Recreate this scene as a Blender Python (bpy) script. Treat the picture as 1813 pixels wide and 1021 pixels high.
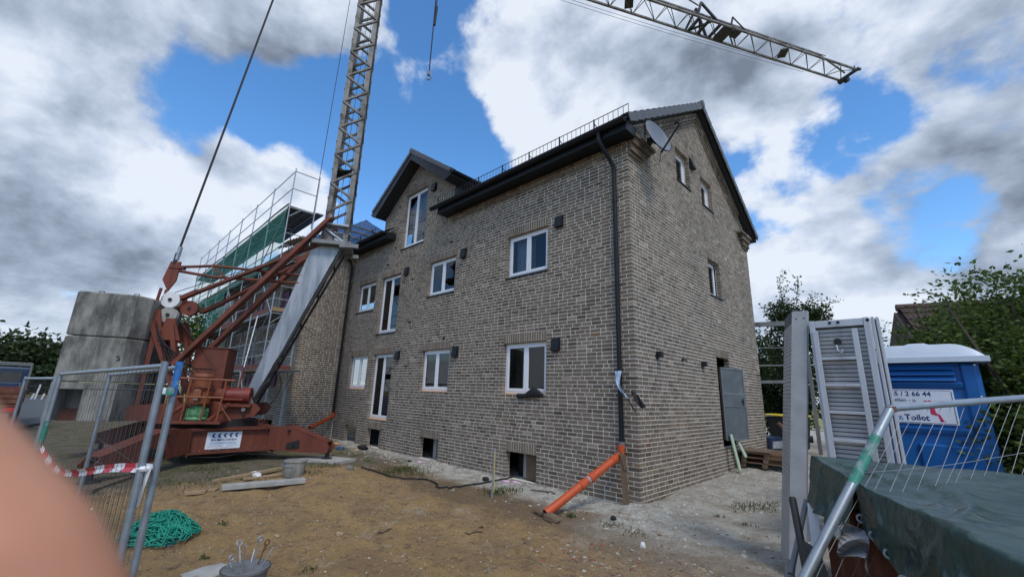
import bpy, bmesh, math, random
import numpy as np
from mathutils import Vector, Matrix, noise as mnoise

S = bpy.context.scene
for o in list(bpy.data.objects):
    bpy.data.objects.remove(o)
COL = S.collection
rnd = random.Random(7)
R = math.radians

# ------------------------------------------------------------------ camera (solved from the brick courses of the house)
F, PITCH, ROLL, YAW = 743.58, 0.246927, 0.033988, -0.780592
CAM = np.array([4.10101, -7.64721, 1.81962])
fw = np.array([math.sin(YAW)*math.cos(PITCH), math.cos(YAW)*math.cos(PITCH), math.sin(PITCH)])
_rt = np.array([math.cos(YAW), -math.sin(YAW), 0.0])
_up = np.cross(_rt, fw)
cr_ = _rt*math.cos(ROLL) + _up*math.sin(ROLL)
cu_ = -_rt*math.sin(ROLL) + _up*math.cos(ROLL)
cd = bpy.data.cameras.new('camera')
cam = bpy.data.objects.new('camera', cd)
COL.objects.link(cam)
cam.matrix_world = Matrix(((cr_[0], cu_[0], -fw[0], CAM[0]), (cr_[1], cu_[1], -fw[1], CAM[1]), (cr_[2], cu_[2], -fw[2], CAM[2]), (0, 0, 0, 1)))
cd.sensor_width = 36.0
cd.lens = F*36.0/1813.0
cd.clip_start = 0.004
cd.clip_end = 3000
cd.dof.use_dof = True
cd.dof.focus_distance = 11.0
cd.dof.aperture_fstop = 6.5
S.camera = cam

# ------------------------------------------------------------------ sky, sun, exposure
SUN_EL, SUN_AZ = R(52), R(118)        # azimuth clockwise from +Y (towards +X)
def ray(x, y):
    return fw + cr_*((x-906.5)/F) - cu_*((y-510.5)/F)
W = bpy.data.worlds.new('World')
S.world = W
W.use_nodes = True
nt = W.node_tree
nt.nodes.clear()
def N(t, **k):
    n = nt.nodes.new(t)
    for a, b in k.items(): setattr(n, a, b)
    return n
def L(a, b): nt.links.new(a, b)
def MATH(op, a, b=None, clamp=False):
    n = N('ShaderNodeMath', operation=op, use_clamp=clamp)
    for i, v in enumerate((a, b)):
        if v is None: continue
        if isinstance(v, (int, float)): n.inputs[i].default_value = v
        else: L(v, n.inputs[i])
    return n.outputs[0]
def SMOOTH(v, lo, hi):
    n = N('ShaderNodeMapRange', interpolation_type='SMOOTHSTEP')
    L(v, n.inputs[0]); n.inputs[1].default_value = lo; n.inputs[2].default_value = hi
    return n.outputs[0]
tc = N('ShaderNodeTexCoord')
nrm = N('ShaderNodeVectorMath', operation='NORMALIZE'); L(tc.outputs['Generated'], nrm.inputs[0])
DIR = nrm.outputs[0]
sp = N('ShaderNodeSeparateXYZ'); L(DIR, sp.inputs[0])
zc = MATH('ADD', MATH('MAXIMUM', sp.outputs[2], 0.0), 0.22)
cmb = N('ShaderNodeCombineXYZ'); L(MATH('DIVIDE', sp.outputs[0], zc), cmb.inputs[0]); L(MATH('DIVIDE', sp.outputs[1], zc), cmb.inputs[1])
flat_ = N('ShaderNodeVectorMath', operation='SCALE'); L(cmb.outputs[0], flat_.inputs[0]); flat_.inputs['Scale'].default_value = .42
mixv = N('ShaderNodeVectorMath', operation='MULTIPLY_ADD')     # cloud coordinates: partly a flat layer, partly round so that tops billow
L(DIR, mixv.inputs[0]); mixv.inputs[1].default_value = (1.5, 1.5, 2.6); L(flat_.outputs[0], mixv.inputs[2])
def cnoise(off, scale, detail, rough, dist=0.0):
    m = N('ShaderNodeVectorMath', operation='ADD'); L(mixv.outputs[0], m.inputs[0]); m.inputs[1].default_value = off
    n = N('ShaderNodeTexNoise'); L(m.outputs[0], n.inputs['Vector'])
    n.inputs['Scale'].default_value = scale; n.inputs['Detail'].default_value = detail
    n.inputs['Roughness'].default_value = rough; n.inputs['Distortion'].default_value = dist
    return n.outputs['Fac']
n1 = cnoise((3.1, 1.7, 0.4), 1.75, 11, 0.55, 0.12)
n1s = cnoise((3.1+0.05, 1.7-0.05, 0.4+0.17), 1.75, 6, 0.55, 0.12)
n2 = cnoise((8.3, 5.2, 1.0), 0.9, 4, 0.5)
n3 = cnoise((1.3, 9.2, 4.0), 6.0, 7, 0.62, 0.3)
def blob(px, py, rad, amp):
    v = ray(px, py); v = v/np.linalg.norm(v)
    d = N('ShaderNodeVectorMath', operation='DOT_PRODUCT'); L(DIR, d.inputs[0]); d.inputs[1].default_value = tuple(v)
    a = rad/F
    return MATH('MULTIPLY', SMOOTH(d.outputs['Value'], math.cos(a*1.0), 1.0), amp)
def field(items):
    s = None
    for it in items:
        b = blob(*it)
        s = b if s is None else MATH('ADD', s, b)
    return s
cover = field([(170, 60, 330, .17), (60, 340, 230, .18), (330, 400, 220, .12), (520, 70, 130, .10), (930, 120, 140, .15), (1170, 70, 220, .19), (1300, 150, 160, .10), (1650, 200, 300, .10), (1600, 520, 360, .10),
               (690, 110, 110, .12), (460, 300, 110, .10), (1450, 450, 180, .08),
               (720, 280, 200, -.20), (600, 190, 110, -.20), (480, 190, 80, -.12), (280, 185, 100, -.20), (400, 205, 90, -.13), (500, 235, 80, -.12), (230, 330, 60, -.10), (1290, 250, 60, -.10), (1760, 100, 70, -.08), (830, 290, 130, -.12), (1370, 340, 110, -.20), (1510, 225, 80, -.21), (1620, 380, 90, -.21),
               (40, 590, 120, -.06), (1420, 285, 80, -.08), (740, 30, 60, -.16), (850, 20, 70, -.14)])
dark = field([(200, 50, 330, .30), (320, 90, 150, .14), (70, 415, 140, .55), (1230, 90, 260, .34), (1810, 270, 230, .42), (1690, 350, 110, .18), (1490, 455, 80, .22), (1560, 560, 300, .14),
              (940, 130, 180, -.08), (120, 270, 140, -.25), (1600, 130, 160, -.15)])
dens = MATH('ADD', MATH('ADD', n1, MATH('MULTIPLY', MATH('SUBTRACT', n3, .5), .24)), cover)
dens = MATH('ADD', dens, MATH('MULTIPLY', SMOOTH(sp.outputs[2], .18, .0), .18))
cov = SMOOTH(dens, 0.465, 0.60)
thick = SMOOTH(dens, .50, .95)
shade = MATH('ADD', MATH('ADD', MATH('MULTIPLY', MATH('SUBTRACT', n1s, n1), 3.1), MATH('MULTIPLY', MATH('SUBTRACT', n2, .5), .7)), MATH('ADD', dark, MATH('ADD', -.04, MATH('MULTIPLY', thick, .22))))
shade = MATH('ADD', shade, MATH('MULTIPLY', MATH('SUBTRACT', n3, .5), .14), True)
cr = N('ShaderNodeValToRGB'); L(shade, cr.inputs[0])
e = cr.color_ramp.elements
e[0].position = 0.0; e[0].color = (0.84, 0.90, 1.0, 1)
e[1].position = 1.0; e[1].color = (0.20, 0.24, 0.31, 1)
for p, c in ((.22, (.66, .74, .88)), (.5, (.46, .54, .67)), (.78, (.31, .37, .47))):
    q = e.new(p); q.color = (*c, 1)
sky = N('ShaderNodeTexSky', sky_type='NISHITA')
sky.sun_disc = False
sky.sun_elevation = SUN_EL
sky.sun_rotation = SUN_AZ
sky.air_density = 1.0; sky.dust_density = 0.3; sky.ozone_density = 3.0
hs = N('ShaderNodeHueSaturation'); L(sky.outputs[0], hs.inputs['Color'])
hs.inputs['Saturation'].default_value = 1.22; hs.inputs['Value'].default_value = 1.35
bg1 = N('ShaderNodeBackground'); L(hs.outputs[0], bg1.inputs[0]); bg1.inputs[1].default_value = 0.15
bg2 = N('ShaderNodeBackground'); L(cr.outputs[0], bg2.inputs[0]); bg2.inputs[1].default_value = 0.84
mx = N('ShaderNodeMixShader'); L(MATH('MULTIPLY', cov, 0.97), mx.inputs[0]); L(bg1.outputs[0], mx.inputs[1]); L(bg2.outputs[0], mx.inputs[2])
wo = N('ShaderNodeOutputWorld'); L(mx.outputs[0], wo.inputs[0])

sl = bpy.data.lights.new('sun', 'SUN')
sl.energy = 1.5; sl.angle = R(14); sl.color = (1.0, 0.93, 0.82)
sun = bpy.data.objects.new('sun', sl); COL.objects.link(sun)
sdir = Vector((math.sin(SUN_AZ)*math.cos(SUN_EL), math.cos(SUN_AZ)*math.cos(SUN_EL), math.sin(SUN_EL)))
sun.rotation_euler = sdir.to_track_quat('Z', 'Y').to_euler()
sun.location = (12, -20, 30)
S.view_settings.view_transform = 'Standard'
S.view_settings.look = 'None'
S.view_settings.exposure = 0.22
S.view_settings.gamma = 1.0
S.view_settings.use_curve_mapping = False

# ------------------------------------------------------------------ pixel -> place helpers (pixels of the 1813 px wide photograph; distance from what the thing touches)
def onplane(x, y, ax, v):
    r = ray(x, y); return CAM + r*((v-CAM[ax])/r[ax])
def PX(x, y, v): return onplane(x, y, 0, v)
def PY(x, y, v): return onplane(x, y, 1, v)
def PZ(x, y, v=0.0): return onplane(x, y, 2, v)
def PD(x, y, dist):
    r = ray(x, y); return CAM + r*(dist/math.hypot(r[0], r[1]))

# ------------------------------------------------------------------ mesh helpers
OFF = {}
def V(*a): return np.array(a, float)
class MB:
    def __init__(s): s.v = []; s.f = []; s.a = []
    def add(s, vs, fs, a=None):
        b = len(s.v); s.v += [tuple(map(float, p)) for p in vs]
        for f in fs:
            s.f.append(tuple(i+b for i in f)); s.a.append(0.0 if a is None else a)
        return s
    def box(s, c, size, rz=0.0, M=None, a=None):
        hx, hy, hz = size[0]/2, size[1]/2, size[2]/2
        vs = []
        for z in (-hz, hz):
            for x, y in ((-hx, -hy), (hx, -hy), (hx, hy), (-hx, hy)):
                if M is not None:
                    p = M @ Vector((x, y, z))
                    vs.append((c[0]+p.x, c[1]+p.y, c[2]+p.z))
                else:
                    vs.append((c[0]+x*math.cos(rz)-y*math.sin(rz), c[1]+x*math.sin(rz)+y*math.cos(rz), c[2]+z))
        return s.add(vs, BOXF, a)
    def bb(s, lo, hi, a=None):
        lo = np.array(lo, float); hi = np.array(hi, float)
        return s.box((lo+hi)/2, np.abs(hi-lo), a=a)
    def hexa(s, vs, a=None): return s.add(vs, BOXF, a)
    def bar(s, p0, p1, w, h, up=(0, 0, 1), a=None):
        p0 = np.array(p0, float); p1 = np.array(p1, float)
        d = p1-p0; d = d/np.linalg.norm(d); up = np.array(up, float)
        if abs(d @ up) > .98: up = V(1, 0, 0)
        x = np.cross(d, up); x /= np.linalg.norm(x); y = np.cross(x, d)
        x = x*w/2; y = y*h/2
        return s.add([p0-x-y, p0+x-y, p0+x+y, p0-x+y, p1-x-y, p1+x-y, p1+x+y, p1-x+y], BOXF, a)
    def tube(s, p0, p1, r, n=8, r1=None, a=None): return s.path([p0, p1], r, n, r1=r1, a=a)
    def path(s, pts, r, n=8, r1=None, a=None, closed_ends=True):
        pts = [np.array(p, float) for p in pts]; m = len(pts)
        b = len(s.v); prev = None
        for i, p in enumerate(pts):
            d = pts[min(i+1, m-1)]-pts[max(i-1, 0)]; d = d/(np.linalg.norm(d)+1e-12)
            if prev is None:
                u = V(0, 0, 1) if abs(d[2]) < .9 else V(1, 0, 0)
                x = np.cross(d, u)
            else:
                x = prev - d*(prev @ d)
            x /= np.linalg.norm(x)+1e-12; prev = x; y = np.cross(d, x)
            rr = r if r1 is None else r+(r1-r)*i/(m-1)
            if isinstance(r, (list, tuple)): rr = r[i]
            for k in range(n):
                t = 2*math.pi*k/n
                s.v.append(tuple(p+x*rr*math.cos(t)+y*rr*math.sin(t)))
        for i in range(m-1):
            for k in range(n):
                s.f.append((b+i*n+k, b+i*n+(k+1) % n, b+(i+1)*n+(k+1) % n, b+(i+1)*n+k)); s.a.append(0.0 if a is None else a)
        if closed_ends:
            s.f.append(tuple(b+k for k in range(n))[::-1]); s.a.append(0.0 if a is None else a)
            s.f.append(tuple(b+(m-1)*n+k for k in range(n))); s.a.append(0.0 if a is None else a)
        return s
    def prism(s, poly, thick, a=None):
        """poly: 3D points of a planar outline; thick: 3D vector"""
        t = np.array(thick, float); n = len(poly); P = [np.array(p, float) for p in poly]
        vs = [p-t/2 for p in P]+[p+t/2 for p in P]
        fs = [tuple(range(n))[::-1], tuple(range(n, 2*n))]+[(i, (i+1) % n, n+(i+1) % n, n+i) for i in range(n)]
        return s.add(vs, fs, a)
    def grid(s, rows):
        b = len(s.v); m = len(rows[0])
        for r in rows: s.v += [tuple(map(float, p)) for p in r]
        for i in range(len(rows)-1):
            for j in range(m-1):
                s.f.append((b+i*m+j, b+i*m+j+1, b+(i+1)*m+j+1, b+(i+1)*m+j)); s.a.append(0.0)
        return s
    def disc(s, c, axis, r, t, n=20, a=None):
        c = np.array(c, float); ax = np.array(axis, float); ax /= np.linalg.norm(ax)
        return s.path([c-ax*t/2, c+ax*t/2], r, n, a=a)
    def build(s, name, mat, parent=None, smooth=False, attr=False, bevel=0.0, kind=None, label=None, fixn=True):
        off = OFF.get(parent.name, V(0, 0, 0)) if parent is not None else V(0, 0, 0)
        me = bpy.data.meshes.new(name)
        vv = np.array(s.v, float)-off
        me.from_pydata([tuple(p) for p in vv], [], s.f)
        if fixn:
            bm = bmesh.new(); bm.from_mesh(me); bmesh.ops.recalc_face_normals(bm, faces=bm.faces); bm.to_mesh(me); bm.free()
        if attr:
            at = me.attributes.new('bc', 'FLOAT', 'FACE'); at.data.foreach_set('value', s.a)
        o = bpy.data.objects.new(name, me); COL.objects.link(o)
        if mat is not None: me.materials.append(mat)
        if parent is not None:
            o.parent = parent; OFF[o.name] = off
        else: OFF[o.name] = V(0, 0, 0)
        if smooth:
            me.polygons.foreach_set('use_smooth', [True]*len(me.polygons))
            if smooth != 'all': me.set_sharp_from_angle(angle=R(40))
        if bevel:
            md = o.modifiers.new('bevel', 'BEVEL'); md.width = bevel; md.segments = 2; md.limit_method = 'ANGLE'
        if kind: o['kind'] = kind
        if label: o['label'] = label
        return o
BOXF = [(3, 2, 1, 0), (4, 5, 6, 7), (0, 1, 5, 4), (1, 2, 6, 5), (2, 3, 7, 6), (3, 0, 4, 7)]
def tag(o, label, cat, group=None):
    o['label'] = label; o['category'] = cat
    if group: o['group'] = group
    return o
def thing(name, label, cat, loc, group=None):
    o = bpy.data.objects.new(name, None); COL.objects.link(o)
    o.location = tuple(map(float, loc)); o.empty_display_size = .2
    OFF[o.name] = np.array(loc, float)
    return tag(o, label, cat, group)
def solo(o, label, cat, group=None, origin=None):
    """make a parentless mesh a top-level thing"""
    return tag(o, label, cat, group)
def copy_tree(o, parent=None):
    c = o.copy(); COL.objects.link(c); c.parent = parent
    OFF[c.name] = OFF.get(o.name, V(0, 0, 0))
    for ch in list(o.children): copy_tree(ch, c)
    return c
def text_mesh(body, size, name, mat, parent, M, bold=0.0, extrude=0.0008, align='LEFT'):
    cu = bpy.data.curves.new('txt', 'FONT'); cu.body = body; cu.size = size; cu.extrude = extrude; cu.offset = bold; cu.align_x = align; cu.resolution_u = 3
    to = bpy.data.objects.new('txt', cu); COL.objects.link(to)
    dg = bpy.context.evaluated_depsgraph_get(); dg.update()
    me = bpy.data.meshes.new_from_object(to.evaluated_get(dg))
    bpy.data.objects.remove(to); bpy.data.curves.remove(cu)
    me.transform(M)
    off = OFF[parent.name]; me.transform(Matrix.Translation(-Vector(off)))
    me.materials.clear(); me.materials.append(mat)
    o = bpy.data.objects.new(name, me); COL.objects.link(o); o.parent = parent; OFF[o.name] = off
    return o

# ------------------------------------------------------------------ materials
MT = {}
def pm(name, col, rough=.6, metal=0.0, var=.18, scale=6.0, col2=None, f2=(.5, .7), s2=2.5, bump=.15, bscale=60.0, spec=.5, streak=False, sk=.12, alpha=None, coat=0.0, rvar=.15):
    m = bpy.data.materials.new(name); m.use_nodes = True
    t = m.node_tree; t.nodes.clear()
    def n(k, **kw):
        q = t.nodes.new(k)
        for a, b in kw.items(): setattr(q, a, b)
        return q
    out = n('ShaderNodeOutputMaterial'); b = n('ShaderNodeBsdfPrincipled'); t.links.new(b.outputs[0], out.inputs[0])
    g = n('ShaderNodeNewGeometry'); P = g.outputs['Position']
    if streak:
        vm = n('ShaderNodeVectorMath', operation='MULTIPLY'); t.links.new(P, vm.inputs[0]); vm.inputs[1].default_value = (1, 1, sk); P1 = vm.outputs[0]
    else: P1 = P
    no = n('ShaderNodeTexNoise'); t.links.new(P1, no.inputs['Vector']); no.inputs['Scale'].default_value = scale; no.inputs['Detail'].default_value = 6; no.inputs['Roughness'].default_value = .6
    mr = n('ShaderNodeMapRange'); t.links.new(no.outputs[0], mr.inputs[0]); mr.inputs[1].default_value = .25; mr.inputs[2].default_value = .75
    mr.inputs[3].default_value = 1-var; mr.inputs[4].default_value = 1+var
    mul = n('ShaderNodeMix', data_type='RGBA', blend_type='MULTIPLY'); mul.inputs[0].default_value = 1
    mul.inputs[6].default_value = (*col, 1)
    src = None
    if col2 is not None:
        nb = n('ShaderNodeTexNoise'); t.links.new(P1, nb.inputs['Vector']); nb.inputs['Scale'].default_value = s2; nb.inputs['Detail'].default_value = 8; nb.inputs['Roughness'].default_value = .68
        rm = n('ShaderNodeMapRange', interpolation_type='SMOOTHSTEP'); t.links.new(nb.outputs[0], rm.inputs[0]); rm.inputs[1].default_value = f2[0]; rm.inputs[2].default_value = f2[1]
        mc = n('ShaderNodeMix', data_type='RGBA'); t.links.new(rm.outputs[0], mc.inputs[0]); mc.inputs[6].default_value = (*col, 1); mc.inputs[7].default_value = (*col2, 1)
        t.links.new(mc.outputs[2], mul.inputs[6])
    cb = n('ShaderNodeCombineXYZ')
    for i in range(3): t.links.new(mr.outputs[0], cb.inputs[i])
    t.links.new(cb.outputs[0], mul.inputs[7])
    t.links.new(mul.outputs[2], b.inputs['Base Color'])
    rr = n('ShaderNodeMapRange'); t.links.new(no.outputs[0], rr.inputs[0]); rr.inputs[1].default_value = .3; rr.inputs[2].default_value = .7
    rr.inputs[3].default_value = max(0.02, rough-rvar); rr.inputs[4].default_value = min(1, rough+rvar)
    t.links.new(rr.outputs[0], b.inputs['Roughness'])
    b.inputs['Metallic'].default_value = metal
    b.inputs['Specular IOR Level'].default_value = spec
    if coat: b.inputs['Coat Weight'].default_value = coat
    if bump:
        nb2 = n('ShaderNodeTexNoise'); t.links.new(P, nb2.inputs['Vector']); nb2.inputs['Scale'].default_value = bscale; nb2.inputs['Detail'].default_value = 5
        bp = n('ShaderNodeBump'); bp.inputs['Strength'].default_value = bump; bp.inputs['Distance'].default_value = .01
        t.links.new(nb2.outputs[0], bp.inputs['Height']); t.links.new(bp.outputs[0], b.inputs['Normal'])
    MT[name] = m
    return m
def brick_mat(name, obj_random):
    m = bpy.data.materials.new(name); m.use_nodes = True
    t = m.node_tree; t.nodes.clear()
    n = lambda k, **kw: (lambda q: [setattr(q, a, b) for a, b in kw.items()] and q or q)(t.nodes.new(k))
    out = n('ShaderNodeOutputMaterial'); b = n('ShaderNodeBsdfPrincipled'); t.links.new(b.outputs[0], out.inputs[0])
    if obj_random:
        oi = n('ShaderNodeObjectInfo'); fac = oi.outputs['Random']
    else:
        at = n('ShaderNodeAttribute', attribute_name='bc'); fac = at.outputs['Fac']
    cr = n('ShaderNodeValToRGB'); t.links.new(fac, cr.inputs[0])
    el = cr.color_ramp.elements
    cols = [(0, (0.093, 0.071, 0.051)), (.06, (0.119, 0.092, 0.067)), (.22, (0.153, 0.120, 0.088)), (.6, (0.176, 0.140, 0.103)), (.88, (0.199, 0.158, 0.118)), (.96, (0.232, 0.186, 0.141)), (.985, (0.328, 0.278, 0.213)), (.995, (0.215, 0.144, 0.089)), (1, (0.158, 0.091, 0.057))]
    el[0].position = 0; el[0].color = (*cols[0][1], 1); el[1].position = 1; el[1].color = (*cols[-1][1], 1)
    for p, c in cols[1:-1]:
        q = el.new(p); q.color = (*c, 1)
    g = n('ShaderNodeNewGeometry')
    vm = n('ShaderNodeVectorMath', operation='MULTIPLY'); t.links.new(g.outputs['Position'], vm.inputs[0]); vm.inputs[1].default_value = (12, 12, 34)
    no = n('ShaderNodeTexNoise'); t.links.new(vm.outputs[0], no.inputs['Vector']); no.inputs['Scale'].default_value = 1.0; no.inputs['Detail'].default_value = 7; no.inputs['Roughness'].default_value = .65
    mr = n('ShaderNodeMapRange'); t.links.new(no.outputs[0], mr.inputs[0]); mr.inputs[1].default_value = .28; mr.inputs[2].default_value = .72; mr.inputs[3].default_value = .72; mr.inputs[4].default_value = 1.28
    big = n('ShaderNodeTexNoise'); t.links.new(g.outputs['Position'], big.inputs['Vector']); big.inputs['Scale'].default_value = .7; big.inputs['Detail'].default_value = 4
    mb = n('ShaderNodeMapRange'); t.links.new(big.outputs[0], mb.inputs[0]); mb.inputs[1].default_value = .3; mb.inputs[2].default_value = .7; mb.inputs[3].default_value = .85; mb.inputs[4].default_value = 1.18
    mm = n('ShaderNodeMath', operation='MULTIPLY'); t.links.new(mr.outputs[0], mm.inputs[0]); t.links.new(mb.outputs[0], mm.inputs[1])
    cb = n('ShaderNodeCombineXYZ'); [t.links.new(mm.outputs[0], cb.inputs[i]) for i in range(3)]
    mul = n('ShaderNodeMix', data_type='RGBA', blend_type='MULTIPLY'); mul.inputs[0].default_value = 1
    t.links.new(cr.outputs[0], mul.inputs[6]); t.links.new(cb.outputs[0], mul.inputs[7])
    # lime bloom smeared over some bricks
    bl = n('ShaderNodeTexNoise'); t.links.new(g.outputs['Position'], bl.inputs['Vector']); bl.inputs['Scale'].default_value = 2.3; bl.inputs['Detail'].default_value = 9; bl.inputs['Roughness'].default_value = .75
    bs = n('ShaderNodeMapRange', interpolation_type='SMOOTHSTEP'); t.links.new(bl.outputs[0], bs.inputs[0]); bs.inputs[1].default_value = .55; bs.inputs[2].default_value = .85; bs.inputs[4].default_value = .35
    mc = n('ShaderNodeMix', data_type='RGBA'); t.links.new(bs.outputs[0], mc.inputs[0]); t.links.new(mul.outputs[2], mc.inputs[6]); mc.inputs[7].default_value = (.36, .335, .30, 1)
    t.links.new(mc.outputs[2], b.inputs['Base Color'])
    b.inputs['Roughness'].default_value = .88; b.inputs['Specular IOR Level'].default_value = .3
    bp = n('ShaderNodeBump'); bp.inputs['Strength'].default_value = .5; bp.inputs['Distance'].default_value = .006
    t.links.new(no.outputs[0], bp.inputs['Height']); t.links.new(bp.outputs[0], b.inputs['Normal'])
    MT[name] = m
    return m
brick_mat('brick_joined', False); brick_mat('brick_single', True)
pm('mortar', (.74, .68, .58), .95, var=.16, scale=5, bump=.4, bscale=90)
pm('pvc', (.78, .80, .83), .35, var=.03, bump=0)
pm('anthracite', (.011, .013, .016), .45, var=.25, bump=.03, spec=.28)
pm('anthracite_matt', (.018, .019, .022), .7, var=.2, bump=.05)
pm('rooftile', (.085, .088, .095), .6, var=.22, bump=.2)
pm('steel', (.36, .39, .42), .5, .45, var=.2, scale=10, col2=(.28, .30, .33), s2=6, bump=.05)
pm('galv', (.20, .225, .25), .5, .35, var=.35, scale=3, col2=(.40, .43, .46), s2=1.7, f2=(.42, .62), bump=.1, streak=True)
pm('galv_dull', (.20, .205, .20), .6, .35, var=.3, scale=5, col2=(.11, .095, .075), s2=3, f2=(.5, .75), bump=.1, streak=True)
pm('lattice', (.21, .205, .19), .65, .25, var=.35, scale=4, col2=(.075, .064, .05), s2=2.2, f2=(.42, .66), bump=.15)
pm('cranered', (.170, .046, .027), .62, var=.28, scale=3, col2=(.095, .034, .021), s2=3.5, f2=(.42, .68), bump=.12, streak=True, spec=.35)
pm('cranered_bright', (.19, .024, .016), .45, var=.2, scale=4, col2=(.11, .03, .02), s2=6, bump=.08)
pm('motororange', (.25, .075, .026), .55, var=.3, scale=9, col2=(.09, .04, .025), s2=9, bump=.1)
pm('greenpaint', (.10, .26, .12), .5, var=.35, scale=12, col2=(.03, .08, .04), s2=10, bump=.1)
pm('blacksteel', (.018, .017, .016), .6, var=.3, bump=.1)
pm('concrete', (.26, .25, .215), .92, var=.40, scale=7, col2=(.075, .073, .063), s2=2.2, f2=(.40, .66), bump=.7, bscale=30, streak=True, sk=.35)
pm('concrete_light', (.34, .33, .30), .92, var=.25, scale=4, bump=.3)
pm('timber', (.33, .23, .13), .85, var=.25, scale=14, col2=(.22, .15, .09), s2=6, bump=.25)
pm('timber_old', (.15, .105, .065), .9, var=.3, scale=12, bump=.3)
pm('timber_red', (.16, .045, .035), .85, var=.3, scale=8, col2=(.20, .11, .07), s2=4, bump=.2)
pm('pallet', (.17, .10, .06), .9, var=.3, scale=10, bump=.3)
pm('orange_pipe', (.50, .082, .022), .42, var=.10, scale=4, bump=.02, spec=.5)
pm('orange_foam', (.70, .35, .14), .8, var=.2, scale=12, bump=.2)
pm('rubber', (.010, .010, .011), .75, var=.2, bump=.05)
pm('black', (.010, .010, .010), .6, var=.1, bump=0)
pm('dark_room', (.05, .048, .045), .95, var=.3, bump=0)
pm('plaster', (.40, .38, .35), .95, var=.15, bump=.1)
pm('curtain', (.72, .73, .76), .9, var=.08, scale=20, bump=.1)
pm('foil', (.35, .46, .56), .3, .1, var=.25, scale=18, bump=.3)
pm('purple_board', (.19, .075, .14), .85, var=.15, bump=.1)
pm('pink_foam', (.66, .42, .55), .9, var=.1, bump=.3)
pm('pale_green', (.40, .50, .36), .85, var=.12, bump=.1)
pm('blue_foil', (.020, .070, .17), .45, var=.25, scale=3, bump=.3, bscale=8)
pm('dish', (.15, .165, .185), .4, var=.06, bump=0)
pm('white', (.72, .72, .70), .6, var=.08, bump=0)
pm('sign_white', (.74, .78, .84), .45, var=.03, bump=0)
pm('sign_blue', (.012, .035, .16), .5, var=.03, bump=0)
pm('sign_lightblue', (.03, .20, .48), .5, var=.03, bump=0)
pm('sign_red', (.62, .03, .11), .5, var=.03, bump=0)
pm('sign_grey', (.30, .31, .34), .5, var=.03, bump=0)
pm('toilet_blue', (.010, .115, .36), .38, var=.06, scale=3, bump=.02, spec=.5)
pm('toilet_roof', (.60, .66, .72), .5, var=.06, bump=.03)
pm('tarp', (.018, .048, .040), .36, var=.25, scale=2.5, col2=(.030, .062, .054), s2=3, bump=.12, bscale=26, spec=.7)
pm('rust_box', (.13, .040, .017), .75, var=.25, scale=5, col2=(.08, .028, .015), s2=5, bump=.15)
pm('alu', (.50, .51, .53), .5, .35, var=.14, scale=5, col2=(.36, .37, .38), s2=3, bump=.05, streak=True)
pm('alu_gap_shade', (.10, .105, .11), .7, .1)  # plate behind the slats, darkened to paint the shade in the gaps
pm('alu_grey', (.40, .40, .395), .6, .2, var=.16, scale=5, bump=.08)
pm('fence_wire', (.075, .08, .085), .6, .2, var=.2, bump=0)
pm('fence', (.27, .31, .34), .45, .5, var=.2, scale=8, bump=.03)
pm('fence_green', (.03, .21, .15), .6, var=.35, scale=25, col2=(.22, .27, .27), s2=14, f2=(.5, .62), bump=.03)
pm('fence_blue', (.03, .15, .40), .5, var=.3, scale=25, col2=(.20, .25, .30), s2=14, f2=(.55, .66), bump=.03)
pm('tape_red', (.55, .015, .03), .5, var=.08, bump=0)
pm('tape_white', (.75, .76, .78), .5, var=.05, bump=0)
pm('rope_green', (.012, .27, .18), .6, var=.2, scale=20, bump=.1)
pm('asphalt', (.095, .098, .105), .9, var=.15, scale=1, bump=.3, bscale=120)
pm('kerb', (.30, .30, .29), .9, var=.15, bump=.2)
pm('rust', (.14, .050, .028), .85, var=.35, scale=5, col2=(.22, .11, .07), s2=3, bump=.2)
pm('truck_blue', (.020, .045, .10), .4, var=.1, bump=0)
pm('glass_dark', (.03, .035, .04), .1, var=.05, bump=0, spec=.8)
pm('yellow', (.75, .55, .04), .5, var=.06, bump=0)
pm('bark', (.07, .052, .036), .95, var=.3, scale=10, bump=.5)
pm('rubble', (.50, .46, .40), .95, var=.3, scale=14, col2=(.28, .25, .21), s2=9, bump=.3)
pm('clod', (.20, .135, .075), .95, var=.3, scale=20, bump=.4)
pm('stone', (.40, .36, .30), .95, var=.25, scale=20, bump=.4)
pm('brickbit', (.26, .10, .06), .95, var=.25, scale=20, bump=.4)
pm('tile_old', (.085, .052, .042), .85, var=.3, scale=6, bump=.2)
pm('dark_gable', (.085, .062, .05), .9, var=.2, bump=.1)
pm('render_wall', (.45, .42, .37), .95, var=.1, bump=.1)
pm('metaldoor', (.105, .12, .125), .55, .1, var=.2, scale=3, col2=(.14, .155, .155), s2=4, bump=.04)
pm('slab', (.40, .38, .34), .9, var=.2, scale=4, bump=.2)
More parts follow.
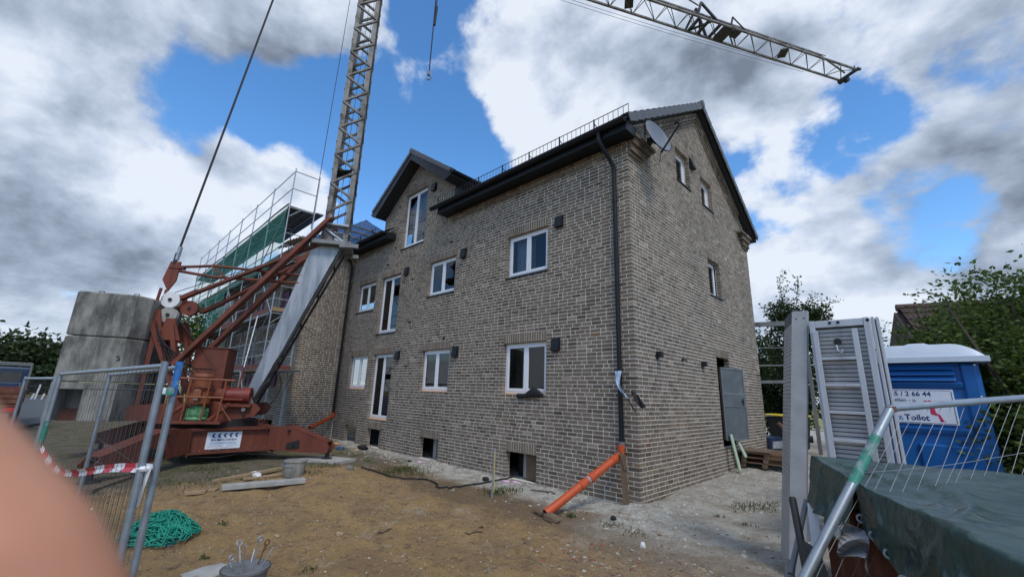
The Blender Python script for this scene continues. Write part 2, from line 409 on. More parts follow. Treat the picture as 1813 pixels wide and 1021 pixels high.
def crease(m, scales=((3.1, .034), (8.0, .015)), strength=.9):
    t = m.node_tree; b = next(n for n in t.nodes if n.type == 'BSDF_PRINCIPLED'); g = t.nodes.new('ShaderNodeNewGeometry'); last = None
    for sc_, dist in scales:
        no = t.nodes.new('ShaderNodeTexNoise'); no.inputs['Scale'].default_value = sc_*.8; no.inputs['Detail'].default_value = 3; t.links.new(g.outputs['Position'], no.inputs['Vector'])
        ad = t.nodes.new('ShaderNodeVectorMath'); ad.operation = 'MULTIPLY_ADD'; t.links.new(no.outputs['Color'], ad.inputs[0]); ad.inputs[1].default_value = (.25, .25, .25); t.links.new(g.outputs['Position'], ad.inputs[2])
        vo = t.nodes.new('ShaderNodeTexVoronoi'); vo.feature = 'F1'; vo.inputs['Scale'].default_value = sc_; t.links.new(ad.outputs[0], vo.inputs['Vector'])
        bp = t.nodes.new('ShaderNodeBump'); bp.inputs['Strength'].default_value = strength; bp.inputs['Distance'].default_value = dist; t.links.new(vo.outputs['Distance'], bp.inputs['Height'])
        if last: t.links.new(last.outputs[0], bp.inputs['Normal'])
        last = bp
    t.links.new(last.outputs[0], b.inputs['Normal'])
crease(MT['tarp'])
crease(MT['blue_foil'], ((1.2, .06), (4, .03)), .6)
def glass_mat():
    m = bpy.data.materials.new('window_glass'); m.use_nodes = True
    t = m.node_tree; t.nodes.clear()
    out = t.nodes.new('ShaderNodeOutputMaterial'); mix = t.nodes.new('ShaderNodeMixShader')
    tr = t.nodes.new('ShaderNodeBsdfTransparent'); tr.inputs[0].default_value = (.5, .55, .57, 1)
    gl = t.nodes.new('ShaderNodeBsdfGlossy'); gl.inputs['Roughness'].default_value = .01; gl.inputs[0].default_value = (.92, .95, 1, 1)
    fr = t.nodes.new('ShaderNodeFresnel'); fr.inputs[0].default_value = 1.55
    t.links.new(fr.outputs[0], mix.inputs[0]); t.links.new(tr.outputs[0], mix.inputs[1]); t.links.new(gl.outputs[0], mix.inputs[2]); t.links.new(mix.outputs[0], out.inputs[0])
    MT['glass'] = m
glass_mat()
def leaf_mat(name, c0, c1, trans=.35):
    m = bpy.data.materials.new(name); m.use_nodes = True
    t = m.node_tree; t.nodes.clear()
    out = t.nodes.new('ShaderNodeOutputMaterial'); mix = t.nodes.new('ShaderNodeMixShader'); mix.inputs[0].default_value = trans
    at = t.nodes.new('ShaderNodeAttribute'); at.attribute_name = 'bc'
    cr = t.nodes.new('ShaderNodeMix'); cr.data_type = 'RGBA'; t.links.new(at.outputs['Fac'], cr.inputs[0]); cr.inputs[6].default_value = (*c0, 1); cr.inputs[7].default_value = (*c1, 1)
    b = t.nodes.new('ShaderNodeBsdfPrincipled'); b.inputs['Roughness'].default_value = .5; b.inputs['Specular IOR Level'].default_value = .35
    tl = t.nodes.new('ShaderNodeBsdfTranslucent')
    t.links.new(cr.outputs[2], b.inputs['Base Color']); t.links.new(cr.outputs[2], tl.inputs[0])
    t.links.new(b.outputs[0], mix.inputs[1]); t.links.new(tl.outputs[0], mix.inputs[2]); t.links.new(mix.outputs[0], out.inputs[0])
    MT[name] = m
leaf_mat('leaf_hedge', (.022, .052, .010), (.15, .21, .035))
leaf_mat('leaf_dark', (.016, .034, .010), (.062, .095, .026))
leaf_mat('leaf_far', (.018, .034, .010), (.065, .095, .025), .2)
leaf_mat('leaf_weed', (.05, .07, .02), (.13, .15, .05))
def net_mat():
    m = bpy.data.materials.new('green_net'); m.use_nodes = True
    t = m.node_tree; t.nodes.clear()
    out = t.nodes.new('ShaderNodeOutputMaterial'); mix = t.nodes.new('ShaderNodeMixShader'); mix.inputs[0].default_value = .33
    tr = t.nodes.new('ShaderNodeBsdfTransparent'); b = t.nodes.new('ShaderNodeBsdfPrincipled'); b.inputs['Base Color'].default_value = (.02, .27, .18, 1); b.inputs['Roughness'].default_value = .7
    t.links.new(tr.outputs[0], mix.inputs[1]); t.links.new(b.outputs[0], mix.inputs[2]); t.links.new(mix.outputs[0], out.inputs[0])
    MT['net'] = m
net_mat()
# ================================================================== GROUND
def sstep(a, b, x):
    t = min(1, max(0, (x-a)/(b-a))); return t*t*(3-2*t)
def g0(x, y):
    """smooth ground level"""
    z = -0.09 + .37*sstep(.5, 9, y)*sstep(-3, 0.5, x) + .09*sstep(-5.5, -8, y)*sstep(-2, 2, x) + .13*sstep(-3.5, -.5, y)*sstep(1.2, 3.5, x)
    z += .17*math.exp(-((x+5.6)/1.7)**2-((y+3.1)/.75)**2)
    z += .08*math.exp(-((x-.1)/.5)**2-((y+.1)/.45)**2)            # sand banked up at the house corner
    z += .10*math.exp(-((x-.35)/.45)**2)*sstep(.3, 1.5, y)*sstep(4, 2, y)
    return z
def ground_z(x, y):
    z = g0(x, y)
    near = 1.0 if (-14 < x < 8 and -10 < y < 12) else .3
    q = mnoise.fractal(Vector((x*.9, y*.9, 3.3)), 1.0, 2.0, 5)*.036
    q += mnoise.fractal(Vector((x*4.2, y*4.2, 1.1)), .9, 2.1, 4)*.017
    if near == 1.0:
        for off, w in ((-4.1, .16), (-5.35, .16)):          # shallow wheel ruts across the yard
            d = y-(off+.10*x+.12*math.sin(x*.8)); q += (-.030*math.exp(-(d/w)**2)+.018*math.exp(-((abs(d)-.26)/.09)**2))*(1 if -7 < x < 3.6 else 0)
        q += max(0, mnoise.noise(Vector((x*9, y*9, 7.7)))-.25)*.05
    return z + q*near
def steps(lo, hi, st, ext, grow=1.18):
    a = list(np.arange(lo, hi+st/2, st)); s = st; p = hi
    while p < ext: s *= grow; p += s; a.append(p)
    s = st; p = lo; b = []
    while p > -ext: s *= grow; p -= s; b.append(p)
    return b[::-1]+a
gx = steps(-9.5, 4.8, .065, 900, 1.16); gy = steps(-7.6, 3.2, .065, 900, 1.16)
gv = [(x, y, ground_z(x, y)) for y in gy for x in gx]
nx_ = len(gx)
gf = [(j*nx_+i, j*nx_+i+1, (j+1)*nx_+i+1, (j+1)*nx_+i) for j in range(len(gy)-1) for i in range(nx_-1)]
me = bpy.data.meshes.new('ground'); me.from_pydata(gv, [], gf)
me.polygons.foreach_set('use_smooth', [True]*len(me.polygons))
ground = bpy.data.objects.new('ground', me); COL.objects.link(ground); ground['kind'] = 'structure'
def ground_mat():
    m = bpy.data.materials.new('earth'); m.use_nodes = True; t = m.node_tree; t.nodes.clear()
    def n(k, **kw):
        q = t.nodes.new(k)
        for a, b in kw.items(): setattr(q, a, b)
        return q
    K = t.links.new
    out = n('ShaderNodeOutputMaterial'); b = n('ShaderNodeBsdfPrincipled'); K(b.outputs[0], out.inputs[0])
    g = n('ShaderNodeNewGeometry'); P = g.outputs['Position']; s = n('ShaderNodeSeparateXYZ'); K(P, s.inputs[0])
    def noi(sc, det=8, ro=.6, off=None):
        q = n('ShaderNodeTexNoise'); q.inputs['Scale'].default_value = sc; q.inputs['Detail'].default_value = det; q.inputs['Roughness'].default_value = ro
        if off:
            a = n('ShaderNodeVectorMath', operation='ADD'); K(P, a.inputs[0]); a.inputs[1].default_value = off; K(a.outputs[0], q.inputs['Vector'])
        else: K(P, q.inputs['Vector'])
        return q.outputs[0]
    def ma(op, a, c=None, cl=False):
        q = n('ShaderNodeMath', operation=op, use_clamp=cl)
        for i, v in enumerate((a, c)):
            if v is None: continue
            if isinstance(v, (int, float)): q.inputs[i].default_value = v
            else: K(v, q.inputs[i])
        return q.outputs[0]
    def ss(v, lo, hi):
        q = n('ShaderNodeMapRange', interpolation_type='SMOOTHSTEP'); K(v, q.inputs[0]); q.inputs[1].default_value = lo; q.inputs[2].default_value = hi; return q.outputs[0]
    def mix(f, a, c):
        q = n('ShaderNodeMix', data_type='RGBA'); K(f, q.inputs[0])
        for i, v in ((6, a), (7, c)):
            if isinstance(v, tuple): q.inputs[i].default_value = (*v, 1)
            else: K(v, q.inputs[i])
        return q.outputs[2]
    nz = ma('SUBTRACT', noi(1.1, 6, .65), .5); nzf = ma('SUBTRACT', noi(5, 6, .7, (4, 2, 1)), .5)
    wob = ma('ADD', ma('MULTIPLY', nz, 2.6), ma('MULTIPLY', nzf, .9))
    X, Y = s.outputs[0], s.outputs[1]
    # ochre sandy loam of the yard, mottled
    col = mix(ss(noi(1.7, 9, .7), .42, .62), (0.443, 0.286, 0.126), (0.337, 0.218, 0.109))
    col = mix(ss(noi(7, 8, .75, (9, 1, 3)), .5, .68), col, (0.188, 0.127, 0.077))
    col = mix(ss(noi(2.6, 9, .8, (3, 7, 2)), .56, .72), col, (0.519, 0.442, 0.300))
    # darker soil strip next to the grey sand
    strip = ma('MULTIPLY', ss(ma('ADD', Y, ma('MULTIPLY', wob, .6)), -2.6, -2.0), ss(ma('ADD', Y, ma('MULTIPLY', wob, .5)), -.9, -1.3))
    col = mix(ma('MULTIPLY', strip, .75), col, (0.179, 0.129, 0.081))
    # pale grey mortar sand lying along the walls
    wx = ma('ADD', X, ma('MULTIPLY', wob, .8)); wy = ma('ADD', Y, ma('MULTIPLY', wob, .55))
    front = ma('MULTIPLY', ss(wy, -1.5, -.75), ss(ma('ABSOLUTE', ma('ADD', X, 6.0)), 9, 7))
    side = ma('MULTIPLY', ss(wy, -2.4, -1.0), ss(wx, -1.0, .4))
    grey = ma('MAXIMUM', front, side)
    greycol = mix(ss(noi(3.3, 8, .7, (1, 5, 8)), .4, .62), (0.600, 0.596, 0.521), (0.398, 0.351, 0.285))
    greycol = mix(ss(noi(9, 7, .75, (5, 5, 5)), .55, .7), greycol, (0.285, 0.237, 0.179))
    col = mix(grey, col, greycol)
    # greyer trodden ground to the right foreground
    rg = ma('MULTIPLY', ss(ma('ADD', X, ma('MULTIPLY', Y, .45)), -1.4, 1.6), .85)
    col = mix(ma('MULTIPLY', rg, ma('SUBTRACT', 1.0, ma('MULTIPLY', grey, .7))), col, mix(ss(noi(4, 9, .8, (2, 2, 7)), .4, .65), (0.445, 0.361, 0.266), (0.255, 0.199, 0.141)))
    col = mix(ma('MULTIPLY', ss(noi(.9, 9, .75, (6, 2, 4)), .56, .70), .55), col, (.50, .44, .35))
    # dull grey-brown soil with moss round the crane
    cz = ma('MULTIPLY', ss(ma('ADD', X, ma('MULTIPLY', wob, .7)), -5.9, -7.2), ss(wy, .3, -1.2))
    soil = mix(ss(noi(2.2, 8, .75, (7, 3, 1)), .45, .6), (0.199, 0.161, 0.114), (0.103, 0.114, 0.047))
    col = mix(cz, col, soil)
    # far land: grass
    far = ss(ma('SQRT', ma('ADD', ma('MULTIPLY', X, X), ma('MULTIPLY', Y, Y))), 30, 40)
    col = mix(far, col, mix(ss(noi(.3, 6), .4, .6), (0.228, 0.228, 0.076), (0.323, 0.285, 0.114)))
    # grain
    gr = noi(55, 4, .8, (2, 1, 9)); gm = n('ShaderNodeMapRange'); K(gr, gm.inputs[0]); gm.inputs[1].default_value = .3; gm.inputs[2].default_value = .7; gm.inputs[3].default_value = .62; gm.inputs[4].default_value = 1.42
    cb = n('ShaderNodeCombineXYZ'); [K(gm.outputs[0], cb.inputs[i]) for i in range(3)]
    mu = n('ShaderNodeMix', data_type='RGBA', blend_type='MULTIPLY'); mu.inputs[0].default_value = 1; K(col, mu.inputs[6]); K(cb.outputs[0], mu.inputs[7])
    K(mu.outputs[2], b.inputs['Base Color']); b.inputs['Roughness'].default_value = .97; b.inputs['Specular IOR Level'].default_value = .2
    h = ma('ADD', ma('MULTIPLY', noi(22, 8, .75), 1.0), ma('MULTIPLY', noi(90, 5, .7), .35))
    bp = n('ShaderNodeBump'); bp.inputs['Strength'].default_value = 1.0; bp.inputs['Distance'].default_value = .06; K(h, bp.inputs['Height']); K(bp.outputs[0], b.inputs['Normal'])
    return m
ground.data.materials.append(ground_mat())
# ================================================================== BRICKWORK
CH, JT = 1/12.0, 0.016
class Wall:
    """O + u*U + p*N + z ; u along the wall, p proud of the mortar face"""
    def __init__(s, O, U, Nn): s.O = V(*O); s.U = V(*U); s.N = V(*Nn)
    def P(s, u, z, p=0.0): return s.O+s.U*u+s.N*p+V(0, 0, z)
BR = {}     # house name -> list of bricks (8 corners, colour)
def brick(lst, w, u0, u1, z0, z1, p, depth, jit=.0018):
    j = lambda: rnd.uniform(-jit, jit)
    vs = []
    for z in (z0, z1):
        for u, q in ((u0, p), (u1, p), (u1, -depth), (u0, -depth)):
            vs.append(w.P(u+j(), z+j(), q+(j() if q == p else 0)))
    lst.append((np.array(vs), rnd.random()))
def lay(lst, w, u0, u1, k0, k1, holes, rng=None, lo_corner=None, hi_corner=None, headers=.24):
    """running bond without pattern: random stretchers and headers; holes = (ua,ub,za,zb)"""
    for k in range(k0, k1):
        z0 = k*CH+JT/2; z1 = (k+1)*CH-JT/2; zm = (z0+z1)/2
        a, b = u0, u1; ea = eb = 'free'
        if rng:
            q = rng(z1)
            if q is None: continue
            a, b = max(a, q[0]), min(b, q[1])
        even = k % 2 == 0
        if lo_corner and a == u0: a = u0+(0 if lo_corner(k) == 'own' else .115+JT); ea = 'own' if lo_corner(k) == 'own' else 'free'
        if hi_corner and b == u1: b = u1-(0 if hi_corner(k) == 'own' else .115+JT); eb = 'own' if hi_corner(k) == 'own' else 'free'
        iv = [(a, b, ea, eb)]
        for h in holes:
            if h[2]-1e-4 < zm < h[3]+1e-4:
                nv = []
                for (p, q, e0, e1) in iv:
                    if h[1] <= p or h[0] >= q: nv.append((p, q, e0, e1)); continue
                    if h[0]-p > .03: nv.append((p, h[0], e0, 'jamb' if len(h) < 5 else 'free'))
                    if q-h[1] > .03: nv.append((h[1], q, 'jamb' if len(h) < 5 else 'free', e1))
                iv = nv
        for (p, q, e0, e1) in iv:
            if q-p < .05: continue
            Ls = []; tot = 0.0
            first = .24 if (e0 == 'own' or (e0 == 'jamb' and even)) else (.115 if e0 == 'jamb' else rnd.choice((.24, .115, .24, .17)))
            last = .24 if (e1 == 'own' or (e1 == 'jamb' and even)) else (.115 if e1 == 'jamb' else 0)
            Ls = [first]; tot = first+JT
            while tot < (q-p)-(last+JT if last else 0)-.06:
                l = .115 if rnd.random() < headers else .24
                if len(Ls) > 1 and Ls[-1] == .115 and rnd.random() < .6: l = .24
                Ls.append(l); tot += l+JT
            if last: Ls.append(last); tot += last+JT
            tot -= JT
            net = (q-p)-JT*(len(Ls)-1)
            sc = net/sum(Ls)
            u = p
            for i, l in enumerate(Ls):
                l2 = l*sc
                corner = (i == 0 and e0 in ('own', 'jamb')) or (i == len(Ls)-1 and e1 in ('own', 'jamb'))
                xa_ = .004 if (i == 0 and e0 == 'own') else 0; xb_ = .004 if (i == len(Ls)-1 and e1 == 'own') else 0
                brick(lst, w, u-xa_, u+l2+xb_, z0, z1,   .0025+rnd.uniform(0, .003), .115 if corner else .02)
                u += l2+JT
def soldiers(w, u0, u1, z0, z1, p=.004):
    m = MB(); n = max(2, round((u1-u0)/.0815)); st = (u1-u0)/n
    for i in range(n):
        lst = []
        brick(lst, w, u0+i*st+JT/2*.8, u0+(i+1)*st-JT/2*.8, z0+.004, z1-JT/2, p+rnd.uniform(-.002, .003), .115)
        m.add(lst[0][0], BRF, lst[0][1]*.45+.52)
    return m
BRF = [(0, 1, 5, 4), (1, 2, 6, 5), (3, 0, 4, 7), (4, 5, 6, 7), (0, 3, 2, 1)]
def mortar_sheet(m, w, u0, u1, z0, z1, holes, depth=.13, grow=.006, topf=None):
    us = sorted({u0, u1, *[max(u0, min(u1, h[0]-grow)) for h in holes], *[max(u0, min(u1, h[1]+grow)) for h in holes]})
    zs = sorted({z0, z1, *[h[2]-grow for h in holes if z0 < h[2] < z1], *[h[3]+grow for h in holes if z0 < h[3] < z1]})
    for i in range(len(us)-1):
        for j in range(len(zs)-1):
            uc, zc_ = (us[i]+us[i+1])/2, (zs[j]+zs[j+1])/2
            if any(h[0]-grow < uc < h[1]+grow and h[2]-grow < zc_ < h[3]+grow for h in holes): continue
            m.add([w.P(us[i], zs[j]), w.P(us[i+1], zs[j]), w.P(us[i+1], zs[j+1]), w.P(us[i], zs[j+1])], [(0, 1, 2, 3)])
            m.add([w.P(us[i], zs[j], -depth), w.P(us[i+1], zs[j], -depth), w.P(us[i+1], zs[j+1], -depth), w.P(us[i], zs[j+1], -depth)], [(3, 2, 1, 0)])
    for h in holes:
        a, b, c, d = h[0]-grow, h[1]+grow, max(h[2]-grow, z0), h[3]+grow
        q = [(a, c), (b, c), (b, d), (a, d)]
        for i in range(4):
            (ua, za), (ub, zb) = q[i], q[(i+1) % 4]
            m.add([w.P(ua, za), w.P(ub, zb), w.P(ub, zb, -depth), w.P(ua, za, -depth)], [(0, 1, 2, 3)])

def window(root, w, h, inset=.10, two=True, sill='metal', door=False, pane_mat='glass', extra=None, split=.5):
    u0, u1, z0, z1 = h
    fwid, t = .065, .07
    m = MB()
    def rail(a, b, c, d, q0, q1):
        p = [w.P(a, c, q0), w.P(b, c, q0), w.P(b, c, q1), w.P(a, c, q1), w.P(a, d, q0), w.P(b, d, q0), w.P(b, d, q1), w.P(a, d, q1)]
        m.hexa(p)
    q0, q1 = -inset-t, -inset
    zb = z0+.015
    rail(u0, u0+fwid, zb, z1, q0, q1); rail(u1-fwid, u1, zb, z1, q0, q1)
    rail(u0+fwid, u1-fwid, zb, zb+fwid, q0, q1); rail(u0+fwid, u1-fwid, z1-fwid, z1, q0, q1)
    panes = []
    cw = .07
    if two:
        um = u0+(u1-u0)*split
        sash = [(u0+fwid-.012, um), (um, u1-fwid+.012)]
    else: sash = [(u0+fwid-.012, u1-fwid+.012)]
    for (a, b) in sash:
        c, d = zb+fwid-.012, z1-fwid+.012
        a += .003; b -= .003
        s0, s1 = q1-.03, q1+.014
        rail(a, a+cw, c, d, s0, s1); rail(b-cw, b, c, d, s0, s1); rail(a+cw, b-cw, c, c+cw, s0, s1); rail(a+cw, b-cw, d-cw, d, s0, s1)
        panes.append((a+cw, b-cw, c+cw, d-cw))
    o = m.build('window', MT['pvc'], root, bevel=.004)
    for (a, b, c, d) in panes:
        g = MB(); p = -inset-.012
        g.add([w.P(a, c, p), w.P(b, c, p), w.P(b, d, p), w.P(a, d, p)], [(0, 1, 2, 3)])
        g.build('pane', MT[pane_mat], o, fixn=False)
    if two:                                     # handle
        hm = MB(); um = (sash[0][1]+.05); zc_ = (z0+z1)/2
    if sill == 'metal':
        s = MB(); s.hexa([w.P(u0-.02, z0-.03, -inset), w.P(u1+.02, z0-.03, -inset), w.P(u1+.02, z0-.03, .035), w.P(u0-.02, z0-.03, .035), w.P(u0-.02, z0+.012, -inset), w.P(u1+.02, z0+.012, -inset), w.P(u1+.02, z0-.004, .035), w.P(u0-.02, z0-.004, .035)])
        s.build('sill', MT['anthracite'], o)
    elif sill == 'foam':
        s = MB(); s.hexa([w.P(u0+.02, z0-.045, -inset-.05), w.P(u1-.02, z0-.045, -inset-.05), w.P(u1-.02, z0-.045, -.012), w.P(u0+.02, z0-.045, -.012), w.P(u0+.02, z0+.014, -inset-.05), w.P(u1-.02, z0+.014, -inset-.05), w.P(u1-.02, z0+.01, -.012), w.P(u0+.02, z0+.01, -.012)])
        s.build('sill_foam', MT['orange_foam'], o)
    return o

# ------------------------------------------------------------------ the apartment house
LF, WD = 13.30, 8.50                       # front length, gable depth
house = thing('apartment_house', 'new grey-brown brick apartment house with black gutters, white windows and a front gable', 'house', (0, 0, -.1))
wf = Wall((0, 0, 0), (1, 0, 0), (0, -1, 0))       # u = X (negative)
ws = Wall((0, 0, 0), (0, 1, 0), (1, 0, 0))        # u = Y
Z1a, Z1b, Z2a, Z2b = 22*CH, 37*CH, 58*CH, 72*CH
XR, XM, XS, XDR = (-3.70, -2.27), (-7.40, -5.97), (-12.43, -11.0), (-10.55, -9.20)
win_f = [(*XR, Z1a, Z1b), (*XR, Z2a, Z2b), (*XM, Z1a, Z1b), (*XM, Z2a, Z2b), (*XS, Z1a, Z1b), (*XS, Z2a, Z2b)]
door_f = [(*XDR, 10*CH, Z1b), (*XDR, 46*CH, Z2b), (-9.35, -7.91, 83*CH, 109*CH)]
base_f = [(-12.20, -11.30, -1*CH, 6*CH), (-10.42, -9.50, -1*CH, 6*CH), (-7.15, -6.23, -1*CH, 6*CH), (-3.48, -2.52, -1*CH, 6*CH)]
open_f = win_f+door_f+base_f
lint_f = [(h[0], h[1], h[3], h[3]+3*CH) for h in open_f]
win_s = [(2.66, 3.54, 91*CH, 103*CH), (4.40, 5.28, 90*CH, 101*CH), (4.45, 5.37, 57*CH, 70*CH)]
door_s = [(4.48, 5.46, 8*CH, 36*CH)]
open_s = win_s+door_s
lint_s = [(h[0], h[1], h[3], h[3]+3*CH) for h in open_s]
RIDGE_Y, RIDGE_Z, EAVE_Z, EAVE_Y, OX = 4.25, 10.68, 7.68, -.45, .32
slope = (RIDGE_Z-EAVE_Z)/(RIDGE_Y-EAVE_Y)
rt_ = lambda y: RIDGE_Z-slope*abs(y-RIDGE_Y)            # roof top surface
und = lambda y: rt_(y)-.20                              # underside
DC, DHW, DAP, DEV = -8.55, 2.57, 10.50, 8.79            # dormer gable: centre, half width to the verge tip, apex, tip height
dsl = (DAP-DEV)/DHW
def rng_side(z):
    hw = (RIDGE_Z-.20-z)/slope
    if hw < .25: return None
    return (max(0, RIDGE_Y-hw), min(WD, RIDGE_Y+hw))
def rng_dorm(z):
    hw = min(2.26, (DAP-.22-z)/dsl)
    if hw < .2: return None
    return (DC-hw, DC+hw)
FK = 86                                    # frieze starts at this course on the front
lst = []
own_f = lambda k: 'own' if k % 2 == 0 else 'other'
own_s = lambda k: 'own' if k % 2 else 'other'
lay(lst, wf, -LF, 0.0, -4, FK, open_f+[(*h, 'l') for h in lint_f], hi_corner=own_f)
lay(lst, ws, 0.0, WD, -4, 127, open_s+[(*h, 'l') for h in lint_s], rng=rng_side, lo_corner=own_s)
lay(lst, wf, DC-2.26, DC+2.26, FK, 123, [open_f[8], (*lint_f[8], 'l')], rng=rng_dorm)
# corbelled frieze under the front eaves (both sides of the gable)
def frieze(u0, u1):
    for k, pr in ((FK, .022), (FK+1, .012), (FK+2, .045), (FK+3, .03), (FK+4, .03)):
        z0, z1 = k*CH+JT/2, (k+1)*CH-JT/2; u = u0
        while u < u1-.03:
            l = .115 if k in (FK, FK+2) else rnd.choice((.24, .24, .115))
            l = min(l, u1-u); brick(lst, wf, u, u+l, z0, z1, pr+rnd.uniform(-.002, .002), .02); u += l+JT
frieze(DC+2.26, 0.0); frieze(-LF, DC-2.26)
# consoles at both gable corners: three courses stepping out and getting longer upwards
for i, (k, pr, ln) in enumerate(((FK-1, .05, .58), (FK, .10, .66), (FK+1, .10, .70), (FK+2, .15, .84), (FK+3, .15, .9), (FK+4, .20, 1.05))):
    z0, z1 = k*CH+JT/2, (k+1)*CH-JT/2
    for far in (0, 1):
        u = 0.0
        while u < ln-.03:
            l = min(rnd.choice((.24, .115, .24)), ln-u); a, b_ = (u, u+l) if not far else (WD-u-l, WD-u)
            brick(lst, ws, a, b_, z0, z1, pr+rnd.uniform(-.003, .003), .02); u += l+JT
# stepped bands following the gable slope
def rake(w, cu, apex, sl, hw, drop0):
    ang = math.atan(sl); c, s_ = math.cos(ang), math.sin(ang)
    for row in range(4):
        dp = drop0+row*.085; pr = (.105, .08, .052, .026)[row]
        for sgn in (-1, 1):
            L_ = hw/c-.15; d = .02
            while d < L_:
                l = rnd.choice((.24, .115, .24)) if row % 2 else .115
                l = min(l, L_-d)
                if l < .04: break
                def pt(dd, off, q):
                    u = cu+sgn*(dd*c+(-off)*s_*0); z = apex-dd*s_-off/c
                    return w.P(u, z, q)
                q = pr+rnd.uniform(-.002, .002)
                vs = [pt(d, dp+.073, q), pt(d+l, dp+.073, q), pt(d+l, dp+.073, -.01), pt(d, dp+.073, -.01), pt(d, dp, q), pt(d+l, dp, q), pt(d+l, dp, -.01), pt(d, dp, -.01)]
                lst.append((np.array(vs), rnd.random())); d += l+JT
rake(ws, RIDGE_Y, RIDGE_Z-.20, slope, RIDGE_Y-.75, .02)
# mortar bodies
mf = MB(); mortar_sheet(mf, wf, -LF, 0, -.6, FK*CH+5*CH, open_f)
poly = [wf.P(DC-2.26, FK*CH+5*CH), wf.P(DC+2.26, FK*CH+5*CH)]
zt = DAP-.20
hz = lambda u: zt-dsl*abs(u-DC)
dh = (open_f[8][0]-.006, open_f[8][1]+.006, open_f[8][2]-.006, open_f[8][3]+.006)
zlo = FK*CH+5*CH
def strip(u0, u1, zb0):
    mf.add([wf.P(u0, zb0), wf.P(u1, zb0), wf.P(u1, hz(u1)), wf.P(u0, hz(u0))], [(0, 1, 2, 3)])
strip(DC-2.26, dh[0], zlo); strip(dh[0], DC, dh[3]); strip(DC, dh[1], dh[3]); strip(dh[1], DC+2.26, zlo)
wall_front = mf.build('wall', MT['mortar'], house, fixn=False, label='street-side brick wall with nine window openings')
ms = MB(); mortar_sheet(ms, ws, 0, WD, -.6, 7.0, [h for h in open_s if h[3] < 7])
hs_ = [(h[0]-.006, h[1]+.006, h[2]-.006, h[3]+.006) for h in win_s[:2]]
us = sorted({0, WD, RIDGE_Y, *[u for h in hs_ for u in h[:2]]})
gt = lambda u: und(u)+.02
for a, b in zip(us[:-1], us[1:]):
    c = (a+b)/2; hh = [h for h in hs_ if h[0] < c < h[1]]
    if hh:
        h = hh[0]
        ms.add([ws.P(a, 7.0), ws.P(b, 7.0), ws.P(b, h[2]), ws.P(a, h[2])], [(0, 1, 2, 3)])
        ms.add([ws.P(a, h[3]), ws.P(b, h[3]), ws.P(b, gt(b)), ws.P(a, gt(a))], [(0, 1, 2, 3)])
        q = [(h[0], h[2]), (h[1], h[2]), (h[1], h[3]), (h[0], h[3])]
    else: ms.add([ws.P(a, 7.0), ws.P(b, 7.0), ws.P(b, gt(b)), ws.P(a, gt(a))], [(0, 1, 2, 3)])
for h in hs_+[dh]:
    w_ = wf if h is dh else ws; m_ = mf if h is dh else ms
    if h is dh: continue
    q = [(h[0], h[2]), (h[1], h[2]), (h[1], h[3]), (h[0], h[3])]
    for i in range(4):
        (ua, za), (ub, zb) = q[i], q[(i+1) % 4]
        ms.add([ws.P(ua, za), ws.P(ub, zb), ws.P(ub, zb, -.17), ws.P(ua, za, -.17)], [(0, 1, 2, 3)])
wall_side = ms.build('wall', MT['mortar'], house, fixn=False, label='gable-end brick wall with three small windows and a door')
# rear and left walls, floors and a dark partition inside
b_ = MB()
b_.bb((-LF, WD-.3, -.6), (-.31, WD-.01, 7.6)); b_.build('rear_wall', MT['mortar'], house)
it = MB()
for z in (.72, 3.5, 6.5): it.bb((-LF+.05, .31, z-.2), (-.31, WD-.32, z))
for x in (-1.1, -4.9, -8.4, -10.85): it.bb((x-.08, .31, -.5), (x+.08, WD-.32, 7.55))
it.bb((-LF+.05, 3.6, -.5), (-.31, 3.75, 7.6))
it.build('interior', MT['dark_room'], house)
# dormer cheeks
dk = MB()
for sg in (-1, 1):
    x = DC+sg*2.24; dk = MB()
    dk.prism([(x, 0.02, 7.6), (x, 1.75, 8.55), (x, 1.75, 8.75), (x, 0.02, 8.78)], (.05, 0, 0))
    dk.build('dormer_cheek', MT['anthracite_matt'], house)
# ---- bricks: the 300 nearest ones singly, the rest joined
cam_d = lambda b: np.linalg.norm(b[0].mean(0)-CAM)
near = sorted(range(len(lst)), key=lambda i: cam_d(lst[i]))
ok = [i for i in near if abs(np.ptp(lst[i][0][:, 2])-.0675) < .01]
single = set(ok[:300])
joins = {0: MB(), 1: MB()}
um = bpy.data.meshes.new('brick')
bmv = [(x, y, z) for z in (-.5, .5) for x, y in ((-.5, -.5), (.5, -.5), (.5, .5), (-.5, .5))]
um.from_pydata(bmv, [], BOXF); um.materials.append(MT['brick_single'])
for i, (vs, c) in enumerate(lst):
    sidew = np.ptp(vs[:, 0]) < np.ptp(vs[:, 1]) if np.ptp(vs[:, :2]) else False
    isside = 1 if vs[:, 0].max() > .004 and not vs[:, 1].min() < -.004 or (vs[:, 0].max() > .004 and np.ptp(vs[:, 1]) > np.ptp(vs[:, 0])) else 0
    if i in single:
        c0 = vs.mean(0); sz = np.array([np.ptp(vs[:, k]) for k in range(3)])
        o = bpy.data.objects.new('brick', um); COL.objects.link(o)
        par = wall_side if isside else wall_front
        o.parent = par; o.location = tuple(c0-OFF[par.name]); o.scale = tuple(sz-.002)
        o.rotation_euler = (0, 0, 0)
    else: joins[isside].add(vs, BRF, c)
joins[0].build('brickwork', MT['brick_joined'], wall_front, attr=True, kind='stuff')
joins[1].build('brickwork', MT['brick_joined'], wall_side, attr=True, kind='stuff')
for h in lint_f: soldiers(wf, *h).build('lintel', MT['brick_joined'], house, attr=True)
for h in lint_s: soldiers(ws, *h).build('lintel', MT['brick_joined'], house, attr=True)
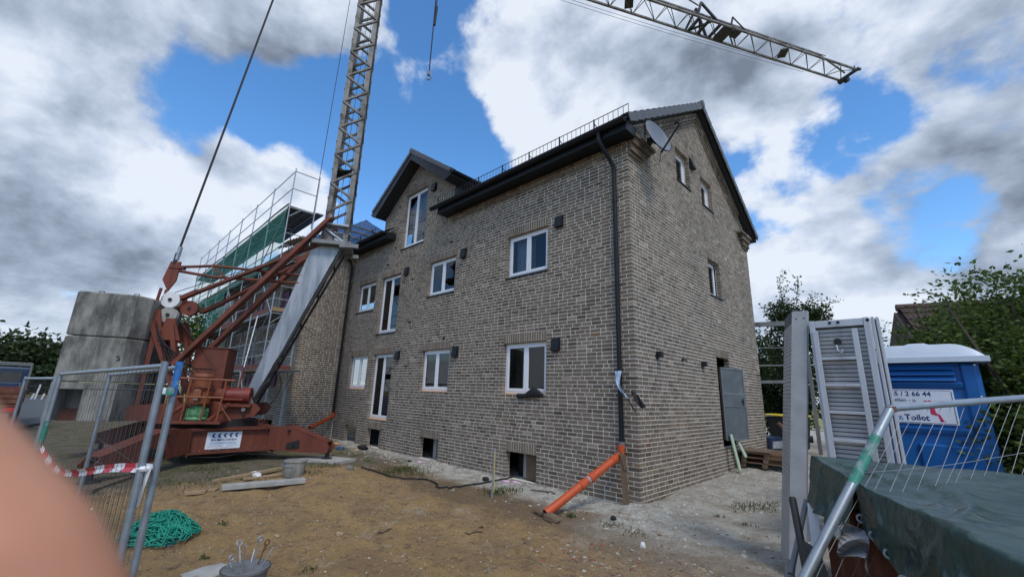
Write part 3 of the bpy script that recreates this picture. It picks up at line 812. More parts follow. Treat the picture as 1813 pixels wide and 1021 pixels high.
# ---- windows
for i, h in enumerate(win_f): window(house, wf, h, sill='foam' if i % 2 == 0 else 'metal')
window(house, wf, door_f[0], sill='foam'); window(house, wf, door_f[1], sill='metal'); window(house, wf, door_f[2], sill='metal')
for h in win_s: window(house, ws, h, two=False, inset=.16)
cu_m = MB()
for (a, b, c, d, p) in ((-3.62, -2.95, Z2a+.05, Z2b-.05, -.33), (-9.25, -8.0, 7.0, 9.0, -.34)):
    rows = [[wf.P(a+(b-a)*t/30, z, p+.025*math.sin(t*1.7)+.01*math.sin(t*.6+z)) for t in range(31)] for z in (c, (c+d)/2, d)]
    cu_m.grid(rows)
rows = [[ws.P(2.7+.75*t/24, z, -.36+.02*math.sin(t*1.6)) for t in range(25)] for z in (91*CH+.03, 8.0, 103*CH-.03)]
cu_m.grid(rows)
cu_m.build('curtain', MT['curtain'], house, fixn=False)
# ---- basement openings: black sheets paint the inside dark, plus posts and a timber board
for h in base_f:
    bi = MB(); bd = MB()
    bi.bb((h[0]+.02, .42, h[2]-.1), (h[1]-.02, .46, h[3]+.05))
    bd.bb((h[0]+.30, .30, h[2]), (h[0]+.46, .40, h[3]))
    bi.build('basement_dark_or_board', MT['black'], house); bd.build('basement_post', MT['concrete_light'], house)
bd = MB(); bd.bb((-3.02, .22, -.08), (-2.54, .25, .46)); bd.build('basement_dark_or_board', MT['timber_old'], house)
for h in base_f:
    sl_ = MB(); sl_.bb((h[0]-.12, -.03, h[2]-.12), (h[1]+.12, .10, h[2]-.012))
    sl_.build('basement_sill', MT['concrete'], house)
# ================================================================== ROOF OF THE HOUSE
def tiled(m, A, B, nA, nB, up, wave=.028, step=.022, sub=3):
    """tile field: A->B across (nB tiles of sub waves), 'up' = vector from eave to ridge (nA courses)"""
    A = np.array(A, float); B = np.array(B, float); up = np.array(up, float)
    ac = (B-A); nr = np.cross(ac, up); nr /= np.linalg.norm(nr)
    if nr[2] < 0: nr = -nr
    nU = nB*sub*2
    for i in range(nA):
        rows = []
        for t, h in ((i/nA, step), ((i+1)/nA+.004, 0.0)):
            rows.append([A+ac*(j/nU)+up*t+nr*(h+wave*(.5+.5*math.cos(math.pi*j))) for j in range(nU+1)])
        rows.insert(0, [A+ac*(j/nU)+up*(i/nA)+nr*(-.01) for j in range(nU+1)])
        m.grid(rows)
roof_l = -LF-.02
eave_w, eave_e = roof_l, OX
m = MB()
Lr = eave_e-.05-eave_w
upv = V(0, RIDGE_Y-EAVE_Y, RIDGE_Z-EAVE_Z)
xa, xb_ = DC-2.29, DC+2.29
for (x0, x1, t0, t1) in ((eave_w, xa, 0, 1), (xb_, eave_e-.05, 0, 1), (xa, xb_, .45, 1), (xa, -9.85, 0, .085), (-6.82, xb_, 0, .085)):
    tiled(m, V(x0, EAVE_Y, EAVE_Z-.03)+upv*t0, V(x1, EAVE_Y, EAVE_Z-.03)+upv*t0, max(1, round(16*(t1-t0))), max(2, round((x1-x0)/.3)), upv*(t1-t0), sub=1)
tiled(m, (eave_w, 2*RIDGE_Y-EAVE_Y, EAVE_Z-.03), (eave_e-.05, 2*RIDGE_Y-EAVE_Y, EAVE_Z-.03), 16, 45, (0, -(RIDGE_Y-EAVE_Y), RIDGE_Z-EAVE_Z), sub=1)
roof = m.build('roof', MT['rooftile'], house, fixn=False)
# boards under the tiles (soffit of the verge overhang)
s = MB()
for sg, eave_w_, eave_e_ in ((-1, eave_w, xa), (-1, xb_, eave_e), (1, eave_w, eave_e)):
    y0 = RIDGE_Y+sg*(RIDGE_Y-EAVE_Y-.04)
    s.add([(eave_w_, y0, EAVE_Z-.16), (eave_e_-.07, y0, EAVE_Z-.16), (eave_e_-.07, RIDGE_Y, RIDGE_Z-.16), (eave_w_, RIDGE_Y, RIDGE_Z-.16),
           (eave_w_, y0, EAVE_Z-.06), (eave_e_-.07, y0, EAVE_Z-.06), (eave_e_-.07, RIDGE_Y, RIDGE_Z-.06), (eave_w_, RIDGE_Y, RIDGE_Z-.06)], BOXF)
s.build('roof_boarding', MT['anthracite_matt'], roof)
# verge tiles, one by one
vt = None
nT = 15
for sg in (-1, 1):
    for i in range(nT):
        t0, t1 = i/nT, (i+1)/nT
        if vt is None or i == 0:
            v = MB()
            d = V(0, -sg*(RIDGE_Y-EAVE_Y), RIDGE_Z-EAVE_Z); dl = d/nT; nrm_ = V(0, sg*(RIDGE_Z-EAVE_Z), RIDGE_Y-EAVE_Y); nrm_ /= np.linalg.norm(nrm_)
            o0 = V(0, 0, 0)
            def sec(p, up_, dn): return [p+nrm_*up_+V(-.18, 0, 0), p+nrm_*up_, p+nrm_*dn, p+nrm_*dn+V(-.025, 0, 0), p+nrm_*(up_-.02)+V(-.025, 0, 0), p+nrm_*(up_-.02)+V(-.18, 0, 0)]
            a_ = sec(o0, .080, -.120); b2 = sec(o0+dl*1.05, .044, -.150)
            v.add(a_+b2, [(0, 1, 7, 6), (1, 2, 8, 7), (2, 3, 9, 8), (3, 4, 10, 9), (4, 5, 11, 10), (5, 0, 6, 11), (5, 4, 3, 2, 1, 0), (6, 7, 8, 9, 10, 11)])
            vo = v.build('verge_tile', MT['rooftile'], None); vm_ = vo.data; bpy.data.objects.remove(vo)
            vt = True
        o = bpy.data.objects.new('verge_tile', vm_); COL.objects.link(o); o.parent = roof
        p = V(eave_e, RIDGE_Y+sg*(RIDGE_Y-EAVE_Y), EAVE_Z)+d*t0
        o.location = tuple(p-OFF[roof.name])
r_ = MB()
n = 36
for i in range(n):
    x0 = eave_w+(eave_e-eave_w)*i/n; x1 = eave_w+(eave_e-eave_w)*(i+1)/n
    r_.path([(x0, RIDGE_Y, RIDGE_Z+.0), (x1+.02, RIDGE_Y, RIDGE_Z+.0)], .115, 10, r1=.125)
r_.build('ridge_tiles', MT['rooftile'], roof)
# dormer gable roof
m = MB()
zf = lambda x: DAP-dsl*abs(x-DC)
y_at = lambda z: EAVE_Y+(z-EAVE_Z)/slope
for sg in (-1, 1):
    xe = DC+sg*DHW
    nr_ = 10; rows = []
    for i in range(nr_+1):
        t = i/nr_; x = xe+(DC-xe)*t; z = zf(x); yb = y_at(z)+.15
        rows.append([(x, -.45+(yb+.45)*j/24, z-.02+.02*(j % 2)) for j in range(25)])
    m.grid(rows)
    rows2 = [[(p[0], p[1], p[2]-.13) for p in r] for r in rows]; m.grid(rows2)
droof = m.build('gable_roof', MT['rooftile'], house, fixn=False)
# fascia boards and soffit of the dormer
fb = MB(); sf = MB()
for sg in (-1, 1):
    xe = DC+sg*DHW
    fb.prism([(DC, -.45, DAP-.05), (xe, -.45, DEV-.05), (xe, -.45, DEV-.20), (xe-sg*.30, -.45, DEV-.29), (DC, -.45, DAP-.34)], (0, .025, 0))
    sf.add([(DC, -.435, DAP-.33), (xe-sg*.30, -.435, DEV-.28), (xe-sg*.30, .05, DEV-.28), (DC, .05, DAP-.33)], [(0, 1, 2, 3)])
    sf.prism([(xe, -.43, DEV-.19), (xe-sg*.3, -.43, DEV-.285), (xe-sg*.3, 1.3, DEV-.285), (xe, 1.3, DEV-.19)], (0, 0, .02))
    fb.bb((xe-.012, -.43, DEV-.20), (xe+.012, 1.3, DEV-.04))
fb.build('fascia', MT['anthracite'], droof); sf.build('soffit', MT['anthracite_matt'], droof, fixn=False)
for sg in (-1, 1):
    d = V(-sg*DHW, 0, DAP-DEV); nT2 = 9; dl = d/nT2; nrm_ = V(sg*(DAP-DEV), 0, DHW); nrm_ /= np.linalg.norm(nrm_)
    v = MB()
    sec = lambda p, u_, dn: [p+nrm_*u_+V(0, .20, 0), p+nrm_*u_, p+nrm_*dn, p+nrm_*dn+V(0, .025, 0), p+nrm_*(u_-.02)+V(0, .025, 0), p+nrm_*(u_-.02)+V(0, .20, 0)]
    v.add(sec(V(0, 0, 0), .055, -.07)+sec(dl*1.04, .038, -.085), [(0, 1, 7, 6), (1, 2, 8, 7), (2, 3, 9, 8), (3, 4, 10, 9), (4, 5, 11, 10), (5, 0, 6, 11), (5, 4, 3, 2, 1, 0), (6, 7, 8, 9, 10, 11)])
    vo = v.build('verge_tile', MT['rooftile'], None); vm_ = vo.data; bpy.data.objects.remove(vo)
    for i in range(nT2):
        o = bpy.data.objects.new('verge_tile', vm_); COL.objects.link(o); o.parent = droof
        o.location = tuple(V(DC+sg*DHW, -.49, DEV)+d*i/nT2-OFF[droof.name])
r_ = MB()
for i in range(14): r_.path([(DC, -.5+.33*i, DAP+.0), (DC, -.5+.33*(i+1)+.02, DAP)], .11, 10, r1=.12)
r_.build('ridge_tiles', MT['rooftile'], droof)
# ---- gutters, boxed eaves
def gutter(p0, p1, out, r=.075):
    """half-round channel between two points; out = outward horizontal normal"""
    p0 = np.array(p0, float); p1 = np.array(p1, float); out = np.array(out, float)
    m = MB(); prof = []
    for k in range(9):
        t = math.pi*k/8
        prof.append((out*(-math.cos(t))*r, -math.sin(t)*r))
    rows = [[p+q[0]+V(0, 0, q[1]) for q in prof] for p in (p0, p1)]
    m.grid(rows)
    rows = [[p+q[0]*.94+V(0, 0, q[1]*.94+.001) for q in prof] for p in (p0, p1)]
    m.grid(rows)
    m.path([p0+out*r, p1+out*r], .011, 6)
    for p in (p0, p1):
        m.add([p+q[0]+V(0, 0, q[1]) for q in prof], [tuple(range(9))])
    return m
def eave(x0, x1):
    b = MB(); b.bb((x0+.25, -.40, 7.42), (x1-.02, .0, 7.45)); b.bb((x0+.25, -.42, 7.415), (x1-.02, -.40, 7.66)); b.bb((x1-.02, -.42, 7.41), (x1, .0, 7.64)); b.bb((x0+.23, -.42, 7.41), (x0+.25, -.0, 7.66))
    b.build('eaves_box', MT['anthracite'], house)
    gutter((x0, -.515, 7.63), (x1+.02, -.515, 7.63), (0, -1, 0), .085).build('gutter', MT['anthracite'], house, fixn=False)
eave(-6.82, OX-.1); eave(-LF+.05, -9.85)
gutter((DC+DHW+.07, -.45, DEV-.06), (DC+DHW+.07, 1.2, DEV-.06), (1, 0, 0), .07).build('gutter', MT['anthracite'], house, fixn=False)
gutter((DC-DHW-.07, -.45, DEV-.06), (DC-DHW-.07, 1.2, DEV-.06), (-1, 0, 0), .07).build('gutter', MT['anthracite'], house, fixn=False)
# snow guard
def snowguard(x0, x1, y=-.36, z=7.78, h=.27):
    m = MB()
    n = int((x1-x0)/.125)
    for zz in (z, z+h): m.tube((x0, y, zz), (x1, y, zz), .010, 5)
    for i in range(n+1):
        x = x0+(x1-x0)*i/n; m.tube((x, y, z), (x, y, z+h), .0075, 4)
    for i in range(0, n+1, 8):
        x = x0+(x1-x0)*i/n; m.bb((x-.012, y-.01, z-.06), (x+.012, y+.02, z+h+.02)); m.bar((x, y+.02, z+h*.7), (x, y+.28, z+.10), .02, .008)
    m.build('snow_guard', MT['anthracite'], roof)
snowguard(-6.7, .26); snowguard(-LF+.1, -10.9)
# ---- downpipes
dp = MB(); xb = -.30
dp.path([(xb-.12, -.5, 7.56), (xb-.12, -.5, 7.40), (xb-.08, -.42, 7.22), (xb-.03, -.2, 7.0), (xb, -.10, 6.84), (xb, -.09, 6.6), (xb, -.09, .95)], .047, 12)
for z in (6.7, 5.0, 3.2, 1.02): dp.path([(xb, -.09, z), (xb, -.09, z+.06)], .052, 12)
for z in (6.0, 4.1, 2.2): dp.path([(xb, -.09, z), (xb, -.09, z+.025)], .056, 12); dp.bb((xb-.012, -.09, z), (xb+.012, 0, z+.02))
dp.build('downpipe', MT['anthracite'], house, smooth=True)
dp = MB(); xc, yc = -LF+.16, -.12
dp.path([(xc+.12, -.5, 7.56), (xc+.1, -.48, 7.36), (xc+.03, -.2, 7.1), (xc, yc, 6.9), (xc, yc, .80)], .047, 12)
for z in (6.5, 4.6, 2.7, .85): dp.path([(xc, yc, z), (xc, yc, z+.06)], .053, 12)
dp.build('downpipe', MT['anthracite'], house, smooth=True)
# ---- vent boxes beside the windows, cable stubs, wall lamps
def on_front(px, py, d=0): return PY(px, py, -d)
for (px, py) in ((983, 609), (989, 392), (805, 622), (820, 448), (703, 628), (719, 480), (768, 331)):
    p = on_front(px, py, .06); m = MB()
    w_, h_ = .22, .30
    m.hexa([(p[0]-w_/2, -.012, p[2]-h_/2), (p[0]+w_/2, -.012, p[2]-h_/2), (p[0]+w_/2, -.115, p[2]-h_/2), (p[0]-w_/2, -.115, p[2]-h_/2),
            (p[0]-w_/2, -.012, p[2]+h_/2), (p[0]+w_/2, -.012, p[2]+h_/2), (p[0]+w_/2, -.075, p[2]+h_/2), (p[0]-w_/2, -.075, p[2]+h_/2)])
    m.build('vent_box', MT['anthracite'], house, bevel=.008)
for (px, py) in ((799, 428), (686, 468.5), (730, 494), (785, 598), (718, 647), (725, 570), (700, 438), (708, 366)):
    p = on_front(px, py, .03); m = MB()
    m.path([(p[0], 0, p[2]), (p[0], -.05, p[2]), (p[0]+.02, -.07, p[2]-.03)], .016, 6); m.bb((p[0]-.04, -.018, p[2]-.03), (p[0]+.04, -.008, p[2]+.03))
    m.build('cable_stub', MT['black'], house)
p = PX(1226, 290, .06); m = MB()
m.hexa([(.012, p[1]-.12, p[2]-.16), (.012, p[1]+.12, p[2]-.16), (.13, p[1]+.12, p[2]-.16), (.13, p[1]-.12, p[2]-.16), (.012, p[1]-.12, p[2]+.16), (.012, p[1]+.12, p[2]+.16), (.05, p[1]+.12, p[2]+.16), (.05, p[1]-.12, p[2]+.16)])
m.build('vent_box', MT['anthracite'], house)
for (px, py) in ((1168, 628), (1247, 645)):
    p = PX(px, py, .06); m = MB(); m.bb((.01, p[1]-.065, p[2]-.05), (.12, p[1]+.065, p[2]+.07)); m.bb((.01, p[1]-.05, p[2]-.09), (.03, p[1]+.02, p[2]-.05))
    m.build('wall_lamp', MT['black'], house)
for (px, py) in ((1210, 637), (1342, 664)):
    p = PX(px, py, .03); m = MB(); m.bb((.01, p[1]-.05, p[2]-.02), (.02, p[1]+.05, p[2]+.03)); m.path([(.01, p[1], p[2]), (.09, p[1], p[2]+.01), (.10, p[1]+.03, p[2]-.03)], .016, 6)
    m.build('cable_stub', MT['black'], house)
# ---- steel door ajar in the gable wall, hinged at its near jamb
h = door_s[0]
hy, hz0, hz1 = h[0]+.03, .86, 2.71
dd = V(math.sin(R(20)), math.cos(R(20)), 0); dn = V(dd[1], -dd[0], 0)
lw = .90; base = V(.03, hy, 0)
m = MB()
def leafbox(mm, a, b, z0, z1, q0, q1):
    mm.hexa([base+dd*a+dn*q0+V(0, 0, z0), base+dd*b+dn*q0+V(0, 0, z0), base+dd*b+dn*q1+V(0, 0, z0), base+dd*a+dn*q1+V(0, 0, z0), base+dd*a+dn*q0+V(0, 0, z1), base+dd*b+dn*q0+V(0, 0, z1), base+dd*b+dn*q1+V(0, 0, z1), base+dd*a+dn*q1+V(0, 0, z1)])
leafbox(m, 0, lw, hz0, hz1, 0, .04)
door = m.build('door', MT['metaldoor'], house)
m = MB()
for (a, b, z0, z1) in ((0, lw, hz1-.03, hz1+.012), (lw-.035, lw+.012, hz0, hz1), (0, .03, hz0, hz1), (0, lw, hz0-.01, hz0+.02)): leafbox(m, a, b, z0, z1, -.006, .055)
m.build('door_edge', MT['galv_dull'], door)
m = MB(); leafbox(m, .03, lw-.035, 1.72, 2.02, .04, .052); m.build('door_band', MT['metaldoor'], door)
m = MB(); leafbox(m, .03, lw-.035, 1.70, 1.712, .04, .06); leafbox(m, .03, lw-.035, 2.025, 2.04, .04, .06); m.build('door_rib', MT['steel'], door)
m = MB(); leafbox(m, lw-.14, lw-.10, 1.74, 1.92, .05, .065); leafbox(m, lw-.2, lw-.11, 1.84, 1.86, .07, .085); leafbox(m, lw-.13, lw-.11, 1.84, 1.86, .05, .085); m.build('door_handle', MT['black'], door)
# ================================================================== SATELLITE DISH on the gable wall
dcx, dcy, dcz = .40, *PX(1160, 245, .40)[1:]
dsh = thing('satellite_dish', 'round grey satellite dish on a bracket at the gable corner', 'satellite dish', (dcx, dcy, dcz))
aim = V(.88, -.20, .26); aim /= np.linalg.norm(aim)
sd1 = np.cross(aim, V(0, 0, 1)); sd1 /= np.linalg.norm(sd1); up1 = np.cross(sd1, aim)
cD = V(dcx, dcy, dcz)
def dpt(r, a, dz=0): return cD+sd1*(r*math.cos(a)*.40)+up1*(r*math.sin(a)*.45)+aim*(.10*r*r+dz)
m = MB(); rows = [[dpt(r/8, a) for a in np.linspace(0, 2*math.pi, 33)] for r in range(9)]; m.grid(rows)
rows = [[dpt(r/8, a, -.012) for a in np.linspace(0, 2*math.pi, 33)] for r in range(9)]; m.grid(rows); m.build('reflector', MT['dish'], dsh, smooth=True, fixn=False)
m = MB(); m.path([dpt(1.0, a, -.006) for a in np.linspace(0, 2*math.pi, 33)], .012, 6); m.build('rim', MT['anthracite'], dsh)
hp = cD-up1*.05+aim*.62; bt = cD-up1*.46
m = MB(); m.bar(bt, hp-up1*.12, .03, .03); arm_ = m.build('feed_arm', MT['anthracite'], dsh)
m = MB(); m.path([hp-up1*.12, hp-up1*.06], .03, 10); m.box(hp-up1*.03, (.08, .06, .05)); m.path([hp-up1*.02-aim*.10, hp-up1*.02+aim*.05], .028, 10); m.build('feed_horn', MT['black'], dsh)
m = MB(); m.path([hp-up1*.05, hp-up1*.20+sd1*.03, hp-up1*.26, hp-up1*.16-sd1*.02], .007, 5); m.build('cable', MT['black'], dsh); m = MB(); m.path([bt, bt-V(.08, -.05, .22), V(.06, dcy+.25, 7.10), V(.03, dcy+.22, 7.35)], .007, 5); m.build('cable', MT['black'], dsh)
m = MB(); m.bar(V(.01, dcy+.35, 7.62), cD-aim*.06, .05, .05); m.bar(cD-aim*.05+up1*.12, cD-aim*.05-up1*.12, .06, .04); m.bb((.005, dcy+.27, 7.5), (.03, dcy+.43, 7.74)); m.box(cD-aim*.10+sd1*.05, (.12, .1, .12)); m.build('bracket', MT['black'], dsh)
m = MB(); m.box(V(.06, dcy+.2, 7.66), (.05, .05, .12)); m.build('clip', MT['white'], dsh)
# ================================================================== THE WING WITH THE UNFINISHED ROOF
WX, WY, WL = -LF, -1.75, 19.0
wing = thing('house_wing', 'projecting brick wing with an unfinished blue-foiled hip roof behind the scaffold', 'building', (-20, -1.7, -.1))
w1 = Wall((WX, WY, 0), (0, 1, 0), (1, 0, 0))              # right flank, u from the front corner to the recess
w2 = Wall((WX, WY, 0), (1, 0, 0), (0, -1, 0))             # front, u negative
open_w = [(-3.0, -1.9, Z1a, Z1b), (-3.0, -1.9, Z2a, Z2b), (-6.6, -5.5, Z1a, Z1b), (-6.6, -5.5, Z2a, Z2b), (-10.2, -9.0, Z1a, Z1b), (-10.2, -9.0, Z2a, Z2b), (-2.5, -1.6, -CH, 6*CH)]
lint_w = [(h[0], h[1], h[3], h[3]+3*CH) for h in open_w]
lw_ = []
lay(lw_, w1, 0.0, 1.72, -4, 86, [], lo_corner=own_s)
lay(lw_, w2, -12.0, 0.0, -4, 88, open_w+[(*h, 'l') for h in lint_w], hi_corner=own_f)
for k, pr in ((86, .022), (87, .012), (88, .045), (89, .03), (90, .03)):
    u = 0.0
    while u < 1.7:
        l = min(.115 if k in (86, 88) else .24, 1.72-u); brick(lw_, w1, u, u+l, k*CH+JT/2, (k+1)*CH-JT/2, pr, .02); u += l+JT
m = MB(); mortar_sheet(m, w1, 0, 1.75, -.6, 91*CH, []); mortar_sheet(m, w2, -WL, 0, -.6, 91*CH, open_w)
ww = m.build('wall', MT['mortar'], wing, fixn=False)
order = sorted(range(len(lw_)), key=lambda i: np.linalg.norm(lw_[i][0].mean(0)-CAM))
mid_ = [i for i in order if abs(lw_[i][0][:, 0].mean()-WX) < .2 and lw_[i][0][:, 2].mean() < 5.2]
single = set(mid_[:300])
jm = MB()
for i, (vs, c) in enumerate(lw_):
    if i in single:
        o = bpy.data.objects.new('brick', um); COL.objects.link(o); o.parent = ww
        o.location = tuple(vs.mean(0)-OFF[ww.name]); o.scale = tuple(np.array([np.ptp(vs[:, k]) for k in range(3)])-.002)
    else: jm.add(vs, BRF, c)
jm.build('brickwork', MT['brick_joined'], ww, attr=True, kind='stuff')
for h in lint_w: soldiers(w2, *h).build('lintel', MT['brick_joined'], wing, attr=True)
for h in open_w[:6]:
    b2 = MB(); b2.hexa([w2.P(h[0], h[2], -.14), w2.P(h[0]+.55, h[2], -.14), w2.P(h[0]+.55, h[2], -.10), w2.P(h[0], h[2], -.10), w2.P(h[0], h[3], -.14), w2.P(h[0]+.55, h[3], -.14), w2.P(h[0]+.55, h[3], -.10), w2.P(h[0], h[3], -.10)])
    b2.build('insulation_board', MT['purple_board'], wing)
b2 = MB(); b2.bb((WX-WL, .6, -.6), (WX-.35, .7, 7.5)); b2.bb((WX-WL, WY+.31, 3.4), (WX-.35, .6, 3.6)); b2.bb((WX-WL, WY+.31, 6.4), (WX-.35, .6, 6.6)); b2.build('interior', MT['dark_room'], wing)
# hip roof under blue foil with a few battens
RZ = 10.9; ry, rx = 2.0, -17.0; e0 = 7.62
A = V(WX+.35, WY-.35, e0); B = V(WX-WL-.3, WY-.35, e0); Cc = V(WX+.35, 5.8, e0); T0 = V(rx, ry, RZ); T1 = V(WX-WL+3, ry, RZ); D_ = V(WX-WL-.3, 5.8, e0)
m = MB()
def sheet(a, b, c, d, n=14):
    rows = []
    for i in range(n+1):
        t = i/n; p, q = a+(d-a)*t, b+(c-b)*t
        rows.append([p+(q-p)*(j/n)+V(0, 0, .025*math.sin(j*2.3+i)*math.sin(i*1.9)) for j in range(n+1)])
    m.grid(rows)
sheet(Cc, A, T0, T0); sheet(A, B, T1, T0); sheet(D_, Cc, T0, T1)
wr = m.build('roof_foil', MT['blue_foil'], wing, fixn=False)
b2 = MB()
for t in (.12, .3, .48, .66):
    b2.bar(A+(T0-A)*t+V(.0, .0, .04), Cc+(T0-Cc)*t+V(0, 0, .04), .05, .03)
b2.build('batten', MT['timber'], wr)
b2 = MB(); b2.bar(A+V(.05, 0, -.04), Cc+V(.05, 0, -.04), .03, .16); b2.bar(A+V(0, -.03, -.04), B+V(0, -.03, -.04), .16, .03); b2.build('eaves_board', MT['white'], wr)
for t in (.05, .3, .6): 
    b3 = MB(); b3.bar(A+(T0-A)*.1+V(.1, .9+t*5, .1), A+(T0-A)*.1+V(.1, .9+t*5, .45), .03, .03); b3.build('hook', MT['black'], wr)
# loose boards lying at the wing's eaves
bx = MB()
for i in range(6): bx.bar((WX-1.2-i*.4, WY-.30-.03*i, 7.72+.05*i), (WX-.1-i*.35, WY-.42, 7.80+.045*i), .12, .03)
bx.build('board', MT['timber'], wr)
g = gutter((WX+.42, WY-.3, e0-.05), (WX+.42, -.4, e0-.05), (1, 0, 0), .07); g.build('gutter', MT['anthracite'], wing, fixn=False)

# ================================================================== SCAFFOLD
sc = thing('facade_scaffold', 'galvanised steel facade scaffold with planks and green netting on the brick wing', 'scaffold', (-20, -2.5, -.1))
SXS = [-12.95-2.57*i for i in range(8)]; SYo, SYi = -3.0, -2.05
LV = [2.4, 4.5, 6.6, 8.72]
for i, x in enumerate(SXS):
    for y in (SYo, SYi):
        m = MB(); m.tube((x, y, -.1), (x, y, 10.35 if y == SYo else (10.35 if i == 0 else 9.0)), .024, 8)
        for z in LV: m.path([(x, y, z-.12), (x, y, z+.02)], .032, 8)
        m.bb((x-.07, y-.07, -.14), (x+.07, y+.07, -.1))
        m.build('standard', MT['steel'], sc)
    m = MB()
    for z in LV:
        m.tube((x, SYo, z-.05), (x, SYi, z-.05), .022, 6)
        m.bar((x, SYo, z-.45), (x, SYo+.4, z-.08), .03, .03)
    m.build('transom', MT['steel'], sc)
for i in range(len(SXS)-1):
    x0, x1 = SXS[i], SXS[i+1]
    for li, z in enumerate(LV):
        for hgt in (.5, 1.0) if li < 3 else (.75, 1.5):
            m = MB(); m.tube((x0, SYo, z+hgt), (x1, SYo, z+hgt), .019, 6); m.build('guard_rail', MT['steel'], sc)
        for k in range(3):
            y = SYo+.17+k*.315
            m = MB(); m.bb((x1+.02, y-.145, z-.02), (x0-.02, y+.145, z+.025)); m.bar((x1+.02, y-.12, z-.04), (x0-.02, y-.12, z-.04), .04, .04); m.bar((x1+.02, y+.12, z-.04), (x0-.02, y+.12, z-.04), .04, .04)
            m.build('deck_plank', MT['timber_old'] if (li+k+i) % 3 == 0 else MT['galv_dull'], sc)
        if li < 3:
            m = MB(); m.bb((x1, SYo+.03, z+.04), (x0, SYo+.055, z+.20)); m.build('toe_board', MT['timber_red'], sc)
    if i % 2 == 0:
        m = MB()
        for z0, z1 in ((.1, 2.4), (2.4, 4.5), (4.5, 6.6), (6.6, 8.7)): m.tube((x0, SYo-.04, z0) if int(z0) % 4 < 2 else (x1, SYo-.04, z0), (x1, SYo-.04, z1) if int(z0) % 4 < 2 else (x0, SYo-.04, z1), .019, 6)
        m.build('diagonal_brace', MT['steel'], sc)
for z in (9.47, 10.22):
    m = MB(); m.tube((SXS[0], SYo, z), (SXS[0], SYi, z), .018, 6); m.build('end_rail', MT['steel'], sc)
for li, z in enumerate(LV[:3]):
    m = MB(); m.path([(SXS[0], SYo, z+1.0), (SXS[0]+.02, SYi-.05, z+1.0), (SXS[0]+.02, SYi, z+.95), (SXS[0]+.02, SYi, z+.5), (SXS[0], SYo, z+.5)], .018, 6); m.build('end_rail', MT['steel'], sc)
    m = MB(); m.bb((SXS[0]+.03, SYo, z+.03), (SXS[0]+.055, SYi, z+.18)); m.build('toe_board', MT['timber_red'] if li != 1 else MT['timber'], sc)
# inside extension of the top lift towards the roof
m = MB(); m.bb((SXS[2], SYi+.04, 8.70), (SXS[0]+.1, SYi+.33, 8.745)); m.build('deck_plank', MT['galv_dull'], sc)
# low console platform near the recess and its props
for y in (-2.35, -2.9):
    m = MB(); m.tube((-12.2, y, -.1), (-12.2, y, 2.35), .024, 8); m.build('standard', MT['steel'], sc)
m = MB(); m.bb((-12.95, -3.0, 2.33), (-11.7, -2.1, 2.38)); m.bar((-12.2, -2.9, 1.75), (-11.7, -2.9, 2.3), .03, .03); m.bar((-12.2, -2.35, 1.75), (-11.7, -2.35, 2.3), .03, .03); m.build('console_deck', MT['galv_dull'], sc)
# A-shaped red-tipped props and spare tubes leaning
m = MB(); m.tube((-14.0, -3.15, 4.4), (-13.2, -3.5, 2.2), .026, 8); m.build('prop', MT['steel'], sc)
m = MB(); m.tube((-13.25, -3.48, 2.45), (-13.1, -3.55, 1.7), .028, 8); m.build('prop', MT['cranered_bright'], sc)
# netting hung on the outside of the top lift (a slack sheet) and lower down at the far end
def netting(x0, x1, z0, z1, y):
    rows = []
    for i in range(13):
        z = z0+(z1-z0)*i/12
        rows.append([(x0+(x1-x0)*j/60, y-.05-.05*math.sin(j*.9)*(1-(i/12)**2)-.03*math.sin(j*.37+i*.8), z+.03*math.sin(j*.5)*(1 if i in (0, 12) else 0)) for j in range(61)])
    m = MB(); m.grid(rows); return m.build('netting', MT['net'], sc, fixn=False)
netting(SXS[0], SXS[7], 6.35, 8.75, SYo)
netting(SXS[3], SXS[7]-.3, 4.3, 6.5, SYo-.05)
m = MB(); m.path([(SXS[0]+(SXS[7]-SXS[0])*t/20, SYo-.05, 8.78+.03*math.sin(t)) for t in range(21)], .03, 6); m.build('net_hem', MT['blacksteel'], sc)
# ================================================================== TOWER CRANE (seen side-on; its plane runs along dC)
MC = V(-9.0, -2.68, 0); dC = V(.481, .8767, 0); nC = V(.8767, -.481, 0)
def K(s, l, z): return MC+dC*s+nC*l+V(0, 0, z)
crane = thing('tower_crane', 'old bottom-slewing tower crane with rust-red base, grey lattice mast and long jib', 'crane', K(-2.1, 0, 0))
RED = MT['cranered']
# ---- undercarriage, square to the house
bx0, bx1, by0, by1, bz0, bz1 = -11.3, -8.9, -5.62, -3.38, .16, .74
def ibeam(a, b, mm):
    a, b = V(*a), V(*b); d = b-a; d = d/np.linalg.norm(d)
    mm.bar(a+V(0, 0, (bz0+bz1)/2), b+V(0, 0, (bz0+bz1)/2), .05, bz1-bz0-.04)
    mm.bar(a+V(0, 0, bz1-.018), b+V(0, 0, bz1-.018), .26, .036); mm.bar(a+V(0, 0, bz0+.018), b+V(0, 0, bz0+.018), .26, .036)
m = MB()
xf = bx1-.12
ibeam((xf, by0, 0), (xf, by1, 0), m); ibeam((bx0+.12, by0, 0), (bx0+.12, by1, 0), m)
ibeam((bx0+.26, by0+.12, 0), (bx1-.26, by0+.12, 0), m); ibeam((bx0+.26, by1-.12, 0), (bx1-.26, by1-.12, 0), m)
for y in (by0+.10, by0+.24, by1-.24, by1-.10): m.bb((xf+.025, y-.014, bz0-.05), (xf+.15, y+.014, bz1-.02))
base_ = m.build('base_frame', RED, crane)
m = MB(); m.bb((bx0+.2, by0+.2, bz1+.004), (bx1-.02, by1-.2, bz1+.02))
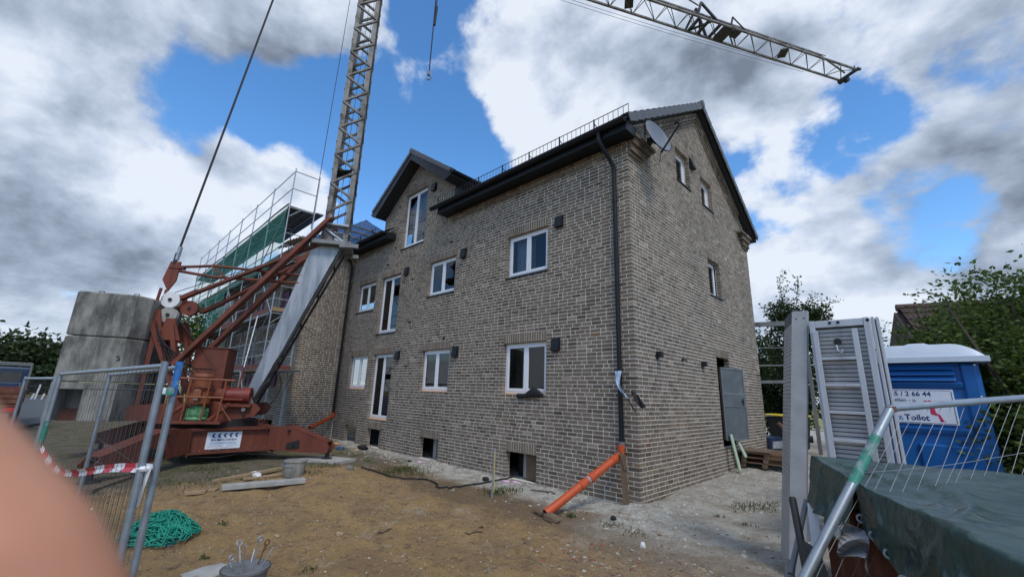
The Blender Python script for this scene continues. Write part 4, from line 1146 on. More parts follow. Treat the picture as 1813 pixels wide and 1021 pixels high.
for i in range(40): m.bb((bx1-.7, by0+.22+i*.045, bz1+.02), (bx1-.03, by0+.232+i*.045, bz1+.026))
m.build('chequer_deck', RED, base_)
# lorry-company board on the base beam
sg = MB(); sy0, sy1, sz0, sz1 = -5.02, -4.26, .255, .66
sg.bb((xf+.030, sy0, sz0), (xf+.036, sy1, sz1)); so = sg.build('company_sign', MT['sign_white'], crane)
TM = Matrix(((0, 0, 1, xf+.0375), (1, 0, 0, 0), (0, 1, 0, 0), (0, 0, 0, 1)))     # text x -> Y, y -> Z, facing +X
def txt_at(y, z): return Matrix.Translation((xf+.0372, y, z)) @ Matrix(((0, 0, 1, 0), (1, 0, 0, 0), (0, 1, 0, 0), (0, 0, 0, 1)))
for i in range(5):
    c = MB(); y = sy0+.10+i*.125
    for (a, b, q, r) in ((.0, .10, .055, .0), (.0, .10, .055, .11)):
        pass
    yy = y; zz = sz1-.085; hh_ = .052
    c.prism([(xf+.0372, yy+.085, zz+hh_), (xf+.0372, yy+.04, zz+hh_), (xf+.0372, yy, zz), (xf+.0372, yy+.04, zz-hh_), (xf+.0372, yy+.085, zz-hh_), (xf+.0372, yy+.045, zz)], (.002, 0, 0))
    c.build('chevron', MT['sign_blue'], so)
text_mesh('BAUMASCHINEN', .074, 'lettering', MT['sign_blue'], so, txt_at(sy0+.10, sz1-.215), bold=.0015)
for i, (z, a, b, mt) in enumerate(((.40, .08, .66, 'sign_lightblue'), (.385, .08, .66, 'sign_lightblue'), (.345, .05, .40, 'sign_grey'), (.345, .46, .70, 'sign_grey'), (.315, .05, .36, 'sign_grey'), (.315, .46, .66, 'sign_grey'), (.285, .2, .5, 'sign_grey'))):
    c = MB(); c.bb((xf+.0362, sy0+a, z-.004), (xf+.0372, sy0+b, z+.004)); c.build('small_print', MT[mt], so)
m = MB()
for y in np.linspace(by0+.3, by1-.3, 9):
    for z in (bz1-.07, bz0+.07): m.disc((xf+.03, y, z), (1, 0, 0), .016, .02, 6)
o = m.build('bolt', MT['galv_dull'], base_); o['kind'] = 'stuff'
m = MB(); m.path([(xf+.06, -5.3, .10), (xf+.1, -4.7, .06), (xf+.08, -4.2, .12), (xf+.12, -3.6, .05), (xf+.4, -3.2, .0)], .014, 6); m.build('hose', MT['rubber'], base_)
# ---- outriggers
def outrigger(a, b, flip):
    a, b = V(*a), V(*b); d = (b-a); Ln = np.linalg.norm(d[:2]); d = d/np.linalg.norm(d); sd = V(-d[1], d[0], 0)
    m = MB()
    for q in (-.15, .15):
        P = lambda t, z: a+d*(t*Ln)+sd*q+V(0, 0, z)
        m.prism([P(-.05, .20), P(.0, .76), P(.30, .80), P(.95, .42), P(1.0, .30), P(.97, .16), P(.6, .14), P(.1, .18)], sd*.03)
    m.bar(a+V(0, 0, .74)+d*.05, a+d*(.32*Ln)+V(0, 0, .79), .30, .03); m.bar(a+d*(.32*Ln)+V(0, 0, .79), a+d*(.96*Ln)+V(0, 0, .42), .33, .03)
    m.bar(a+d*.05+V(0, 0, .19), a+d*(.97*Ln)+V(0, 0, .165), .30, .03)
    o = m.build('outrigger', RED, crane)
    pn = MB()
    for (t, z) in ((.32, .68), (.42, .32)): pn.path([a+d*(t*Ln)+sd*-.24+V(0, 0, z), a+d*(t*Ln)+sd*.24+V(0, 0, z)], .032, 10)
    for q in (-.18, .18): pn.prism([a+d*(tt*Ln)+sd*q+V(0, 0, zz) for tt, zz in ((.30, .22), (.30, .36), (.50, .46), (.52, .25))], sd*.012)
    pn.build('pin', MT['blacksteel'], o)
    f = MB(); e_ = a+d*(.94*Ln)
    f.path([e_+V(0, 0, -.02), e_+V(0, 0, .30)], .055, 10); f.path([e_+V(0, 0, -.05), e_+V(0, 0, .02)], [.24, .09], 10)
    f.build('screw_foot', MT['blacksteel'], o)
    return e_
ft = [outrigger((-8.98, -3.50, 0), (-7.75, -2.38, 0), 0), outrigger((-8.98, -5.50, 0), (-7.35, -7.15, 0), 0), outrigger((-11.2, -3.5, 0), (-12.4, -2.6, 0), 0), outrigger((-11.2, -5.5, 0), (-12.6, -6.8, 0), 0)]
# ---- slewing ring and platform
m = MB(); c0 = K(-2.1, 0, 0); m.path([c0+V(0, 0, .75), c0+V(0, 0, .92)], .85, 36); m.build('slewing_ring', MT['blacksteel'], crane)
m = MB()
for l in (-.62, .62):
    m.prism([K(-5.4, l, .86), K(-5.4, l, 1.12), K(-2.2, l, 1.40), K(-1.95, l, 1.36), K(-1.22, l, 1.36), K(-1.08, l, 1.22), K(-1.22, l, 1.02), K(-1.75, l, .92), K(-3.1, l, .88)], nC*.05)
m.bar(K(-5.4, 0, .92), K(-1.9, 0, .92), 1.2, .05, up=(0, 0, 1))
for s in (-5.3, -4.2, -3.2, -2.2): m.bar(K(s, -.6, 1.05), K(s, .6, 1.05), .08, .22)
plat = m.build('slewing_platform', RED, crane)
m = MB(); m.bar(K(-3.1, 1.0, .90), K(-1.75, 1.0, .90), .75, .06)
for s in (-2.95, -2.0): m.bar(K(s-.05, 1.30, .93), K(s+.2, .72, 1.35), .09, .05)
m.build('service_step', RED, plat)
# guard rail round the service step
gr = MB()
for s in (-3.02, -2.62, -2.2, -1.86): gr.tube(K(s, 1.32, .92), K(s+.06, 1.32, 1.95), .02, 6)
gr.tube(K(-3.0, 1.32, 1.95), K(-1.6, 1.32, 1.93), .026, 8); gr.tube(K(-3.0, 1.32, 1.50), K(-1.8, 1.32, 1.50), .026, 6); gr.tube(K(-1.9, 1.32, 1.40), K(-1.55, 1.32, .95), .014, 5)
gr.build('guard_rail', MT['motororange'], plat)
# slewing gear motor: orange bell over green gearbox
m = MB(); q = K(-2.42, .95, 0)
m.path([q+V(0, 0, z) for z in (1.30, 1.34, 1.62, 1.64, 1.70, 1.72, 1.98, 2.0, 2.08, 2.09)], [.20, .24, .24, .15, .15, .20, .20, .25, .23, .02], 16)
m.box(q+V(.1, -.16, 1.45), (.3, .16, .26), rz=R(61)); m.box(q+V(.16, -.06, 1.58), (.16, .3, .2), rz=R(61)); mo = m.build('slewing_motor', MT['motororange'], plat, smooth=True)
for k, z in enumerate((1.46, 1.66)):
    c = MB(); c.box(q+nC*.29+V(0, 0, z), (.10, .004, .05), rz=math.atan2(dC[1], dC[0])); c.build('plate_label', MT['white'], mo)
m = MB(); m.path([q+V(0, 0, z) for z in (.95, .97, 1.05, 1.06, 1.18, 1.2, 1.28)], [.26, .26, .20, .24, .24, .17, .17], 14)
for k in range(6):
    t = k*math.pi/3; m.box(q+V(.22*math.cos(t), .22*math.sin(t), 1.12), (.05, .05, .2), rz=t)
m.build('gearbox', MT['greenpaint'], plat)
# hoist winch drum
m = MB(); m.path([K(-1.98, .55, 1.55), K(-1.94, .55, 1.55), K(-1.935, .55, 1.55), K(-1.60, .55, 1.55), K(-1.595, .55, 1.55), K(-1.38, .55, 1.55)], [.25, .25, .20, .20, .22, .22], 20); m.build('winch_drum', MT['cranered_bright'], plat, smooth=True)
m = MB(); m.bar(K(-2.0, .8, 1.46), K(-1.5, .8, 1.46), .03, .05); m.bar(K(-2.05, .55, 1.30), K(-1.3, .55, 1.30), .5, .06); m.path([K(-2.3, .55, 1.55), K(-2.0, .55, 1.55)], .17, 14); m.build('winch_frame', RED, plat)
# control cabinet
m = MB(); M_ = Matrix.Rotation(math.atan2(dC[1], dC[0]), 3, 'Z')
m.box(K(-2.55, .05, 2.10), (.78, .75, 1.36), M=M_); m.box(K(-2.55, .05, 2.79), (.84, .81, .03), M=M_)
cb_ = m.build('control_cabinet', RED, plat, bevel=.012)
m = MB(); m.tube(K(-2.9, .44, 2.22), K(-2.45, .44, 2.22), .008, 5); m.build('cabinet_handle', MT['black'], cb_)
# ---- ballast blocks, two stacks, chamfered
def block(l0, l1, s0, s1, z0, z1, niche=False):
    ch = .13
    pr = [(s0, l0), (s1-ch*.6, l0), (s1, l0+ch), (s1, l1-ch*2.6), (s1-ch*1.5, l1), (s0+.03, l1), (s0, l1-.03)]
    bv = .025
    m = MB(); n = len(pr); cs = sum(p[0] for p in pr)/n; cl = sum(p[1] for p in pr)/n
    sh = lambda p, f: (cs+(p[0]-cs)*f, cl+(p[1]-cl)*f)
    rings = []
    for z, f in ((z0, .965), (z0+bv, 1), (z1-bv*1.4, 1), (z1, .96)):
        rings.append([K(*sh(p, f), z) for p in pr])
    b = len(m.v); vs = [p for r in rings for p in r]
    fs = [tuple(range(n))[::-1], tuple(range(3*n, 4*n))]
    for r in range(3):
        for i in range(n): fs.append((r*n+i, r*n+(i+1) % n, (r+1)*n+(i+1) % n, (r+1)*n+i))
    m.add(vs, fs)
    return m
for (l0, l1) in ((.30, 1.12), (-1.12, -.30)):
    for i, (z0, z1) in enumerate(((1.78, 2.85), (2.87, 3.95))):
        block(l0, l1, -5.42, -3.98, z0, z1).build('ballast_block', MT['concrete'], crane)
    m = MB()                                # lowest block with a square pocket open to the outside
    so_ = 1 if l1 > 0 else -1; lo_, li_ = (l1, l0) if l1 > 0 else (l0, l1)
    for (s0, s1, z0, z1) in ((-5.42, -3.98, 1.60, 1.76), (-4.78, -3.98, .88, 1.598), (-5.42, -5.36, .88, 1.598)):
        a, b = min(l0, l1), max(l0, l1)
        m.hexa([K(s0, a, z0), K(s1, a, z0), K(s1-.15*(s1 == -3.98), b, z0), K(s0, b, z0), K(s0, a, z1), K(s1, a, z1), K(s1-.15*(s1 == -3.98), b, z1), K(s0, b, z1)])
    m.hexa([K(-5.36, li_, .88), K(-4.78, li_, .88), K(-4.78, li_+so_*.25, .88), K(-5.36, li_+so_*.25, .88), K(-5.36, li_, 1.598), K(-4.78, li_, 1.598), K(-4.78, li_+so_*.25, 1.598), K(-5.36, li_+so_*.25, 1.598)])
    m.build('ballast_block', MT['concrete'], crane, bevel=.015)
m = MB(); m.path([K(-4.3, 1.115, 2.38), K(-4.26, 1.14, 2.42), K(-4.22, 1.14, 2.34), K(-4.28, 1.115, 2.30)], .012, 6); m.build('lifting_eye', MT['blacksteel'], crane)
for (s_, z) in ((-5.15, 2.9), (-4.4, 2.9), (-5.15, 3.97), (-4.4, 3.97)):
    m = MB(); m.path([K(s_-.06, .72, z), K(s_-.05, .72, z+.07), K(s_+.05, .72, z+.07), K(s_+.06, .72, z)], .012, 6); m.build('lifting_eye', MT['blacksteel'], crane)
m = MB()
for k in range(6): m.path([K(-3.9+.03*k, .60+.02*k, 3.4-.1*k), K(-3.5+.1*k, .66, 2.4), K(-3.0+.15*k, .68, 1.5+.05*k)], .012, 5)
o = m.build('hydraulic_hose', MT['rubber'], crane); o['kind'] = 'stuff'
# ---- rear A-frame that carries the ballast and the pulleys
m = MB()
for l in (-.30, .52):
    m.bar(K(-4.05, l, 3.45), K(-3.0, l, 1.25), .12, .20, up=nC); m.bar(K(-3.55, l, 3.35), K(-3.3, l, 2.35), .10, .16, up=nC)
    m.prism([K(-4.20, l, 3.72), K(-3.90, l, 3.72), K(-3.72, l, 3.05), K(-4.22, l, 3.05)], nC*.06)
    m.prism([K(-3.72, l, 3.50), K(-3.52, l, 3.50), K(-3.30, l, 2.92), K(-3.80, l, 2.92)], nC*.06)
    m.bar(K(-3.92, l, 1.2), K(-3.92, l, 3.2), .10, .10); m.bar(K(-4.0, l, 4.3), K(-4.08, l, 3.2), .07, .07)
for z in (1.3, 2.2, 3.1): m.bar(K(-3.95, -.3, z), K(-3.95, .5, z), .08, .1)
af = m.build('rear_frame', RED, crane)
m = MB(); m.prism([K(-4.10, .10, 5.16), K(-3.86, .10, 5.18), K(-3.88, .10, 4.62), K(-4.02, .10, 4.30), K(-4.20, .10, 4.62)], nC*.06); m.bar(K(-4.06, .10, 4.34), K(-4.08, .10, 3.7), .06, .08)
m.build('link_plate', RED, crane)
def pulley(s, l, z, r, mat, nm='pulley'):
    m = MB(); c = K(s, l, z); m.path([c-nC*.07, c-nC*.05, c, c+nC*.05, c+nC*.07], [r, r, r*.82, r, r], 24); o = m.build(nm, MT[mat], crane, smooth=True)
    h_ = MB(); h_.disc(c, nC, r*.22, .2, 10); h_.build('axle', MT['blacksteel'], o); return o
pulley(-3.78, .35, 4.02, .22, 'white'); pulley(-3.74, .38, 3.60, .21, 'concrete_light'); pulley(-3.36, .2, 3.85, .21, 'cranered'); pulley(-3.80, -.05, 4.02, .24, 'cranered'); pulley(-4.12, .2, 3.86, .16, 'concrete_light')
# ---- struts from the A-frame up to the mast
for (l, dl) in ((.55, 0), (-.55, 0)):
    m = MB(); m.bar(K(-3.30, l, 2.28), K(-.06, l*.95, 6.98), .10, .31, up=nC); m.path([K(-.06, l*.95+.12*np.sign(l), 6.98), K(-.06, l*.95-.1*np.sign(l), 6.98)], .10, 14); st_ = m.build('main_strut', RED, crane)
    if l > 0:
        p = MB(); p.path([K(-.06, l*.95+.16, 6.98), K(-.06, l*.95-.1, 6.98)], .06, 12); p.build('pin', MT['galv_dull'], st_)
for (l, s0, z0) in ((.30, -3.72, 4.0), (-.45, -3.30, 3.86)):
    m = MB(); m.bar(K(s0+.22, l, z0+.14), K(-.42, l, 6.08), .07, .17, up=nC); m.bar(K(s0, l, z0), K(s0+.5, l, z0+.34), .10, .20, up=nC); m.path([K(-.55, l, 5.98), K(-.3, l, 6.13)], .055, 8); m.build('tie_bar', RED, crane)
# horizontal gantry arm of two tubes
for l in (.25,):
    m = MB(); m.path([K(-3.95, l*.3, 5.02), K(-3.0, l*.8, 5.14), K(-.66, l, 5.10)], .042, 8); m.path([K(-3.90, l*.3, 4.92), K(-3.0, l, 4.80), K(-.72, l, 4.86)], .042, 8); m.bar(K(-3.05, l, 5.12), K(-2.62, l, 4.80), .05, .05, up=nC)
    m.bar(K(-4.1, l*.3, 5.0), K(-3.75, l*.3, 5.0), .05, .16, up=nC); m.build('gantry_arm', RED, crane)
# ---- inclined foot of the mast: folded galvanised box, tapering down to the pivot
m = MB()
def sec(s, z, w, l): return [K(s-w/2, -l, z), K(s+w/2, -l, z+.05*w), K(s+w/2, l, z+.05*w), K(s-w/2, l, z)]
secs = [(-1.60, 1.20, .16, .16), (-1.55, 1.42, .24, .20), (-1.12, 2.7, .40, .24), (-.56, 4.55, .60, .28), (-.10, 6.08, .80, .30)]
rings = [sec(*q) for q in secs]
vs = [p for r in rings for p in r]; fs = [(3, 2, 1, 0), tuple(range(16, 20))]
for r in range(4):
    for i in range(4): fs.append((r*4+i, r*4+(i+1) % 4, (r+1)*4+(i+1) % 4, (r+1)*4+i))
m.add(vs, fs); ft_ = m.build('mast_foot', MT['galv'], crane)
m = MB(); m.bar(K(-1.42, .22, 1.25), K(.36, .32, 6.0), .05, .13, up=nC); m.bar(K(-1.42, -.22, 1.25), K(.36, -.32, 6.0), .05, .13, up=nC)
for t in (.1, .3, .5, .7, .9): m.bar(K(-1.40+1.74*t, -.25, 1.28+4.7*t), K(-1.40+1.74*t, .25, 1.28+4.7*t), .06, .06)
m.build('foot_ladder_rail', MT['blacksteel'], ft_)
m = MB(); m.path([K(-1.38+1.7*t+.05*math.sin(t*19), .30, 1.3+4.6*t) for t in np.linspace(0, 1, 30)], .018, 6); m.path([K(-1.0+.3*math.sin(t*3), .5, 1.2+1.2*t) for t in np.linspace(0, 1, 12)], .015, 5); m.build('cable', MT['rubber'], ft_)
m = MB(); m.path([K(-1.45, -.78, 1.20), K(-1.45, .78, 1.20)], .05, 12); m.prism([K(-1.80, .50, 1.42), K(-1.38, .50, 1.52), K(-1.22, .50, 1.20), K(-1.55, .50, 1.10)], nC*.04); m.build('pivot_pin', MT['galv_dull'], crane)
# head plate of the foot
m = MB(); m.bar(K(-.5, 0, 6.16), K(.62, 0, 6.20), 1.15, .12); m.bar(K(.3, .55, 6.1), K(.85, .6, 6.12), .12, .12, up=nC); m.bar(K(.3, -.55, 6.1), K(.8, -.55, 6.12), .12, .12, up=nC); m.build('head_plate', MT['galv_dull'], crane)
# ---- lattice mast
S0, S1, L0, ZB, ZT = -.25, .48, .38, 6.2, 20.4
mast_parts = []
for s in (S0, S1):
    for l in (-L0, L0):
        m = MB(); wd = .14
        sg_, lg_ = (1 if s == S0 else -1), (1 if l < 0 else -1)
        m.bar(K(s+sg_*wd/2, l, ZB), K(s+sg_*wd/2, l, ZT), wd, .012, up=nC)
        m.bar(K(s, l+lg_*wd/2, ZB), K(s, l+lg_*wd/2, ZT), .012, wd, up=nC)
        m.build('mast_chord', MT['lattice'], crane)
nb = 13; hb = (ZT-7.2)/nb
m = None
for i in range(nb):
    z = 7.2+i*hb; zm = z+hb*.52
    for l in (-L0, L0):
        for (a, b, za, zb) in ((S0, S1, z, zm), (S1, S0, zm+.03, z+hb)):
            d = MB(); d.bar(K(a, l, za), K(b, l, zb), .06, .08, up=nC); d.build('mast_brace', MT['lattice'], crane)
    for s in (S0, S1):
        d = MB(); d.bar(K(s, -L0, z), K(s, L0, zm), .05, .045, up=dC); d.build('mast_brace', MT['lattice'], crane)
m = MB(); m.bar(K(S0-.05, L0, 6.78), K(S1, L0, 6.78), .05, .34, up=nC); m.bar(K(S0-.05, -L0, 6.78), K(S1, -L0, 6.78), .05, .34, up=nC)
for l in (-L0, L0): m.bar(K(-.2, l, 6.65), K(.5, l, 6.2), .05, .10, up=nC); m.bar(K(.1, l, 6.35), K(.5, l, 6.2), .05, .06, up=nC)
m.build('mast_collar', MT['galv'], crane)
m = MB(); m.bar(K(-.1, 0, 6.45), K(.35, 0, 6.45), .5, .25); m.prism([K(S0-.12, .2, 6.2), K(.05, .2, 6.25), K(.02, .2, 6.7), K(S0, .2, 6.75)], nC*.3); m.build('guide_block', MT['galv_dull'], crane)
m = MB(); m.prism([K(S0+.05, .0, 8.75), K(S1, .0, 8.85), K(S1, 0, 8.70), K(.3, 0, 9.05), K(.25, 0, 8.85)], nC*.5); m.build('mast_bracket', MT['blacksteel'], crane)
# ---- tower head, jib, ropes
m = MB()
for l in (-L0, L0):
    m.bar(K(S0, l, ZT), K(.1, l*.3, 23.4), .09, .09, up=nC); m.bar(K(S1, l, ZT), K(.1, l*.3, 23.4), .09, .09, up=nC); m.bar(K(S0, l, ZT), K(-2.3, l*.6, 21.6), .08, .08, up=nC); m.bar(K(.1, l*.3, 23.3), K(-2.3, l*.6, 21.6), .06, .06, up=nC)
m.bar(K(S0, 0, ZT), K(S1, 0, ZT), .95, .15); m.build('tower_head', MT['lattice'], crane)
JZ, JL, JS0, JS1, JH = 20.0, .45, .6, 25.6, .78
for l in (-JL, JL):
    m = MB(); m.bar(K(JS0, l, JZ), K(JS1, l, JZ), .09, .09); m.build('jib_chord', MT['lattice'], crane)
m = MB(); m.bar(K(JS0+.4, 0, JZ+JH), K(23.5, 0, JZ+JH), .08, .08); m.bar(K(23.5, 0, JZ+JH), K(JS1-.3, 0, JZ+.08), .07, .07); m.build('jib_chord', MT['lattice'], crane)
nj = 20; st = (JS1-JS0)/nj
for i in range(nj):
    s = JS0+i*st
    for l in (-JL, JL):
        top = JZ+JH if s+st/2 < 23.6 else JZ+JH*max(.1, (25.3-s-st/2)/1.8)
        d = MB(); d.tube(K(s, l, JZ), K(s+st/2, 0, top), .022, 5); d.tube(K(s+st, l, JZ), K(s+st/2, 0, top), .022, 5); d.build('jib_brace', MT['lattice'], crane)
    d = MB(); d.tube(K(s, JL, JZ), K(s+st, -JL, JZ), .018, 5); d.tube(K(s, -JL, JZ), K(s, JL, JZ), .018, 5); d.build('jib_brace', MT['lattice'], crane)
# folding joint and winch at two thirds of the jib
m = MB(); sj = 16.0
for s in (sj-.9, sj-.35, sj+.35, sj+.8): m.bar(K(s, -JL, JZ+.05), K(s, JL, JZ+.05), .12, .12)
m.bar(K(sj-1.0, -JL, JZ), K(sj-.2, JL, JZ), .08, .08); m.bar(K(sj-1.0, JL, JZ), K(sj-.2, -JL, JZ), .08, .08)
for l in (-JL, JL): m.bar(K(sj-1.1, l, JZ), K(sj-.55, l*.4, JZ+1.3), .10, .10, up=nC); m.bar(K(sj+.2, l, JZ), K(sj-.55, l*.4, JZ+1.3), .10, .10, up=nC); m.bar(K(sj+.9, l, JZ), K(sj+1.35, l*.5, JZ+1.0), .07, .07, up=nC); m.bar(K(sj+1.9, l, JZ+.05), K(sj+1.35, l*.5, JZ+1.0), .05, .05, up=nC)
m.bar(K(sj+.55, 0, JZ-.02), K(sj+1.1, 0, JZ-.02), .75, .16); m.bar(K(sj+1.2, .2, JZ), K(sj+1.6, .2, JZ), .4, .14); m.build('jib_joint', MT['blacksteel'], crane)
m = MB(); m.bar(K(sj-.55, 0, JZ+1.3), K(3.5, 0, 25.0), .05, .05); m.build('jib_tie', MT['lattice'], crane)
for s in (20.6, 11.2):
    m = MB(); m.bar(K(s, -.1, JZ+.03), K(s+.35, .1, JZ+.03), .6, .06); m.build('jib_plate', MT['blacksteel'], crane)
m = MB(); m.bar(K(JS1-.05, -JL-.1, JZ), K(JS1-.05, JL+.12, JZ), .12, .14); m.path([K(JS1+.05, -.3, JZ-.10), K(JS1+.05, -.1, JZ-.10)], .17, 14); m.path([K(JS1-.1, -.5, JZ-.1), K(JS1-.1, -.25, JZ-.1)], .15, 14); m.bar(K(JS1, .35, JZ+.05), K(JS1+.15, .55, JZ+.02), .07, .12); m.tube(K(JS1-.1, .4, JZ), K(JS1-.1, .4, JZ+.3), .025, 5); m.build('jib_tip', MT['blacksteel'], crane)
m = MB()
for l, dz in ((-.62, -.05), (-.70, -.16)): m.path([K(2.6+(22.8-2.6)*t, l+.2*t, JZ+dz-.55*math.sin(math.pi*t)*.35) for t in np.linspace(0, 1, 14)], .010, 4)
m.path([K(6, 0, JZ+JH+.02), K(24, 0, JZ+JH+.06)], .02, 5); m.build('trolley_rope', MT['blacksteel'], crane)
m = MB(); m.path([K(-4.0, .1, 5.35), K(-2.36, .1, 20.9)], .030, 6); m.path([K(-4.02, .1, 5.1), K(-4.0, .1, 5.42)], .05, 8); m.build('pendant_rope', MT['blacksteel'], crane)
m = MB(); m.tube(K(-3.99, .1, 5.22), K(-3.96, .1, 5.62), .055, 8); m.build('rope_socket', MT['steel'], crane)
m = MB(); m.tube(K(-.62, .3, 6.6), K(-.50, .3, 20.6), .010, 4); m.tube(K(.05, -.1, 6.8), K(.1, -.1, 20.4), .008, 4); m.tube(K(.28, .1, 6.8), K(.25, .1, 20.4), .008, 4)
m.tube(K(-3.78, .35, 4.22), K(-.6, .35, 5.9), .010, 4); m.tube(K(-3.4, .2, 3.95), K(-.6, .1, 5.7), .010, 4); m.tube(K(-4.1, .2, 4.0), K(-.7, -.2, 5.6), .008, 4); m.tube(K(-1.9, .6, 1.75), K(-3.6, .3, 3.6), .006, 4); m.tube(K(-2.4, .9, 2.08), K(-1.4, .9, 2.75), .006, 4); m.build('hoist_rope', MT['blacksteel'], crane)
m = MB(); m.bar(K(2.2, -.45, JZ-.1), K(2.9, -.45, JZ-.1), .1, .1); m.bar(K(2.2, .45, JZ-.1), K(2.9, .45, JZ-.1), .1, .1); m.bar(K(2.5, -.45, JZ-.15), K(2.5, .45, JZ-.15), .3, .12); m.build('trolley', MT['blacksteel'], crane)
m = MB(); m.tube(K(2.50, 0, 13.4), K(2.48, 0.0, JZ-.1), .026, 6); m.tube(K(2.52, .03, 15.9), K(2.60, .03, JZ-.1), .022, 6); m.tube(K(2.53, .03, 15.7), K(2.56, .03, 16.6), .05, 6); m.build('hook_rope', MT['blacksteel'], crane)
m = MB(); m.path([K(2.49, 0, 13.55), K(2.49, 0, 13.40)], .06, 8); m.path([K(2.49+.10*math.sin(t), 0, 13.30-.10*math.cos(t)) for t in np.linspace(-.6, 3.6, 10)], .025, 6); m.build('hook', MT['galv_dull'], crane)
# timber/steel pads under the feet
for i, e_ in enumerate(ft):
    m = MB(); z = ground_z(e_[0], e_[1]); m.box((e_[0], e_[1], z+.02), (1.25, .8, .07), rz=.4 if i == 0 else -.5)
    o = m.build('support_pad', MT['slab'] if i == 0 else MT['timber_old'], None)
    tag(o, ['pale slab under the screw foot nearest the house windows', 'dark plank pad under the crane foot behind the wire fence', 'plank pad under the crane foot close to the brick wing', 'plank pad under the crane foot farthest behind the ballast'][i], 'pad')
# ================================================================== THINGS ON THE SITE
def G(x, y): return ground_z(x, y)
def at_ground(px, py):
    z = 0.0
    for _ in range(6):
        p = PZ(px, py, z); z = G(p[0], p[1])
    return PZ(px, py, z)
# ---- orange drain pipe from the downpipe to the ground, with its plank prop and two stones
def orange(p0, p1, joints, name, label):
    p0, p1 = np.array(p0), np.array(p1); d = p1-p0
    r = thing(name, label, 'pipe', p1)
    m = MB(); m.path([p0, p1], .068, 18, closed_ends=False); m.path([p1, p0], .060, 18, closed_ends=False); b = m.build('pipe', MT['orange_pipe'], r, smooth='all', fixn=False)
    for t in joints:
        c = MB(); L_ = np.linalg.norm(d); c.path([p0+d*t, p0+d*(t+.02/L_), p0+d*(t+.10/L_), p0+d*(t+.115/L_), p0+d*(t+.13/L_)], [.070, .078, .078, .083, .070], 18); c.build('socket', MT['orange_pipe'], r, smooth=True)
    e = MB(); u = d/np.linalg.norm(d)
    e.path([p0-V(0, 0, -.16), p0-V(0, 0, -.04), p0+u*.02, p0+u*.12], .070, 14); e.build('elbow', MT['orange_pipe'], r, smooth=True)
    return r
pe = at_ground(966, 917)+V(0, 0, .07)
pp = orange((xb, -.12, .80), pe, (.08, .40, .52), 'drain_pipe', 'long orange plastic drain pipe sloping from the corner downpipe to the ground')
m = MB(); m.path([(xb, -.09, .93), (xb, -.09, 1.02)], .062, 14); m.build('collar', MT['galv_dull'], pp)
q = V(xb, -.12, .8)+(pe-V(xb, -.12, .8))*.455
m = MB(); dpv = (pe-V(xb, -.12, .8)); dpv /= np.linalg.norm(dpv); m.path([q-dpv*.06, q+dpv*.06], .0705, 16); m.build('pipe_label', MT['sign_grey'], pp)
orange((xc, yc, .74), PX(548, 757, -12.6), (.45,), 'drain_pipe', 'short orange drain pipe at the recess behind the crane outrigger')
m = MB()
b0 = at_ground(1109, 893); m.bar(V(b0[0], b0[1], b0[2]-.03), (xb+.10, -.24, .80), .11, .035, up=(.3, -1, 0)); m.bar(V(xb+.16, -.24, .55), (xb+.07, -.27, .86), .05, .03, up=(.3, -1, 0))
solo(m.build('prop_plank', MT['timber_old'], None), 'weathered plank propping the orange pipe against the house corner', 'plank')
for k, (dx, dy, sx, sy, lab) in enumerate(((-.16, .06, .30, .18, 'dark clod of earth left of the orange pipe end'), (.16, -.04, .36, .20, 'dark flat stone right of the orange pipe end'))):
    m = MB(); c = V(pe[0]+dx, pe[1]+dy, G(pe[0]+dx, pe[1]+dy)+.04)
    bm = bmesh.new(); bmesh.ops.create_icosphere(bm, subdivisions=2, radius=.5)
    for v in bm.verts:
        n_ = 1+.25*mnoise.noise(v.co*2.5+Vector((k*7, 0, 0))); v.co = Vector((c[0]+v.co.x*sx*n_, c[1]+v.co.y*sy*n_, c[2]+v.co.z*.14*n_))
    m.add([tuple(v.co) for v in bm.verts], [tuple(v.index for v in f.verts) for f in bm.faces]); bm.free()
    solo(m.build('stone', MT['timber_old'], None), lab, 'stone')
# ---- torn silver wrap hanging from the downpipe
m = MB(); rows = []
z0 = PY(1104, 656, -.15)[2]; z1 = PY(1137, 715, -.15)[2]
for i in range(17):
    t = i/16; cx = xb+.0+ (0 if t < .3 else (t-.3)**1.2*.42); z = z0+(z1-z0)*t; w_ = .13*(1-.5*t)+.01*math.sin(i*1.7); y = -.15-.05*t-.03*math.sin(t*5)
    rows.append([(cx-w_/2+w_*j/6, y+.02*math.sin(j*1.2+i*.5), z+.02*math.sin(j*.9)*t-(j/6)*.06*t) for j in range(7)])
m.grid(rows[:13]); wr_ = m.build('downpipe_wrap', MT['foil'], None, fixn=False); tag(wr_, 'torn silver wrap hanging off the downpipe at the house corner', 'wrap')
m = MB(); m.grid(rows[12:]+[[(p[0]+.06, p[1]-.01, p[2]-.10+.04*(j % 2)) for j, p in enumerate(rows[-1])]]); m.build('torn_end', MT['rubber'], wr_, fixn=False)
q0, q1 = PY(1118, 692, -.22), PY(1140, 722, -.24); m = MB(); rg_ = []
for k in range(9):
    t = k/8; c_ = q0+(q1-q0)*t; w_ = .035+.05*math.sin(t*2.6)+.012*math.sin(k*2.1); rg_.append([c_+V(w_*(j/5-.5)*1.2, .02*math.sin(j*1.3+k), w_*(j/5-.5)*.7) for j in range(6)])
m.grid(rg_); m.build('torn_end', MT['rubber'], wr_, fixn=False)
